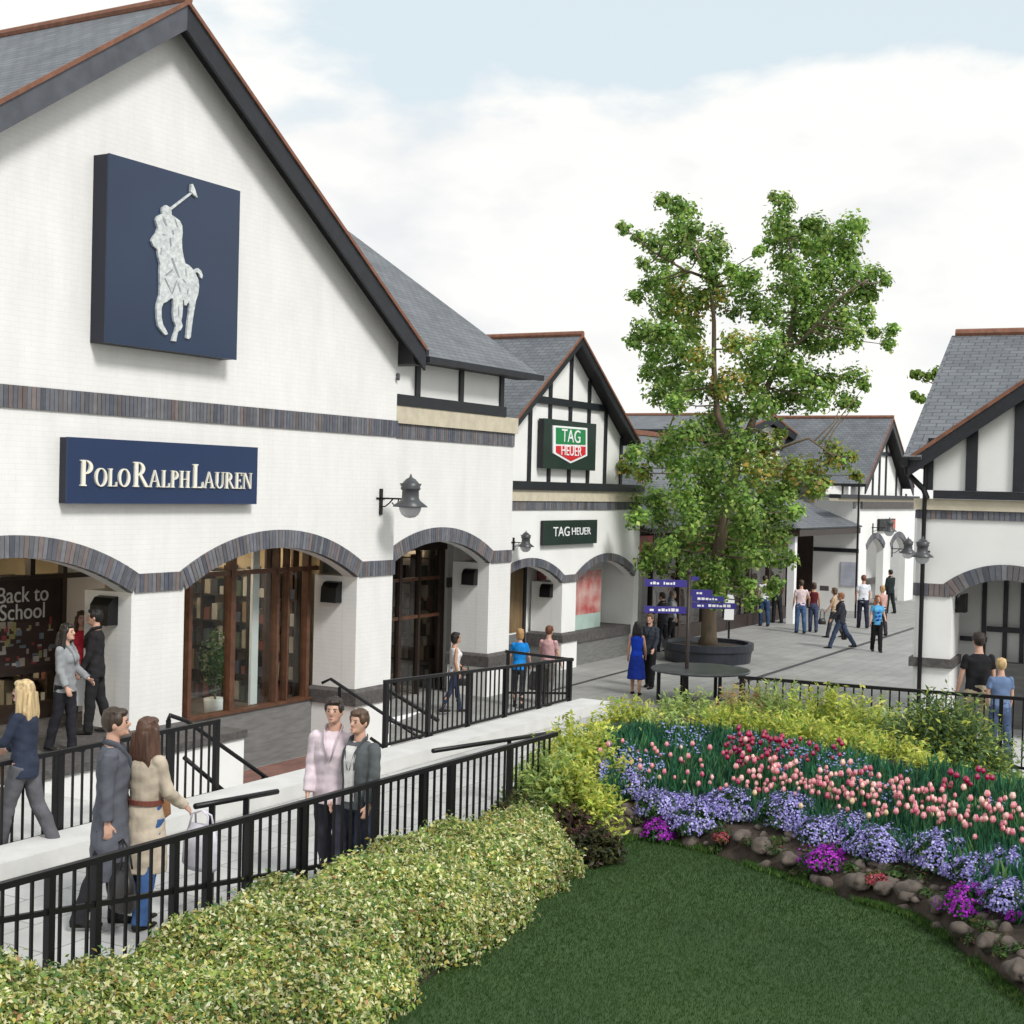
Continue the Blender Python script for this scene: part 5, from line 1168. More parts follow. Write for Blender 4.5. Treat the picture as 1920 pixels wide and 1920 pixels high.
for (px, py, d, rw), lab in zip(((1375, 1300, 18.2, .55), (1440, 1312, 17.9, .6), (1520, 1322, 17.5, .62), (1600, 1338, 17.0, .6), (1680, 1352, 16.5, .58), (1745, 1385, 15.9, .42)), _lab2): shrub(px, py, d-.35, rw*1.1, 0, GY, [3, 3, 2, 2], lab, 3400)
for (px, py, d, rw, cols, lab, n) in shr: shrub(px, py-24 if px > 1150 else py-14, d+(.7 if px >= 1180 else 0), rw*1.15, 0, cols, [3, 3, 2, 2][:len(cols)], lab, n)
DG = [(.13, .21, .08), (.20, .30, .10), (.50, .56, .10), (.08, .14, .06)]
shrub(1775, 1284, 17.2, .95, 0, DG, [4, 3, 2, 3], 'dark green layered bush at the right end of the bed, with golden tips', 7600, 'layered_bush', grp=None)
bsh = shrub(1835, 1380, 17.0, .42, 0, GY, GW_, 'low golden skirt shrub right of the dark layered bush', 2400)
shrub(1895, 1462, 15.2, .45, 0, GN, [1, 1, 1], 'low green shrub at the right frame edge behind the last tulips', 2400)
shrub(1905, 1440, 16.4, .42, 0, GN, [1, 1, 1], 'low green shrub in front of the right-hand railing', 1800)
shrub(975, 1470, 14.6, .38, 0, [(.09, .14, .045), (.16, .19, .06), (.12, .09, .05)], [3, 2, 1], 'dull green bush beside the end post of the front railing', 2600, 'small_bush', grp=None)
shrub(1060, 1500, 14.6, .40, 0, [(.10, .045, .05), (.07, .09, .035), (.16, .13, .05)], [3, 3, 1], 'purple-leaved low bush between the hedge and the flower bed', 3000, 'purple_leaved_bush', grp=None)
shrub(1120, 1545, 14.0, .30, 0, [(.05, .06, .03), (.09, .10, .03), (.09, .04, .04)], [3, 2, 1], 'dark low plant at the corner of the lawn', 1800, 'corner_plant', grp=None)

# strappy tulip leaves filling the bed
n = 15000; s = rng.uniform(0.03, 1, n); t = rng.uniform(.20, .80, n)+np.where(s > .68, rng.uniform(0, .22, n), 0); P = bedp(s, t); L = rng.uniform(.18, .34, n)
T = np.stack([rng.normal(size=n)*.3, rng.normal(size=n)*.3, np.ones(n)], 1); P[:, 2] += L*.42; N = np.stack([rng.normal(size=n), rng.normal(size=n), rng.normal(size=n)*.2], 1)
stuff(objm('tulip_foliage', leaf_mesh('tulip_foliage', P, N, L, pick([(.045, .17, .09), (.07, .24, .11), (.03, .11, .07), (.16, .30, .10)], [4, 3, 3, 1], n, .2), M['leaf'], .13, .03, T)), 'mass of blue-green strap leaves filling the flower bed', 'foliage')
# low blue haze of forget-me-nots among them
n = 5200; s = rng.uniform(0.0, 1, n); t = rng.uniform(.28, .72, n); k = vnoise(s*22, t*6, 1.6, 21) > .28; s, t = s[k], t[k]; n = len(s); P = bedp(s, t); P[:, 2] += rng.uniform(.16, .30, n)
stuff(objm('small_blue_flowers', leaf_mesh('small_blue_flowers', P, np.tile([0, -.4, 1.], (n, 1))+rng.normal(size=(n, 3))*.4, rng.uniform(.02, .035, n), pick([(.25, .27, .62), (.35, .36, .7)], [1, 1], n, .12), M['petal'], .9, .05)), 'sprinkling of tiny pale blue flowers among the tulip leaves', 'flowers')

# tulips
def tulip_mesh(cols, h, seed):
    r = random.Random(seed); m = MB(); bx_, by_ = r.uniform(-.04, .04), r.uniform(-.04, .04)
    m.tube([(0, 0, 0), (bx_*.4, by_*.4, h*.5), (bx_, by_, h)], .006, 5, 0, col=(.07, .17, .05))
    hd = .075; op = r.uniform(.9, 1.15)
    for k in range(6):
        a = 2*math.pi*k/6+r.random()*.3; rr_ = .0245*op*(1 if k % 2 else .92); c = cols[r.randrange(len(cols))]; kk = r.uniform(.88, 1.1); c = tuple(x*kk for x in c); c2 = tuple(min(1, x*1.0+.12*(1 if k % 2 else .4)) for x in c)
        ca_, sa_ = math.cos(a), math.sin(a); tx_, ty_ = -sa_, ca_
        def q(rad, w_, z): return [(bx_+ca_*rad+tx_*w_*g, by_+sa_*rad+ty_*w_*g, h+z) for g in (-1, 0, 1)]
        rows = [q(.008, .006, 0), q(rr_*.95, .020, hd*.28), q(rr_*1.02, .022, hd*.55), q(rr_*.75, .013, hd*.85), q(rr_*.45, .002, hd*1.05)]
        for i in range(len(rows)): 
            x_, y_, z_ = rows[i][1]; rows[i][1] = (x_+ca_*.006, y_+sa_*.006, z_)
        vs = [p for row in rows for p in row]
        for i in range(4):
            m.add(vs[i*3:i*3+6], [(0, 1, 4, 3), (1, 2, 5, 4)], 1, c if i < 2 else c2)
    for k in range(3):
        a = r.uniform(0, 6.28); L = r.uniform(.2, .32); ca_, sa_ = math.cos(a), math.sin(a); w_ = .022
        pts = [(ca_*.01, sa_*.01, 0), (ca_*.05, sa_*.05, L*.45), (ca_*.10, sa_*.10, L*.85), (ca_*.15, sa_*.15, L*.97)]
        ws_ = [.010, w_, w_*.7, .001]; vs = []
        for (x_, y_, z_), ww_ in zip(pts, ws_): vs += [(x_-sa_*ww_, y_+ca_*ww_, z_), (x_+sa_*ww_, y_-ca_*ww_, z_)]
        m.add(vs, [(i*2, i*2+1, i*2+3, i*2+2) for i in range(3)], 0, (.04, .14, .06))
    return m.mesh('tulip', [M['leaf'], M['petal']], True)
PKc = [(.78, .30, .34), (.84, .44, .43), (.68, .16, .25), (.88, .60, .52)]; RDc = [(.42, .008, .07), (.34, .006, .10), (.50, .01, .08)]; MGc = [(.55, .08, .16), (.6, .12, .2)]; YLc = [(.78, .60, .36)]
tul = {'pink': [tulip_mesh(PKc, h, i) for i, h in enumerate((.36, .40, .44, .48))], 'red': [tulip_mesh(RDc, h, 20+i) for i, h in enumerate((.42, .47, .5))], 'rose': [tulip_mesh(MGc, h, 40+i) for i, h in enumerate((.38, .43))], 'cream': [tulip_mesh(YLc, .4, 60)]}
LB = {'pink': ('coral-pink tulip in the sweep of tulips filling the flower bed', 'pink tulips in the flower bed'), 'red': ('dark crimson tulip, one of the patches at the back of the flower bed', 'crimson tulips in the flower bed'), 'rose': ('deep rose tulip scattered among the coral-pink tulips', 'rose tulips in the flower bed'), 'cream': ('cream tulip scattered among the coral-pink tulips', 'cream tulips in the flower bed')}
def place_tulip(kind, px, py):
    """flower head seen about (px,py): march across the bed to find the matching ground point"""
    me = random.choice(tul[kind]); best = None
    s0_ = np.linspace(0, 1, 90); tt = np.linspace(.12, 1.1, 50); SS, TT = np.meshgrid(s0_, tt); Pp = BEDG
    d = (BEDX-px)**2+(BEDY-py)**2; i = int(d.argmin()); p = Pp[i]
    TUL.append((me, (p[0]+rng.normal()*.03, p[1]+rng.normal()*.03, p[2]-.01), (rng.normal()*.06, rng.normal()*.06, rng.uniform(0, 6.28)), rng.uniform(.56, .88), kind))
TUL = []
_s, _t = np.meshgrid(np.linspace(0, 1, 140), np.linspace(.12, 1.1, 60)); BEDG = bedp(_s.ravel(), _t.ravel())
_h = np.array([proj((p[0], p[1], p[2]+.48)) for p in BEDG]); BEDX, BEDY = _h[:, 0], _h[:, 1]
# rows of flower heads as drifts
def drift(kind, x0, x1, y0f, y1f, n, jit=0, minsep=10):
    pts = []; tr = 0
    while len(pts) < n and tr < n*60:
        tr += 1; x = rng.uniform(x0, x1); lo_, hi_ = y0f(x), y1f(x); y = rng.uniform(lo_, hi_)
        if all((x-a)**2+((y-b)*1.2)**2 > minsep**2 for a, b in pts): pts.append((x, y))
    for x, y in pts: place_tulip(kind, x, y)
I = lambda xs, ys: (lambda x: float(np.interp(x, xs, ys)))
drift('pink', 1120, 1420, I([1120, 1420], [1362, 1372]), I([1120, 1420], [1392, 1400]), 26, minsep=13)
drift('pink', 1380, 1500, I([1380, 1500], [1400, 1400]), I([1380, 1500], [1432, 1440]), 18)
drift('pink', 1420, 1640, I([1420, 1640], [1398, 1418]), I([1420, 1640], [1440, 1462]), 46)
drift('pink', 1600, 1800, I([1600, 1800], [1425, 1455]), I([1600, 1800], [1475, 1510]), 44)
drift('pink', 1740, 1925, I([1740, 1925], [1450, 1465]), I([1740, 1925], [1505, 1530]), 52)
drift('pink', 1200, 1560, I([1200, 1560], [1400, 1430]), I([1200, 1560], [1425, 1470]), 22, minsep=18)
drift('pink', 1560, 1920, I([1560, 1920], [1415, 1470]), I([1560, 1920], [1470, 1540]), 48, minsep=9)
drift('pink', 1400, 1600, I([1400, 1600], [1405, 1420]), I([1400, 1600], [1440, 1465]), 28, minsep=8)
drift('rose', 1200, 1900, I([1200, 1900], [1360, 1440]), I([1200, 1900], [1420, 1520]), 26, minsep=24)
drift('cream', 1220, 1800, I([1220, 1800], [1390, 1470]), I([1220, 1800], [1430, 1530]), 9, minsep=30)
drift('red', 1360, 1412, I([1360, 1412], [1350, 1350]), I([1360, 1412], [1380, 1380]), 26, minsep=5)
drift('red', 1370, 1440, I([1370, 1440], [1380, 1380]), I([1370, 1440], [1412, 1412]), 18, minsep=6)
drift('red', 1435, 1480, I([1435, 1480], [1358, 1362]), I([1435, 1480], [1388, 1390]), 24, minsep=5)
drift('red', 1480, 1575, I([1480, 1575], [1366, 1368]), I([1480, 1575], [1392, 1384]), 18, minsep=6)
drift('red', 1775, 1870, I([1775, 1870], [1430, 1426]), I([1775, 1870], [1450, 1440]), 14, minsep=8)
TUL.sort(key=lambda q: q[1][1]/q[3])          # those that show largest first
for me, loc, rot, k, kind in TUL[:296]:
    o = bpy.data.objects.new('tulip', me); COL.objects.link(o); o.location = loc; o.rotation_euler = rot; o.scale = (k, k, k)
    tag(o, LB[kind][0], 'tulip', LB[kind][1])
bmt = bmesh.new()
for me, loc, rot, k, kind in TUL[296:]:
    c_me = me.copy(); c_me.transform(Matrix.Translation(loc) @ (Matrix.Rotation(rot[2], 4, 'Z') @ Matrix.Rotation(rot[0], 4, 'X')) @ Matrix.Scale(k, 4)); bmt.from_mesh(c_me); bpy.data.meshes.remove(c_me)
me_ = bpy.data.meshes.new('far_tulips'); bmt.to_mesh(me_); bmt.free(); me_.materials.append(M['leaf']); me_.materials.append(M['petal'])
stuff(objm('far_tulips', me_), 'tiny tulips farthest back in the flower bed', 'tulips')
# blue mounds and purple cushions
def clump(px, py, r_px, cols, label, name, grp, n, leafc, d=None, fs=(.018, .03)):
    g = int(((np.array([proj(p)[0] for p in BG2])-px)**2+(np.array([proj(p)[1] for p in BG2])-(py+r_px*.5))**2).argmin()) if False else int(((BX2-px)**2+(BY2-(py+r_px*.55))**2).argmin())
    p = BG2[g]; r = r_px*p[1]/F_PX
    th = thing(name, label, 'flowers', p, 0, grp)
    d_ = rng.normal(size=(n, 3)); d_[:, 2] = np.abs(d_[:, 2])+.15; d_ /= np.linalg.norm(d_, axis=1, keepdims=True)
    lob = 1+.14*np.sin(np.arctan2(d_[:, 1], d_[:, 0])*5+px)+rng.normal(size=n)*.07
    Pq = d_*np.array([r, r, r*.85])*lob[:, None]
    k = rng.random(n) < .62
    sel = vnoise(Pq[:, 0]*1, Pq[:, 1]*1+Pq[:, 2]*1.3, 18, int(px)) > -.45; k &= sel
    objm('blossoms', leaf_mesh('blossoms', Pq[k], d_[k]+rng.normal(size=(k.sum(), 3))*.35, rng.uniform(*fs, k.sum()), pick(cols, [1]*len(cols), k.sum(), .14), M['petal'], .95, .03), th)
    n2 = n//2; d2 = rng.normal(size=(n2, 3)); d2[:, 2] = np.abs(d2[:, 2]); d2 /= np.linalg.norm(d2, axis=1, keepdims=True); rr_ = rng.uniform(.3, .98, (n2, 1))
    objm('foliage', leaf_mesh('foliage', d2*rr_*np.array([r*1.05, r*1.05, r*.85]), d2+rng.normal(size=(n2, 3))*.6, rng.uniform(.04, .08, n2), pick(leafc, [1]*len(leafc), n2, .2), M['leaf'], .4, .1), th)
_s2, _t2 = np.meshgrid(np.linspace(0, 1, 200), np.linspace(-.02, .6, 50)); BG2 = bedp(_s2.ravel(), _t2.ravel()); _q = np.array([proj(p) for p in BG2]); BX2, BY2 = _q[:, 0], _q[:, 1]
BL = [(.33, .29, .68), (.42, .38, .76), (.56, .53, .84), (.27, .22, .58)]; LG = [(.03, .09, .035), (.05, .13, .04), (.1, .17, .06)]
bls = [(1178, 1455, 44, 'leftmost blue flower mound, highest on the bed'), (1240, 1500, 40, 'blue flower mound above the leftmost purple cushion'), (1310, 1515, 46, 'blue flower mound right of the leftmost purple cushion'), (1370, 1498, 44, 'blue flower mound in front of the crimson tulips'),
       (1480, 1510, 52, 'large blue flower mound left of the middle of the bed edge'), (1540, 1550, 42, 'blue flower mound just above the second purple cushion'), (1600, 1545, 44, 'blue flower mound right of the second purple cushion, upper one'), (1650, 1572, 50, 'blue flower mound nearest the gap in the rocks'),
       (1765, 1585, 56, 'large blue flower mound above the third purple cushion'), (1835, 1625, 46, 'blue flower mound between the two right-hand tulip drifts'), (1895, 1610, 48, 'blue flower mound at the right frame edge, upper one'), (1905, 1670, 52, 'blue flower mound at the right frame edge, lower one'), (1290, 1545, 30, 'small blue flower mound spilling over the rocks')]
for px, py, r_, lab in bls: clump(px, py, r_*1.18, BL, lab, 'blue_flower_mound', 'blue flower mounds along the bed', int(r_*62), LG)
PP = [(.40, .03, .50), (.48, .05, .52), (.30, .02, .42)]
for px, py, r_, lab in ((1240, 1545, 28, 'leftmost bright purple cushion of flowers by the lawn'), (1275, 1532, 14, 'tiny purple cushion tucked under the blue mounds at the left'), (1540, 1602, 32, 'bright purple cushion at the middle of the bed edge'), (1572, 1588, 15, 'small purple cushion right above the middle one'), (1815, 1680, 40, 'largest bright purple cushion at the right of the bed edge'), (1845, 1650, 18, 'small purple cushion behind the largest one'), (1905, 1710, 18, 'small purple cushion at the right frame edge')):
    clump(px, py, r_*1.3, PP, lab, 'purple_cushion', 'purple flower cushions on the bed edge', int(r_*40), LG, fs=(.018, .03))
for px, py, r_, lab in ((1350, 1575, 16, 'small red-leaved plant with yellow-green tips among the rocks'), (1640, 1640, 24, 'dark pink and red-leaved plant among the rocks')):
    clump(px, py, r_, [(.35, .05, .08), (.4, .1, .12)], lab, 'rock_plant', 'red rock plants', int(r_*30), [(.2, .2, .05), (.1, .06, .04)])
def stone_at(i, s_, t_, r):
    p = bedp(s_, t_)[0]; m = MB(); m.ell((0, 0, 0), (r, r*rng.uniform(.6, .9), r*rng.uniform(.45, .7)), 14); sd = rng.uniform(0, 9, 3)
    m.v = [tuple(Vector(v)*(1+.2*math.sin(v[0]/r*3+sd[0])+.15*math.sin(v[1]/r*4+sd[1])+.12*math.sin(v[2]/r*5+sd[2]))) for v in m.v]
    o = m.obj('stone', M['rock'], None, True); o.location = (p[0], p[1], p[2]+r*.1); o.rotation_euler = (rng.uniform(-.4, .4), rng.uniform(-.4, .4), rng.uniform(0, 6)); tag(o, 'small brown stone filling a gap between the edging rocks', 'stone', 'small stones between the edging rocks')
for i in range(110): stone_at(i, rng.uniform(.01, 1), rng.uniform(.0, .17), rng.uniform(.03, .085))
# rocks
def rock(px, py, r_px, label):
    g = int(((BX2-px)**2+(BY2-py)**2).argmin()); p = BG2[g]; r = r_px*p[1]/F_PX*.72; m = MB(); m.ell((0, 0, 0), (r, r*.8, r*.6), 22); 
    sd = rng.uniform(0, 9, 3); vs = []
    for v in m.v:
        q = Vector(v); f = 1+.13*math.sin(q.x/r*3+sd[0])+.12*math.sin(q.y/r*4+sd[1])+.12*math.sin((q.z+q.x)/r*5+sd[2])+.06*math.sin(q.y/r*9+sd[0])+.05*math.sin(q.x/r*11+q.z/r*7); vs.append(tuple(q*f))
    m.v = vs; o = m.obj('rock', M['rock'], None, True); o.location = (p[0], p[1], p[2]+r*.15); o.rotation_euler = (0, 0, rng.uniform(0, 6)); tag(o, label, 'rock', 'rocks edging the flower bed')
names = ['at the left tip of the lawn', 'left of the leftmost purple cushion', 'under the leftmost blue mounds', 'below the small red rock plant', 'right of the small red rock plant', 'left of the middle purple cushion', 'under the middle purple cushion', 'right of the middle purple cushion', 'beside the dark pink rock plant', 'right of the dark pink rock plant', 'left of the largest purple cushion', 'under the largest purple cushion', 'right of the largest purple cushion', 'at the right frame edge']
for (px, py, r_), nm in zip(((1150, 1570, 26), (1195, 1562, 22), (1300, 1575, 30), (1385, 1572, 30), (1430, 1592, 34), (1480, 1622, 30), (1545, 1648, 30), (1605, 1660, 34), (1650, 1672, 28), (1705, 1672, 40), (1760, 1702, 34), (1800, 1752, 34), (1855, 1775, 38), (1905, 1830, 42)), names):
    rock(px, py, r_, 'brown edging rock '+nm)
for i, (px, py, r_) in enumerate(((1225, 1580, 12), (1340, 1592, 13), (1460, 1580, 15), (1510, 1640, 12), (1590, 1632, 16), (1680, 1640, 18), (1735, 1680, 14), (1830, 1735, 16), (1880, 1790, 18))):
    g = int(((BX2-px)**2+(BY2-py)**2).argmin()); p = BG2[g]; r = r_*p[1]/F_PX
    nn_ = 70; d2 = rng.normal(size=(nn_, 3)); d2[:, 2] = np.abs(d2[:, 2]); d2 /= np.linalg.norm(d2, axis=1, keepdims=True)
    th = thing('edging_plant', ['tiny green tuft at the left of the rock edge', 'tiny green tuft below the red rock plant', 'green tuft above the rocks near the middle', 'green tuft left of the middle purple cushion', 'green tuft right of the middle purple cushion', 'green tuft by the dark pink rock plant', 'green tuft left of the largest purple cushion', 'green tuft below the largest purple cushion', 'green tuft lowest on the right rock edge'][i], 'plant', p, 0, 'green tufts between the rocks')
    objm('foliage', leaf_mesh('foliage', d2*r*rng.uniform(.3, 1.1, (nn_, 1)), d2+rng.normal(size=(nn_, 3))*.5, rng.uniform(.04, .09, nn_), pick([(.06, .13, .04), (.1, .18, .05), (.14, .13, .05)], [1, 1, .5], nn_), M['leaf'], .4, .1), th)
# more blue mounds so the band reads as continuous
for px, py, r_, lab in ((1205, 1480, 34, 'blue flower mound between the first two at the left'), (1275, 1500, 34, 'blue flower mound third from the left'), (1340, 1500, 34, 'blue flower mound just left of the dip in the band'), (1395, 1520, 28, 'small blue flower mound right of the dip'), (1440, 1505, 34, 'blue flower mound under the first dense pink drift'), (1505, 1540, 34, 'blue flower mound left of the second purple cushion'), (1575, 1530, 32, 'blue flower mound behind the second purple cushion'), (1620, 1580, 34, 'blue flower mound sagging over the rocks near the middle'), (1690, 1575, 30, 'small blue flower mound in the gap'), (1735, 1600, 36, 'blue flower mound left of the large right-hand one'), (1800, 1620, 38, 'blue flower mound right of the large right-hand one'), (1860, 1655, 38, 'blue flower mound beside the largest purple cushion'), (1870, 1600, 34, 'small blue flower mound among the right-hand tulips')):
    clump(px, py, r_, BL, lab, 'blue_flower_mound', 'blue flower mounds along the bed', int(r_*62), LG)

# ------------------------------------------------------------------ people
def remesh(mb, voxel, smooth=3):
    me = mb.mesh('tmp', []); o = bpy.data.objects.new('tmp', me); COL.objects.link(o)
    r = o.modifiers.new('r', 'REMESH'); r.mode = 'VOXEL'; r.voxel_size = voxel; r.use_smooth_shade = True
    if smooth: q = o.modifiers.new('s', 'SMOOTH'); q.iterations = smooth; q.factor = .5
    dg = bpy.context.evaluated_depsgraph_get(); dg.update(); ev = bpy.data.meshes.new_from_object(o.evaluated_get(dg))
    bpy.data.objects.remove(o); bpy.data.meshes.remove(me); ev.polygons.foreach_set('use_smooth', [True]*len(ev.polygons)); return ev
def loft(m, rows, n=16, back=0):
    """rows: (centre, rx, ry)"""
    vs = []
    for c, rx, ry in rows:
        for j in range(n):
            a = 2*math.pi*j/n; vs.append((c[0]+rx*math.cos(a), c[1]+ry*math.sin(a), c[2]))
    k = len(rows); fs = [(i*n+j, i*n+(j+1) % n, (i+1)*n+(j+1) % n, (i+1)*n+j) for i in range(k-1) for j in range(n)]
    fs += [tuple(range(n-1, -1, -1)), tuple(range((k-1)*n, k*n))]; m.add(vs, fs)
def person(label, px, py, z, face, H=1.75, fem=False, arms=((8, 6, 12), (8, 6, 12)), legs=((6, 3), (-8, 8)), top=None, bot=None, shoes=(.02, .018, .016), hair=((.06, .035, .02), 'short'), skin='skin', lean=0, vox=.013, turn=0, extra=None, d=None, wide=1.0):
    g = atz(px, py, z) if d is None else atd(px, py, d)
    if d is not None: g.z = z
    t = thing('person', label, 'person', (g.x, g.y, z), R(face)); s = H/1.75; ws = (.93 if fem else 1.0)*wide
    S = lambda p: Vector(p)*s
    hipz = .93
    J = {}
    lowest = 9
    for sd, (hf, kb) in zip((-1, 1), legs):
        h = Vector((sd*.088*ws, 0, hipz)); a = R(hf); k = h+Vector((sd*.012, math.sin(a)*.43, -math.cos(a)*.43)); b = a-R(kb); an = k+Vector((0, math.sin(b)*.42, -math.cos(b)*.42)); J[sd] = (h, k, an, b); lowest = min(lowest, an.z)
    dz = .075-lowest
    for sd in J: h, k, an, b = J[sd]; up = Vector((0, 0, dz)); J[sd] = (h+up, k+up, an+up, b)
    hz = hipz+dz; ln = R(lean)
    def T(x, y, zz):      # torso lean about the hips
        q = zz-hz; return Vector((x, y+math.sin(ln)*q, hz+math.cos(ln)*q))
    AR = {}
    shw = .166*ws*(.95 if fem else 1.03)
    for sd, (sf, so, eb) in zip((-1, 1), arms):
        h = T(sd*shw, -.005, hz+.49); a, o = R(sf), R(so); up = Vector((sd*math.sin(o), math.sin(a)*math.cos(o), -math.cos(a)*math.cos(o))); e = h+up*.285
        a2 = a+R(eb); inn = -.10*min(1, eb/60.); fd = Vector((sd*(math.sin(o)*.6+inn*1.6), math.sin(a2), -math.cos(a2))).normalized(); w = e+fd*.25; AR[sd] = (h, e, w, fd)
    nk = T(0, -.005, hz+.545); hc = T(0, .02, hz+.715); 
    # body ------------------------------------------------
    m = MB()
    waist = .125 if fem else .145
    loft(m, [(T(0, 0, hz-.10), .12*ws, .09), (T(0, -.01, hz-.02), .162*ws, .108), (T(0, 0, hz+.10), waist*ws+.005, .098), (T(0, .01, hz+.20), waist*ws, .095), (T(0, .012, hz+.34), .155*ws, .112), (T(0, 0, hz+.45), .148*ws, .090), (T(0, -.01, hz+.505), .098*ws, .062), (nk, .056, .058)])
    if fem: m.ell(T(-.07, .085, hz+.36), (.06, .055, .06)); m.ell(T(.07, .085, hz+.36), (.06, .055, .06))
    m.tube([T(0, -.01, hz+.50), nk, T(0, .0, hz+.64)], [.062, .052 if fem else .06, .05], 12)
    m.ell(hc, (.074, .093, .115), 16); m.ell(hc+Vector((0, .035, -.062)), (.052, .055, .055), 12); m.ell(hc+Vector((0, .098, -.012)), (.013, .022, .026), 8); m.ell(hc+Vector((0, .09, -.082)), (.022, .018, .018), 8)
    for sd in (-1, 1): m.ell(hc+Vector((sd*.076, -.008, -.01)), (.012, .022, .032), 8)
    for sd in (-1, 1):
        h, k, an, b = J[sd]
        m.tube([h+Vector((0, 0, .03)), h.lerp(k, .35), k, k.lerp(an, .3)+Vector((0, -.015, 0)), an], [.088, .078, .052, .055, .036], 12)
        m.tube([an+Vector((0, -.05, -.045)), an+Vector((0, .03, -.04)), an+Vector((0, .16, -.055))], [(.034, .03), (.038, .03), (.036, .018)], 10, side=(1, 0, 0))
        h, e, w, fd = AR[sd]; r0 = .046 if fem else .052
        m.ell(h+Vector((-sd*.01, 0, -.015)), (.036, .042, .038), 10); m.tube([h+Vector((0, 0, -.02)), h.lerp(e, .5), e, e.lerp(w, .4), w], [r0*.8, r0*.84, .036, .037, .026], 10)
        # hand
        th_dir = Vector((-sd*.35, .94, 0)); th_dir = (th_dir-fd*th_dir.dot(fd)).normalized(); pn = fd.cross(th_dir).normalized()*sd
        pc = w+fd*.045; m.tube([w-fd*.01, w+fd*.03, w+fd*.085], [(.022, .018), (.036, .015), (.036, .013)], 10, side=th_dir)
        for q, (o_, L) in enumerate(((.028, .068), (.010, .078), (-.009, .072), (-.027, .056))):
            f0 = w+fd*.075+th_dir*o_; cur = -pn
            m.tube([f0, f0+fd*L*.5+cur*.006+th_dir*o_*.1, f0+fd*L*.85+cur*.024+th_dir*o_*.12], [.0095, .0088, .0075], 6)
        f0 = w+fd*.03+th_dir*.028; m.tube([f0, f0+fd*.03+th_dir*.028, f0+fd*.062+th_dir*.034], [.012, .0105, .009], 6)
    m.v = [tuple(Vector(v)*s) for v in m.v]
    me = remesh(m, vox, 2); me.materials.append(M[skin]); b_ = objm('body', me, t)
    # face details
    f = MB()
    for sd in (-1, 1): f.ell(hc+Vector((sd*.030, .083, .006)), (.010, .009, .006), 8)
    f.v = [tuple(Vector(v)*s) for v in f.v]; f.obj('eyes', M['eye'], t, True)
    f = MB(); f.ell(hc+Vector((0, .104, -.060)), (.022, .009, .006), 8); f.v = [tuple(Vector(v)*s) for v in f.v]; f.obj('lips', M['lip'], t, True)
    hcol, hst = hair
    f = MB()
    for sd in (-1, 1): f.tube([hc+Vector((sd*.014, .090, .024)), hc+Vector((sd*.030, .090, .029)), hc+Vector((sd*.046, .078, .024))], .0032, 6)
    f.v = [tuple(Vector(v)*s) for v in f.v]; f.obj('eyebrows', hairm(tuple(c*.7 for c in hcol)), t, True)
    # hair
    m = MB(); m.ell(hc+Vector((0, -.022, .022)), (.086, .098, .112), 18); m.ell(hc+Vector((0, .04, .085)), (.066, .055, .036), 12)
    for sd in (-1, 1): m.ell(hc+Vector((sd*.066, .01, .03)), (.022, .05, .05), 10)
    if hst == 'long' or hst == 'vlong':
        L = .30 if hst == 'long' else .42
        loft(m, [(hc+Vector((0, -.05, -L-.06)), .05, .022), (hc+Vector((.01, -.062, -L*.8)), .105, .042), (hc+Vector((0, -.058, -L*.45)), .115, .05), (hc+Vector((0, -.04, -.08)), .095, .07), (hc+Vector((0, -.02, .05)), .088, .08)])
        for sd in (-1, 1): m.tube([hc+Vector((sd*.078, .0, .03)), hc+Vector((sd*.092, -.0, -.10)), hc+Vector((sd*.105, .0, -L*.72)), hc+Vector((sd*.085, -.01, -L*.98))], [.03, .034, .034, .012], 8)
        for k in range(9):
            x = -.09+.0225*k; m.tube([hc+Vector((x*.8, -.10, .0)), hc+Vector((x*1.1, -.108, -L*.5)), hc+Vector((x*1.15+.012*math.sin(k*2.3), -.085, -L*(.95+.12*math.sin(k*1.7))))], [.018, .02, .007], 6)
    elif hst == 'bob': loft(m, [(hc+Vector((0, -.035, -.12)), .07, .05), (hc+Vector((0, -.035, -.06)), .092, .075), (hc+Vector((0, -.02, .04)), .09, .09)])
    elif hst == 'pony': m.tube([hc+Vector((0, -.10, .06)), hc+Vector((0, -.15, .03)), hc+Vector((0, -.15, -.08)), hc+Vector((0, -.12, -.16))], [.025, .034, .028, .01], 8)
    for k in range(16):     # tufts
        a = k*2.4; q = hc+Vector((math.cos(a)*.06, -.02+math.sin(a)*.06, .10-.002*k)); m.ell(q, (.026, .03, .016), 6)
    m.v = [tuple(Vector(v)*s) for v in m.v]; me = remesh(m, max(vox*.8, .009), 2); me.materials.append(hairm(hcol)); objm('hair', me, t)
    # trousers / skirt
    def wrinkle(me, amp, seed):
        co = np.empty(len(me.vertices)*3); me.vertices.foreach_get('co', co); co = co.reshape(-1, 3); no = np.empty_like(co).ravel(); me.vertices.foreach_get('normal', no); no = no.reshape(-1, 3)
        w_ = np.sin(co[:, 2]*38+co[:, 0]*22+seed)*.5+np.sin(co[:, 2]*63-co[:, 1]*35+seed*2)*.35+np.sin(co[:, 0]*55+co[:, 1]*47+seed)*.3; co += no*(w_*amp)[:, None]; me.vertices.foreach_set('co', co.ravel()); me.update()
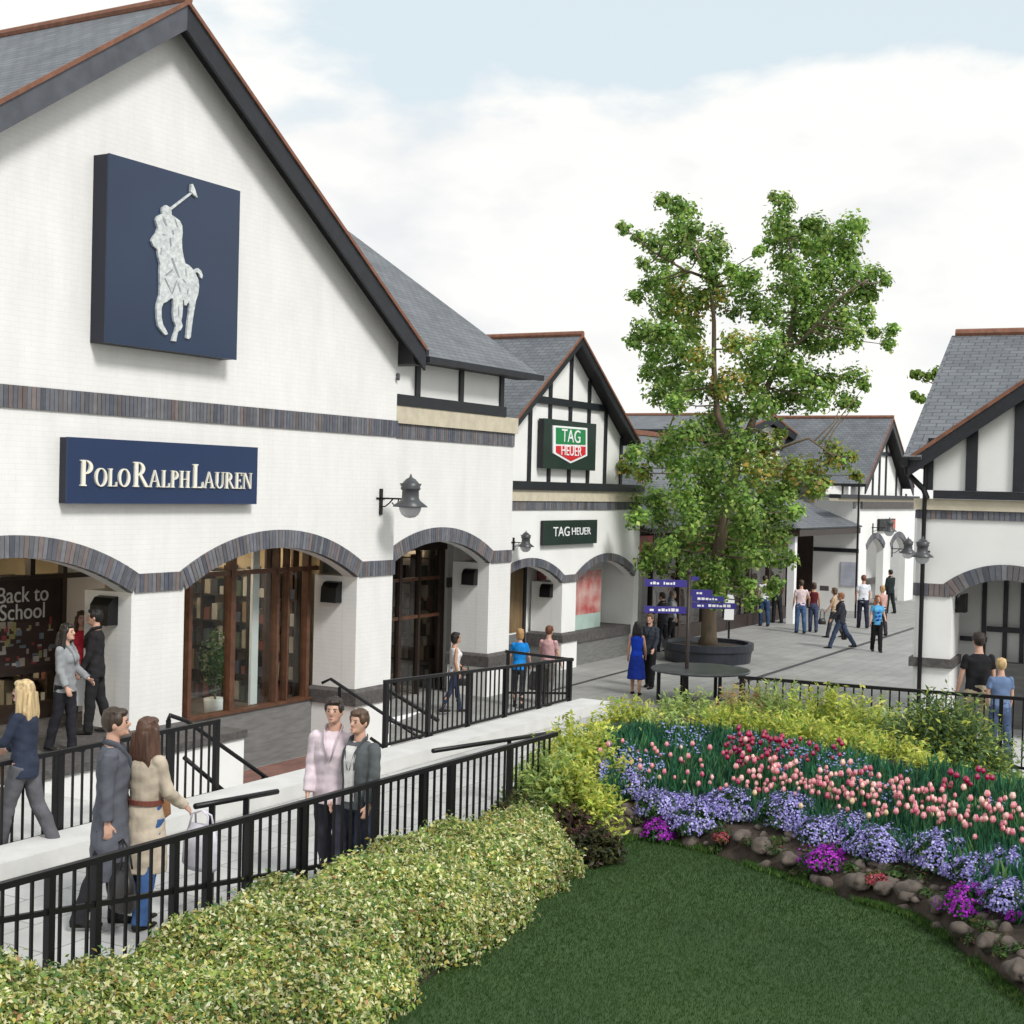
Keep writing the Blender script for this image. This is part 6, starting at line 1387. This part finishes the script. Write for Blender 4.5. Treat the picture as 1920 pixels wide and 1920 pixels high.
    if bot:
        kind, c = bot; m = MB()
        if kind in ('trousers', 'shorts', 'leggings'):
            ad = .012 if kind != 'leggings' else .004; cut = 1.0 if kind != 'shorts' else .0
            loft(m, [(T(0, 0, hz-.12), .125*ws+ad, .10+ad), (T(0, -.012, hz-.02), .166*ws+ad, .114+ad), (T(0, 0, hz+.10), .145*ws+ad, .106+ad)])
            for sd in (-1, 1):
                h, k, an, b = J[sd]
                if kind == 'shorts': m.tube([h+Vector((0, 0, .0)), h.lerp(k, .4), h.lerp(k, 1.02)], [.098, .098, .085], 14)
                else: m.tube([h, h.lerp(k, .35), k, k.lerp(an, .3)+Vector((0, -.012, 0)), k.lerp(an, .8), an+Vector((0, -.005, -.035))], [.098+ad*.4, .088+ad*.5, .064+ad, .064+ad, .054+ad, .056+ad] if kind == 'trousers' else [.093, .083, .058, .059, .044, .042], 14)
        else:
            L = .55 if kind == 'skirt' else .45; cy = (J[-1][1].y+J[1][1].y)/2*.6
            loft(m, [(T(0, cy, hz-L), .225, .19), (T(0, cy*.6, hz-L*.55), .205, .165), (T(0, -.01, hz-.03), .175*ws, .125), (T(0, 0, hz+.12), .135*ws, .105)], 24)
        m.v = [tuple(Vector(v)*s) for v in m.v]; me = remesh(m, vox, 2); wrinkle(me, .0035, px); me.materials.append(cloth(c)); objm('trousers' if kind in ('trousers', 'leggings') else kind, me, t)
    # top
    def make_top(kind, c, infl, name):
        m = MB(); I = infl
        zb = {'tee': -.06, 'jacket': -.10, 'blazer': -.12, 'coat': -.52, 'trench': -.46, 'tank': -.05, 'dress': -.03, 'top': -.08}[kind]
        rows = []
        if kind in ('coat', 'trench'):
            fl = .20 if kind == 'trench' else .185
            rows += [(T(0, .01, hz+zb), fl*ws+I*.5, .155+I*.5), (T(0, .005, hz-.25), .19*ws+I, .145+I)]
        else: rows += [(T(0, 0, hz+zb), (.17*ws if not kind == 'tank' else .155)+I, .118+I)]
        rows += [(T(0, -.005, hz+.02), .165*ws+I, .115+I), (T(0, 0, hz+.14), (waist+.004)*ws+I*(.5 if kind in ('trench', 'dress') else 1.2), .098+I), (T(0, .012, hz+.33), .160*ws+I, .116+I), (T(0, 0, hz+.44), .17*ws+I, .10+I)]
        rows += [(T(0, -.008, hz+.505), .115*ws+I*.6, .078+I*.4), (T(0, -.01, hz+(.535 if kind not in ('tank', 'dress') else .50)), .070+I*.2, .066)]
        loft(m, rows, 20)
        if fem: m.ell(T(-.07, .088, hz+.36), (.062+I, .058+I*.6, .062+I)); m.ell(T(.07, .088, hz+.36), (.062+I, .058+I*.6, .062+I))
        if kind not in ('tank', 'dress'):
            for sd in (-1, 1):
                h, e, w, fd = AR[sd]; m.ell(h+Vector((0, 0, -.012)), (.040+I*.6, .052+I*.6, .046+I*.6), 12); r0 = .046 if fem else .052
                if kind in ('tee', 'top'): m.tube([h, h.lerp(e, .35), h.lerp(e, .62)], [r0-.002, r0, r0+.001], 12)
                else: m.tube([h, h.lerp(e, .5), e, e.lerp(w, .5), e.lerp(w, .94)], [r0+I*.6, r0+I*.5, .040+I*.8, .037+I*.8, .033+I*.7], 12)
        m.v = [tuple(Vector(v)*s) for v in m.v]; me = remesh(m, vox, 2); wrinkle(me, .0045 if kind in ('coat', 'trench', 'jacket', 'blazer') else .003, px*1.3); me.materials.append(cloth(c)); o = objm(name, me, t)
        return o
    front = lambda x, zz, e: T(x, .125+e, hz+zz)
    for (kind, c, nm) in top:
        I = {'tee': .010, 'top': .010, 'tank': .008, 'dress': .008, 'jacket': .022, 'blazer': .018, 'coat': .024, 'trench': .022}[kind]
        o = make_top(kind, c, I, nm)
        if kind in ('jacket', 'blazer', 'coat', 'trench'):
            # collar and lapels
            m = MB()
            for sd in (-1, 1):
                a_, b2, c2 = T(sd*.075, .03, hz+.555), T(sd*.05, .118, hz+.44), T(sd*.012, .155, hz+.28); m.tube([T(sd*.03, -.075, hz+.575), T(sd*.075, -.02, hz+.57), a_, b2, c2], [(.008, .022), (.008, .024), (.008, .028), (.008, .034), (.004, .010)], 8)
            m.v = [tuple(Vector(v)*s) for v in m.v]; m.obj('collar', cloth(tuple(x*.85 for x in c)), o, True)
    if extra: extra(t, s, T, J, AR, hz, hc)
    # shoes
    for sd in (-1, 1):
        h, k, an, b = J[sd]; m = MB(); m.tube([an+Vector((0, -.065, -.045)), an+Vector((0, -.03, -.040)), an+Vector((0, .04, -.045)), an+Vector((0, .13, -.055)), an+Vector((0, .185, -.060))], [(.030, .028), (.042, .036), (.046, .034), (.047, .024), (.030, .014)], 12, side=(1, 0, 0)); m.v = [tuple(Vector(v)*s) for v in m.v]; m.obj('shoe', cloth(shoes), t, True)
    return t
def bag_part(name, c, w, h, dpt, mt, parent, handle=.25, soft=True, label=None):
    m = MB()
    if soft: loft(m, [((0, 0, 0), w*.38, dpt*.42), ((0, 0, h*.12), w*.5, dpt*.52), ((0, 0, h*.6), w*.47, dpt*.46), ((0, 0, h), w*.34, dpt*.2)], 18)
    else: m.box(-w/2, w/2, -dpt/2, dpt/2, 0, h)
    o = m.obj('bag_body', mt, parent, soft); m = MB()
    for y in (-dpt*.25, dpt*.25): m.tube([(-w*.25, y, h*.95), (-w*.22, y*.5, h+handle*.7), (0, 0, h+handle), (w*.22, y*.5, h+handle*.7), (w*.25, y, h*.95)], .009, 6)
    m.obj('strap', mt, parent, True); return o
def bag(label, name, owner, sd, w, h, dpt, mt, handle=.2, soft=True, drop=0, pos=None, rz=0):
    p = pos; t = thing(name, label, 'bag', p, rz); bag_part(name, None, w, h, dpt, mt, t, handle, soft); return t
PEOPLE = []
def wrist(t, s, AR, sd):
    w, fd = AR[sd][2], AR[sd][3]; return t.location+Matrix.Rotation(t.rotation_euler.z, 3, 'Z') @ ((w+fd*.09)*s)
HOLD = {}
def keep(key):
    def f(t, s, T, J, AR, hz, hc): HOLD[key] = (wrist(t, s, AR, -1), wrist(t, s, AR, 1), t, s, T, hz)
    return f
V9 = .010
# --- near group on the walkway
person('blonde woman in navy jacket and grey trousers behind the left railing', 42, 1602, TZ, 82, 1.72, True, arms=((25, 8, 62), (12, 8, 50)), legs=((16, 6), (-14, 14)), top=[('tee', (.6, .6, .62), 'shirt'), ('blazer', (.028, .036, .06), 'jacket')], bot=('trousers', (.10, .10, .11)), hair=((.52, .38, .20), 'vlong'), vox=V9, extra=keep('blonde'))
def dark_bag(t, s, T, J, AR, hz, hc): HOLD['grey'] = (wrist(t, s, AR, -1), wrist(t, s, AR, 1), t, s, T, hz)
person('man in a grey wool coat and dark trousers, seen from the side, facing right', 205, 1738, TZ, -78, 1.80, False, arms=((6, 5, 14), (-6, 6, 10)), legs=((5, 4), (-10, 12)), top=[('tee', (.5, .52, .55), 'shirt'), ('coat', (.10, .105, .125), 'coat')], bot=('trousers', (.022, .022, .026)), hair=((.045, .03, .02), 'short'), vox=V9, extra=dark_bag)
def trench(t, s, T, J, AR, hz, hc):
    HOLD['trench'] = (wrist(t, s, AR, -1), wrist(t, s, AR, 1), t, s, T, hz)
    m = MB(); n = 28
    for i in range(n):
        a, b = 2*math.pi*i/n, 2*math.pi*(i+1)/n; rx, ry = .158, .128
        m.bar(T(rx*math.cos(a), ry*math.sin(a), hz+.135)*s, T(rx*math.cos(b), ry*math.sin(b), hz+.135)*s, .012, .04)
    m.obj('belt', mat('red_brown_belt', (.16, .045, .03), .5, var=.2), t)
person('woman with long brown hair in a belted beige coat, seen from behind', 268, 1735, TZ, -28, 1.72, True, arms=((18, 10, 55), (10, 12, 45)), legs=((6, 3), (-6, 8)), top=[('tee', (.6, .5, .45), 'shirt'), ('trench', (.47, .40, .31), 'coat')], bot=('trousers', (.045, .10, .24)), hair=((.085, .042, .026), 'vlong'), vox=V9, extra=trench)
_q = proj(onA(620, WN+.6))
person('dark-haired man in a pale pink shirt, half hidden behind his companion', _q[0], _q[1], TZ, 172, 1.75, False, arms=((6, 6, 12), (6, 6, 12)), legs=((8, 3), (-10, 12)), top=[('blazer', (.66, .56, .60), 'shirt')], bot=('trousers', (.05, .05, .07)), hair=((.03, .02, .015), 'short'), vox=V9, turn=0)
def tee_front(t, s, T, J, AR, hz, hc):
    m = MB(); vs = [T(-.055, .128, hz+.50), T(.055, .128, hz+.50), T(.06, .158, hz+.36), T(.05, .152, hz+.16), T(.055, .150, hz-.02), T(-.055, .150, hz-.02), T(-.05, .152, hz+.16), T(-.06, .158, hz+.36)]
    m.add([v*s for v in vs], [(0, 1, 2, 7), (7, 2, 3, 6), (6, 3, 4, 5)]); m.add([(v+Vector((0, -.02, 0)))*s for v in vs], [(7, 2, 1, 0), (6, 3, 2, 7), (5, 4, 3, 6)])
    m.obj('shirt_front', cloth((.68, .66, .64)), t)
_q = proj(onA(668, WN+.32))
person('brown-haired man in an open grey jacket over a white T-shirt, looking left', _q[0], _q[1], TZ, 146, 1.67, False, arms=((8, 8, 14), (4, 8, 18)), legs=((8, 3), (-8, 10)), top=[('tee', (.68, .66, .64), 'shirt'), ('jacket', (.095, .105, .11), 'jacket')], bot=('trousers', (.028, .034, .055)), hair=((.085, .05, .03), 'short'), vox=V9, extra=tee_front)
# --- under the left arcade
wA = A
def armA(px, w, z=TZ): p = onA(px, w, z); return proj(p)
def pA(label, px, w, face, H, z=TZ, **k):
    p = onA(px, w, z); return person(label, px, 0, z, face, H, d=None, **k) if False else _pw(label, p, face, H, z, **k)
def _pw(label, p, face, H, z, **k):
    x, y = proj((p[0], p[1], z)); return person(label, x, y, z, face, H, **k)
pA('dark-haired person in a light grey jacket standing under the left arch', 120, -.45, -105, 1.72, fem=True, top=[('tee', (.05, .05, .05), 'shirt'), ('jacket', (.27, .28, .29), 'jacket')], bot=('trousers', (.02, .02, .025)), hair=((.02, .015, .012), 'long'), arms=((10, 8, 45), (6, 6, 20)), vox=.011)
pA('black-haired man in black beside the first pier, facing left with a white bag', 176, .25, 95, 1.80, top=[('blazer', (.022, .02, .022), 'jacket')], bot=('trousers', (.02, .02, .022)), hair=((.014, .012, .012), 'short'), arms=((10, 6, 15), (16, 8, 20)), vox=.011, extra=keep('black'))
pA('person in a red top deep under the left arch, behind the two others', 150, 1.1, -160, 1.68, fem=True, top=[('top', (.5, .03, .05), 'top')], bot=('trousers', (.03, .03, .035)), hair=((.07, .035, .02), 'long'), vox=.012)
# --- arcade and plaza, middle distance
VM = .013
person('dark-haired woman in a white vest and jeans leaving the dark shop entrance', 850, 1336, 0, -70, 1.66, True, arms=((14, 8, 30), (-8, 8, 25)), legs=((14, 4), (-14, 12)), top=[('tank', (.68, .66, .66), 'top')], bot=('leggings', (.03, .04, .08)), hair=((.02, .014, .012), 'bob'), skin='skin2', vox=VM, extra=keep('vest'))
person('blonde woman in a bright blue top, seen from behind, behind the middle railing', 972, 1326, 0, -8, 1.66, True, arms=((8, 12, 30), (8, 12, 30)), top=[('top', (.01, .22, .62), 'top')], bot=('leggings', (.03, .03, .035)), hair=((.42, .24, .10), 'bob'), vox=VM)
person('reddish-haired man in a pink checked shirt and grey trousers, seen from behind', 1026, 1322, 0, -30, 1.70, False, arms=((10, 12, 25), (6, 12, 20)), top=[('tee', (.55, .33, .33), 'shirt')], bot=('trousers', (.13, .12, .11)), hair=((.13, .045, .02), 'short'), vox=VM, extra=keep('pinkcheck'))
person('black-haired woman in a royal blue dress, seen from behind, on the plaza', 1192, 1302, 0, -12, 1.66, True, arms=((4, 10, 8), (10, 8, 22)), legs=((6, 3), (-6, 5)), top=[('dress', (.008, .045, .42), 'bodice')], bot=('skirt', (.010, .030, .24)), hair=((.012, .01, .01), 'long'), skin='skin2', vox=VM)
person('man in dark shirt and trousers facing the woman in the blue dress', 1216, 1290, 0, 150, 1.75, False, arms=((10, 6, 30), (6, 8, 14)), top=[('blazer', (.035, .042, .055), 'jacket')], bot=('trousers', (.014, .014, .016)), hair=((.10, .06, .03), 'short'), vox=VM)
person('person in black by the fingerpost, in front of the red shopfront', 1240, 1222, 0, 60, 1.72, False, arms=((30, 6, 50), (10, 6, 30)), top=[('blazer', (.03, .03, .035), 'jacket')], bot=('trousers', (.02, .02, .025)), hair=((.03, .02, .015), 'short'), vox=.015)
person('person with a white shawl standing left of the fingerpost pole', 1258, 1212, 0, -100, 1.66, True, top=[('blazer', (.6, .6, .62), 'shawl')], bot=('trousers', (.03, .03, .035)), hair=((.25, .22, .18), 'bob'), vox=.015)
VF = .016
person('man in a white T-shirt and jeans, seen from behind, just right of the tree', 1432, 1174, 0, 5, 1.78, False, top=[('tee', (.70, .71, .74), 'shirt')], bot=('trousers', (.03, .06, .13)), hair=((.04, .03, .02), 'short'), vox=VF)
person('man all in black beside the porch column', 1456, 1168, 0, 20, 1.74, False, arms=((6, 8, 12), (8, 14, 30)), top=[('tee', (.018, .018, .02), 'shirt')], bot=('trousers', (.018, .018, .02)), hair=((.02, .015, .012), 'short'), vox=VF)
person('man in pale pink shirt and blue jeans beside the woman in the dark vest', 1500, 1187, 0, 4, 1.78, False, arms=((6, 8, 10), (10, 25, 30)), top=[('tee', (.68, .54, .55), 'shirt')], bot=('trousers', (.06, .11, .22)), hair=((.05, .035, .02), 'short'), vox=VF)
person('woman in a dark vest and jeans beside the man in the pale pink shirt', 1524, 1185, 0, -6, 1.68, True, arms=((8, 25, 25), (8, 10, 10)), top=[('tank', (.10, .015, .02), 'top')], bot=('trousers', (.05, .065, .12)), hair=((.06, .03, .02), 'bob'), skin='skin2', vox=VF, extra=keep('vest2'))
person('person in dark jacket striding across the plaza in jeans, seen from the side', 1575, 1216, 0, 75, 1.75, False, arms=((20, 8, 20), (-22, 8, 30)), legs=((24, 6), (-24, 12)), top=[('jacket', (.03, .032, .04), 'jacket')], bot=('trousers', (.05, .07, .12)), hair=((.25, .10, .04), 'short'), vox=VF, extra=keep('stride'))
person('person in a sand-coloured top walking just behind the striding person', 1563, 1196, 0, 60, 1.66, True, arms=((16, 8, 20), (-14, 8, 20)), legs=((16, 5), (-16, 10)), top=[('top', (.50, .36, .24), 'top')], bot=('trousers', (.05, .05, .06)), hair=((.10, .06, .03), 'bob'), vox=VF)
person('tall man in a white shirt and dark trousers, seen from behind, in the far plaza', 1617, 1178, 0, 0, 1.88, False, arms=((6, 9, 18), (6, 9, 18)), legs=((10, 3), (-10, 10)), top=[('tee', (.72, .74, .80), 'shirt')], bot=('trousers', (.022, .025, .045)), hair=((.16, .06, .03), 'short'), vox=VF)
def pattern(t, s, T, J, AR, hz, hc):
    m = MB()
    for k, (x, zz, w_) in enumerate(((0, .30, .05), (-.05, .2, .035), (.06, .18, .04), (0, .08, .05))):
        m.ell(T(x, .132, hz+zz)*s, (w_*s, .01, .035*s), 8)
    m.obj('top_pattern', cloth((.02, .05, .45)), t)
person('woman in a bright blue patterned top and black trousers walking towards the viewer', 1643, 1222, 0, 178, 1.70, True, arms=((8, 12, 60), (6, 12, 14)), legs=((8, 3), (-8, 8)), top=[('top', (.10, .36, .62), 'top')], bot=('trousers', (.014, .014, .016)), hair=((.30, .12, .06), 'long'), vox=VF, extra=pattern)
person('woman with fair hair and a pink top behind the woman in the blue patterned top', 1652, 1192, 0, 10, 1.68, True, top=[('top', (.60, .36, .33), 'top')], bot=('trousers', (.04, .035, .04)), hair=((.45, .28, .14), 'bob'), vox=VF)
person('dark-clothed person close to the second far arch', 1668, 1150, 0, 30, 1.74, False, top=[('blazer', (.02, .028, .028), 'jacket')], bot=('trousers', (.015, .02, .02)), hair=((.02, .015, .012), 'short'), vox=VF)
# --- right terrace
def at_d(px, d): return atd(px, 1300, d)
q = at_d(1833, 20.6); x, y = proj((q.x, q.y, TZ))
person('dark-haired man in a black T-shirt and khaki trousers, seen from behind, by the right arch', x, y, TZ, 6, 1.78, False, arms=((8, 10, 10), (6, 10, 12)), top=[('tee', (.016, .016, .018), 'shirt')], bot=('trousers', (.40, .33, .22)), hair=((.028, .018, .014), 'short'), vox=.011, wide=1.08)
q = at_d(1876, 20.2); x, y = proj((q.x, q.y, TZ))
person('blond child in a blue T-shirt and jeans beside the man in black', x, y, TZ, 4, 1.46, False, arms=((10, 8, 14), (8, 8, 14)), top=[('tee', (.13, .19, .32), 'shirt')], bot=('trousers', (.06, .09, .17)), hair=((.55, .38, .18), 'short'), vox=.011)
# --- bags held by people
w_ = HOLD['trench']; p = w_[0]; bag('brown leather shoulder bag carried by the woman in the beige coat', 'shoulder_bag', None, 0, .40, .30, .16, M['tan'], .30, pos=(p.x-.10, p.y+.02, TZ+.80), rz=R(-20))
p = w_[1]; bag('pale grey-white carrier bag in the right hand of the woman in the beige coat', 'carrier_bag', None, 0, .40, .38, .16, cloth((.58, .56, .62)), .12, pos=(p.x+.10, p.y, p.z-.50), rz=R(-30))
p = HOLD['grey'][1]; bag('large black bag hanging beside the man in the grey coat', 'hand_bag', None, 0, .46, .36, .2, M['shoe'], .2, pos=(p.x+.12, p.y, TZ+.22), rz=R(-60))
p = HOLD['blonde'][1]; bag('orange-tan handbag carried low by the blonde woman', 'hand_bag', None, 0, .26, .30, .12, mat('orange_tan', (.36, .15, .05), .5, var=.2), .3, pos=(p.x-.02, p.y-.03, TZ+.30), rz=R(80))
p = HOLD['black'][1]; bag('white paper carrier bag held by the black-haired man at the first pier', 'carrier_bag', None, 0, .30, .38, .12, M['purewhite'], .14, False, pos=(p.x-.02, p.y, p.z-.52), rz=R(30))
p = HOLD['vest'][0]; bag('dark handbag on the arm of the woman leaving the dark entrance', 'hand_bag', None, 0, .34, .24, .14, M['shoe'], .2, pos=(p.x, p.y-.05, p.z-.30), rz=R(20))
p = HOLD['pinkcheck'][0]; bag('large dark shopping bag held by the man in the checked shirt', 'shopping_bag', None, 0, .44, .40, .16, cloth((.09, .085, .085)), .15, pos=(p.x-.12, p.y, p.z-.56), rz=0)
p = HOLD['vest2'][1]; bag('small black handbag dangling from the hand of the woman in the dark vest', 'hand_bag', None, 0, .28, .20, .12, M['shoe'], .34, pos=(p.x+.10, p.y, p.z-.52), rz=0)
p = HOLD['stride'][1]; bag('black bag swinging behind the striding person', 'hand_bag', None, 0, .36, .34, .16, M['shoe'], .2, pos=(p.x+.05, p.y, p.z-.5), rz=R(60))
# --- potted plant in the window of the gabled shop
pu, pz_ = A.uz(405, 1235, 1.6)
t = thing('potted_plant', 'leafy pale-flowered plant in the middle shop window', 'plant', A.P(pu, 1.6, .5), A.rz)
m = MB(); m.lathe([(.12, 0), (.17, .02), (.20, .35), (.18, .36), (.01, .34)]); m.obj('pot', M['purewhite'], t, True)
n = 900; d_ = rng.normal(size=(n, 3)); d_ /= np.linalg.norm(d_, axis=1, keepdims=True); P = d_*np.array([.3, .3, .6])*rng.uniform(.3, 1, (n, 1))+np.array([0, 0, 1.0]); objm('foliage', leaf_mesh('foliage', P, d_+rng.normal(size=(n, 3))*.4, rng.uniform(.05, .1, n), pick([(.06, .16, .04), (.12, .22, .06), (.4, .45, .3)], [3, 2, 1], n), M['leaf'], .5, .1), t)
m = MB(); m.tube([(0, 0, .3), (0, 0, .9)], .02, 6); m.obj('stem', M['bark'], t)
# green scraps spilling between rocks and lawn
for i in range(26):
    s_, t_ = (i+.5)/26+rng.uniform(-.015, .015), rng.uniform(0, .15); p = bedp(min(max(s_, 0), 1), t_)[0]; r = rng.uniform(.06, .13); nn_ = 110
    d2 = rng.normal(size=(nn_, 3)); d2[:, 2] = np.abs(d2[:, 2]); d2 /= np.linalg.norm(d2, axis=1, keepdims=True)
    th = thing('edging_plant', 'small dark green tuft among the stones of the bed edge', 'plant', p, 0, 'dark tufts among the stones')
    objm('foliage', leaf_mesh('foliage', d2*r*rng.uniform(.3, 1.1, (nn_, 1)), d2+rng.normal(size=(nn_, 3))*.5, rng.uniform(.025, .06, nn_), pick([(.05, .10, .035), (.09, .15, .05), (.16, .14, .06), (.16, .06, .07)], [2, 2, 1, .7], nn_), M['leaf'], .4, .1), th)
# ragged longer grass along the bed and hedge edges
n = 9000; s = rng.random(n); P = bedp(s, np.zeros(n)); P[:, :2] += rng.normal(size=(n, 2))*.045; P[:, 2] = LZ+.03
T = np.stack([rng.normal(size=n)*.5, rng.normal(size=n)*.5, np.ones(n)], 1); N = np.stack([rng.normal(size=n), rng.normal(size=n), np.zeros(n)], 1)
k = vnoise(s*40, s*0, 1.0, 4) > -.35
stuff(objm('edge_grass', leaf_mesh('edge_grass', P[k], N[k], rng.uniform(.04, .085, k.sum()), pick([(.07, .14, .03), (.11, .18, .04), (.05, .11, .03)], [2, 1, 2], k.sum(), .15), M['grass'], .16, 0, T[k])), 'longer yellow-green grass fringe along the bed edge', 'grass')
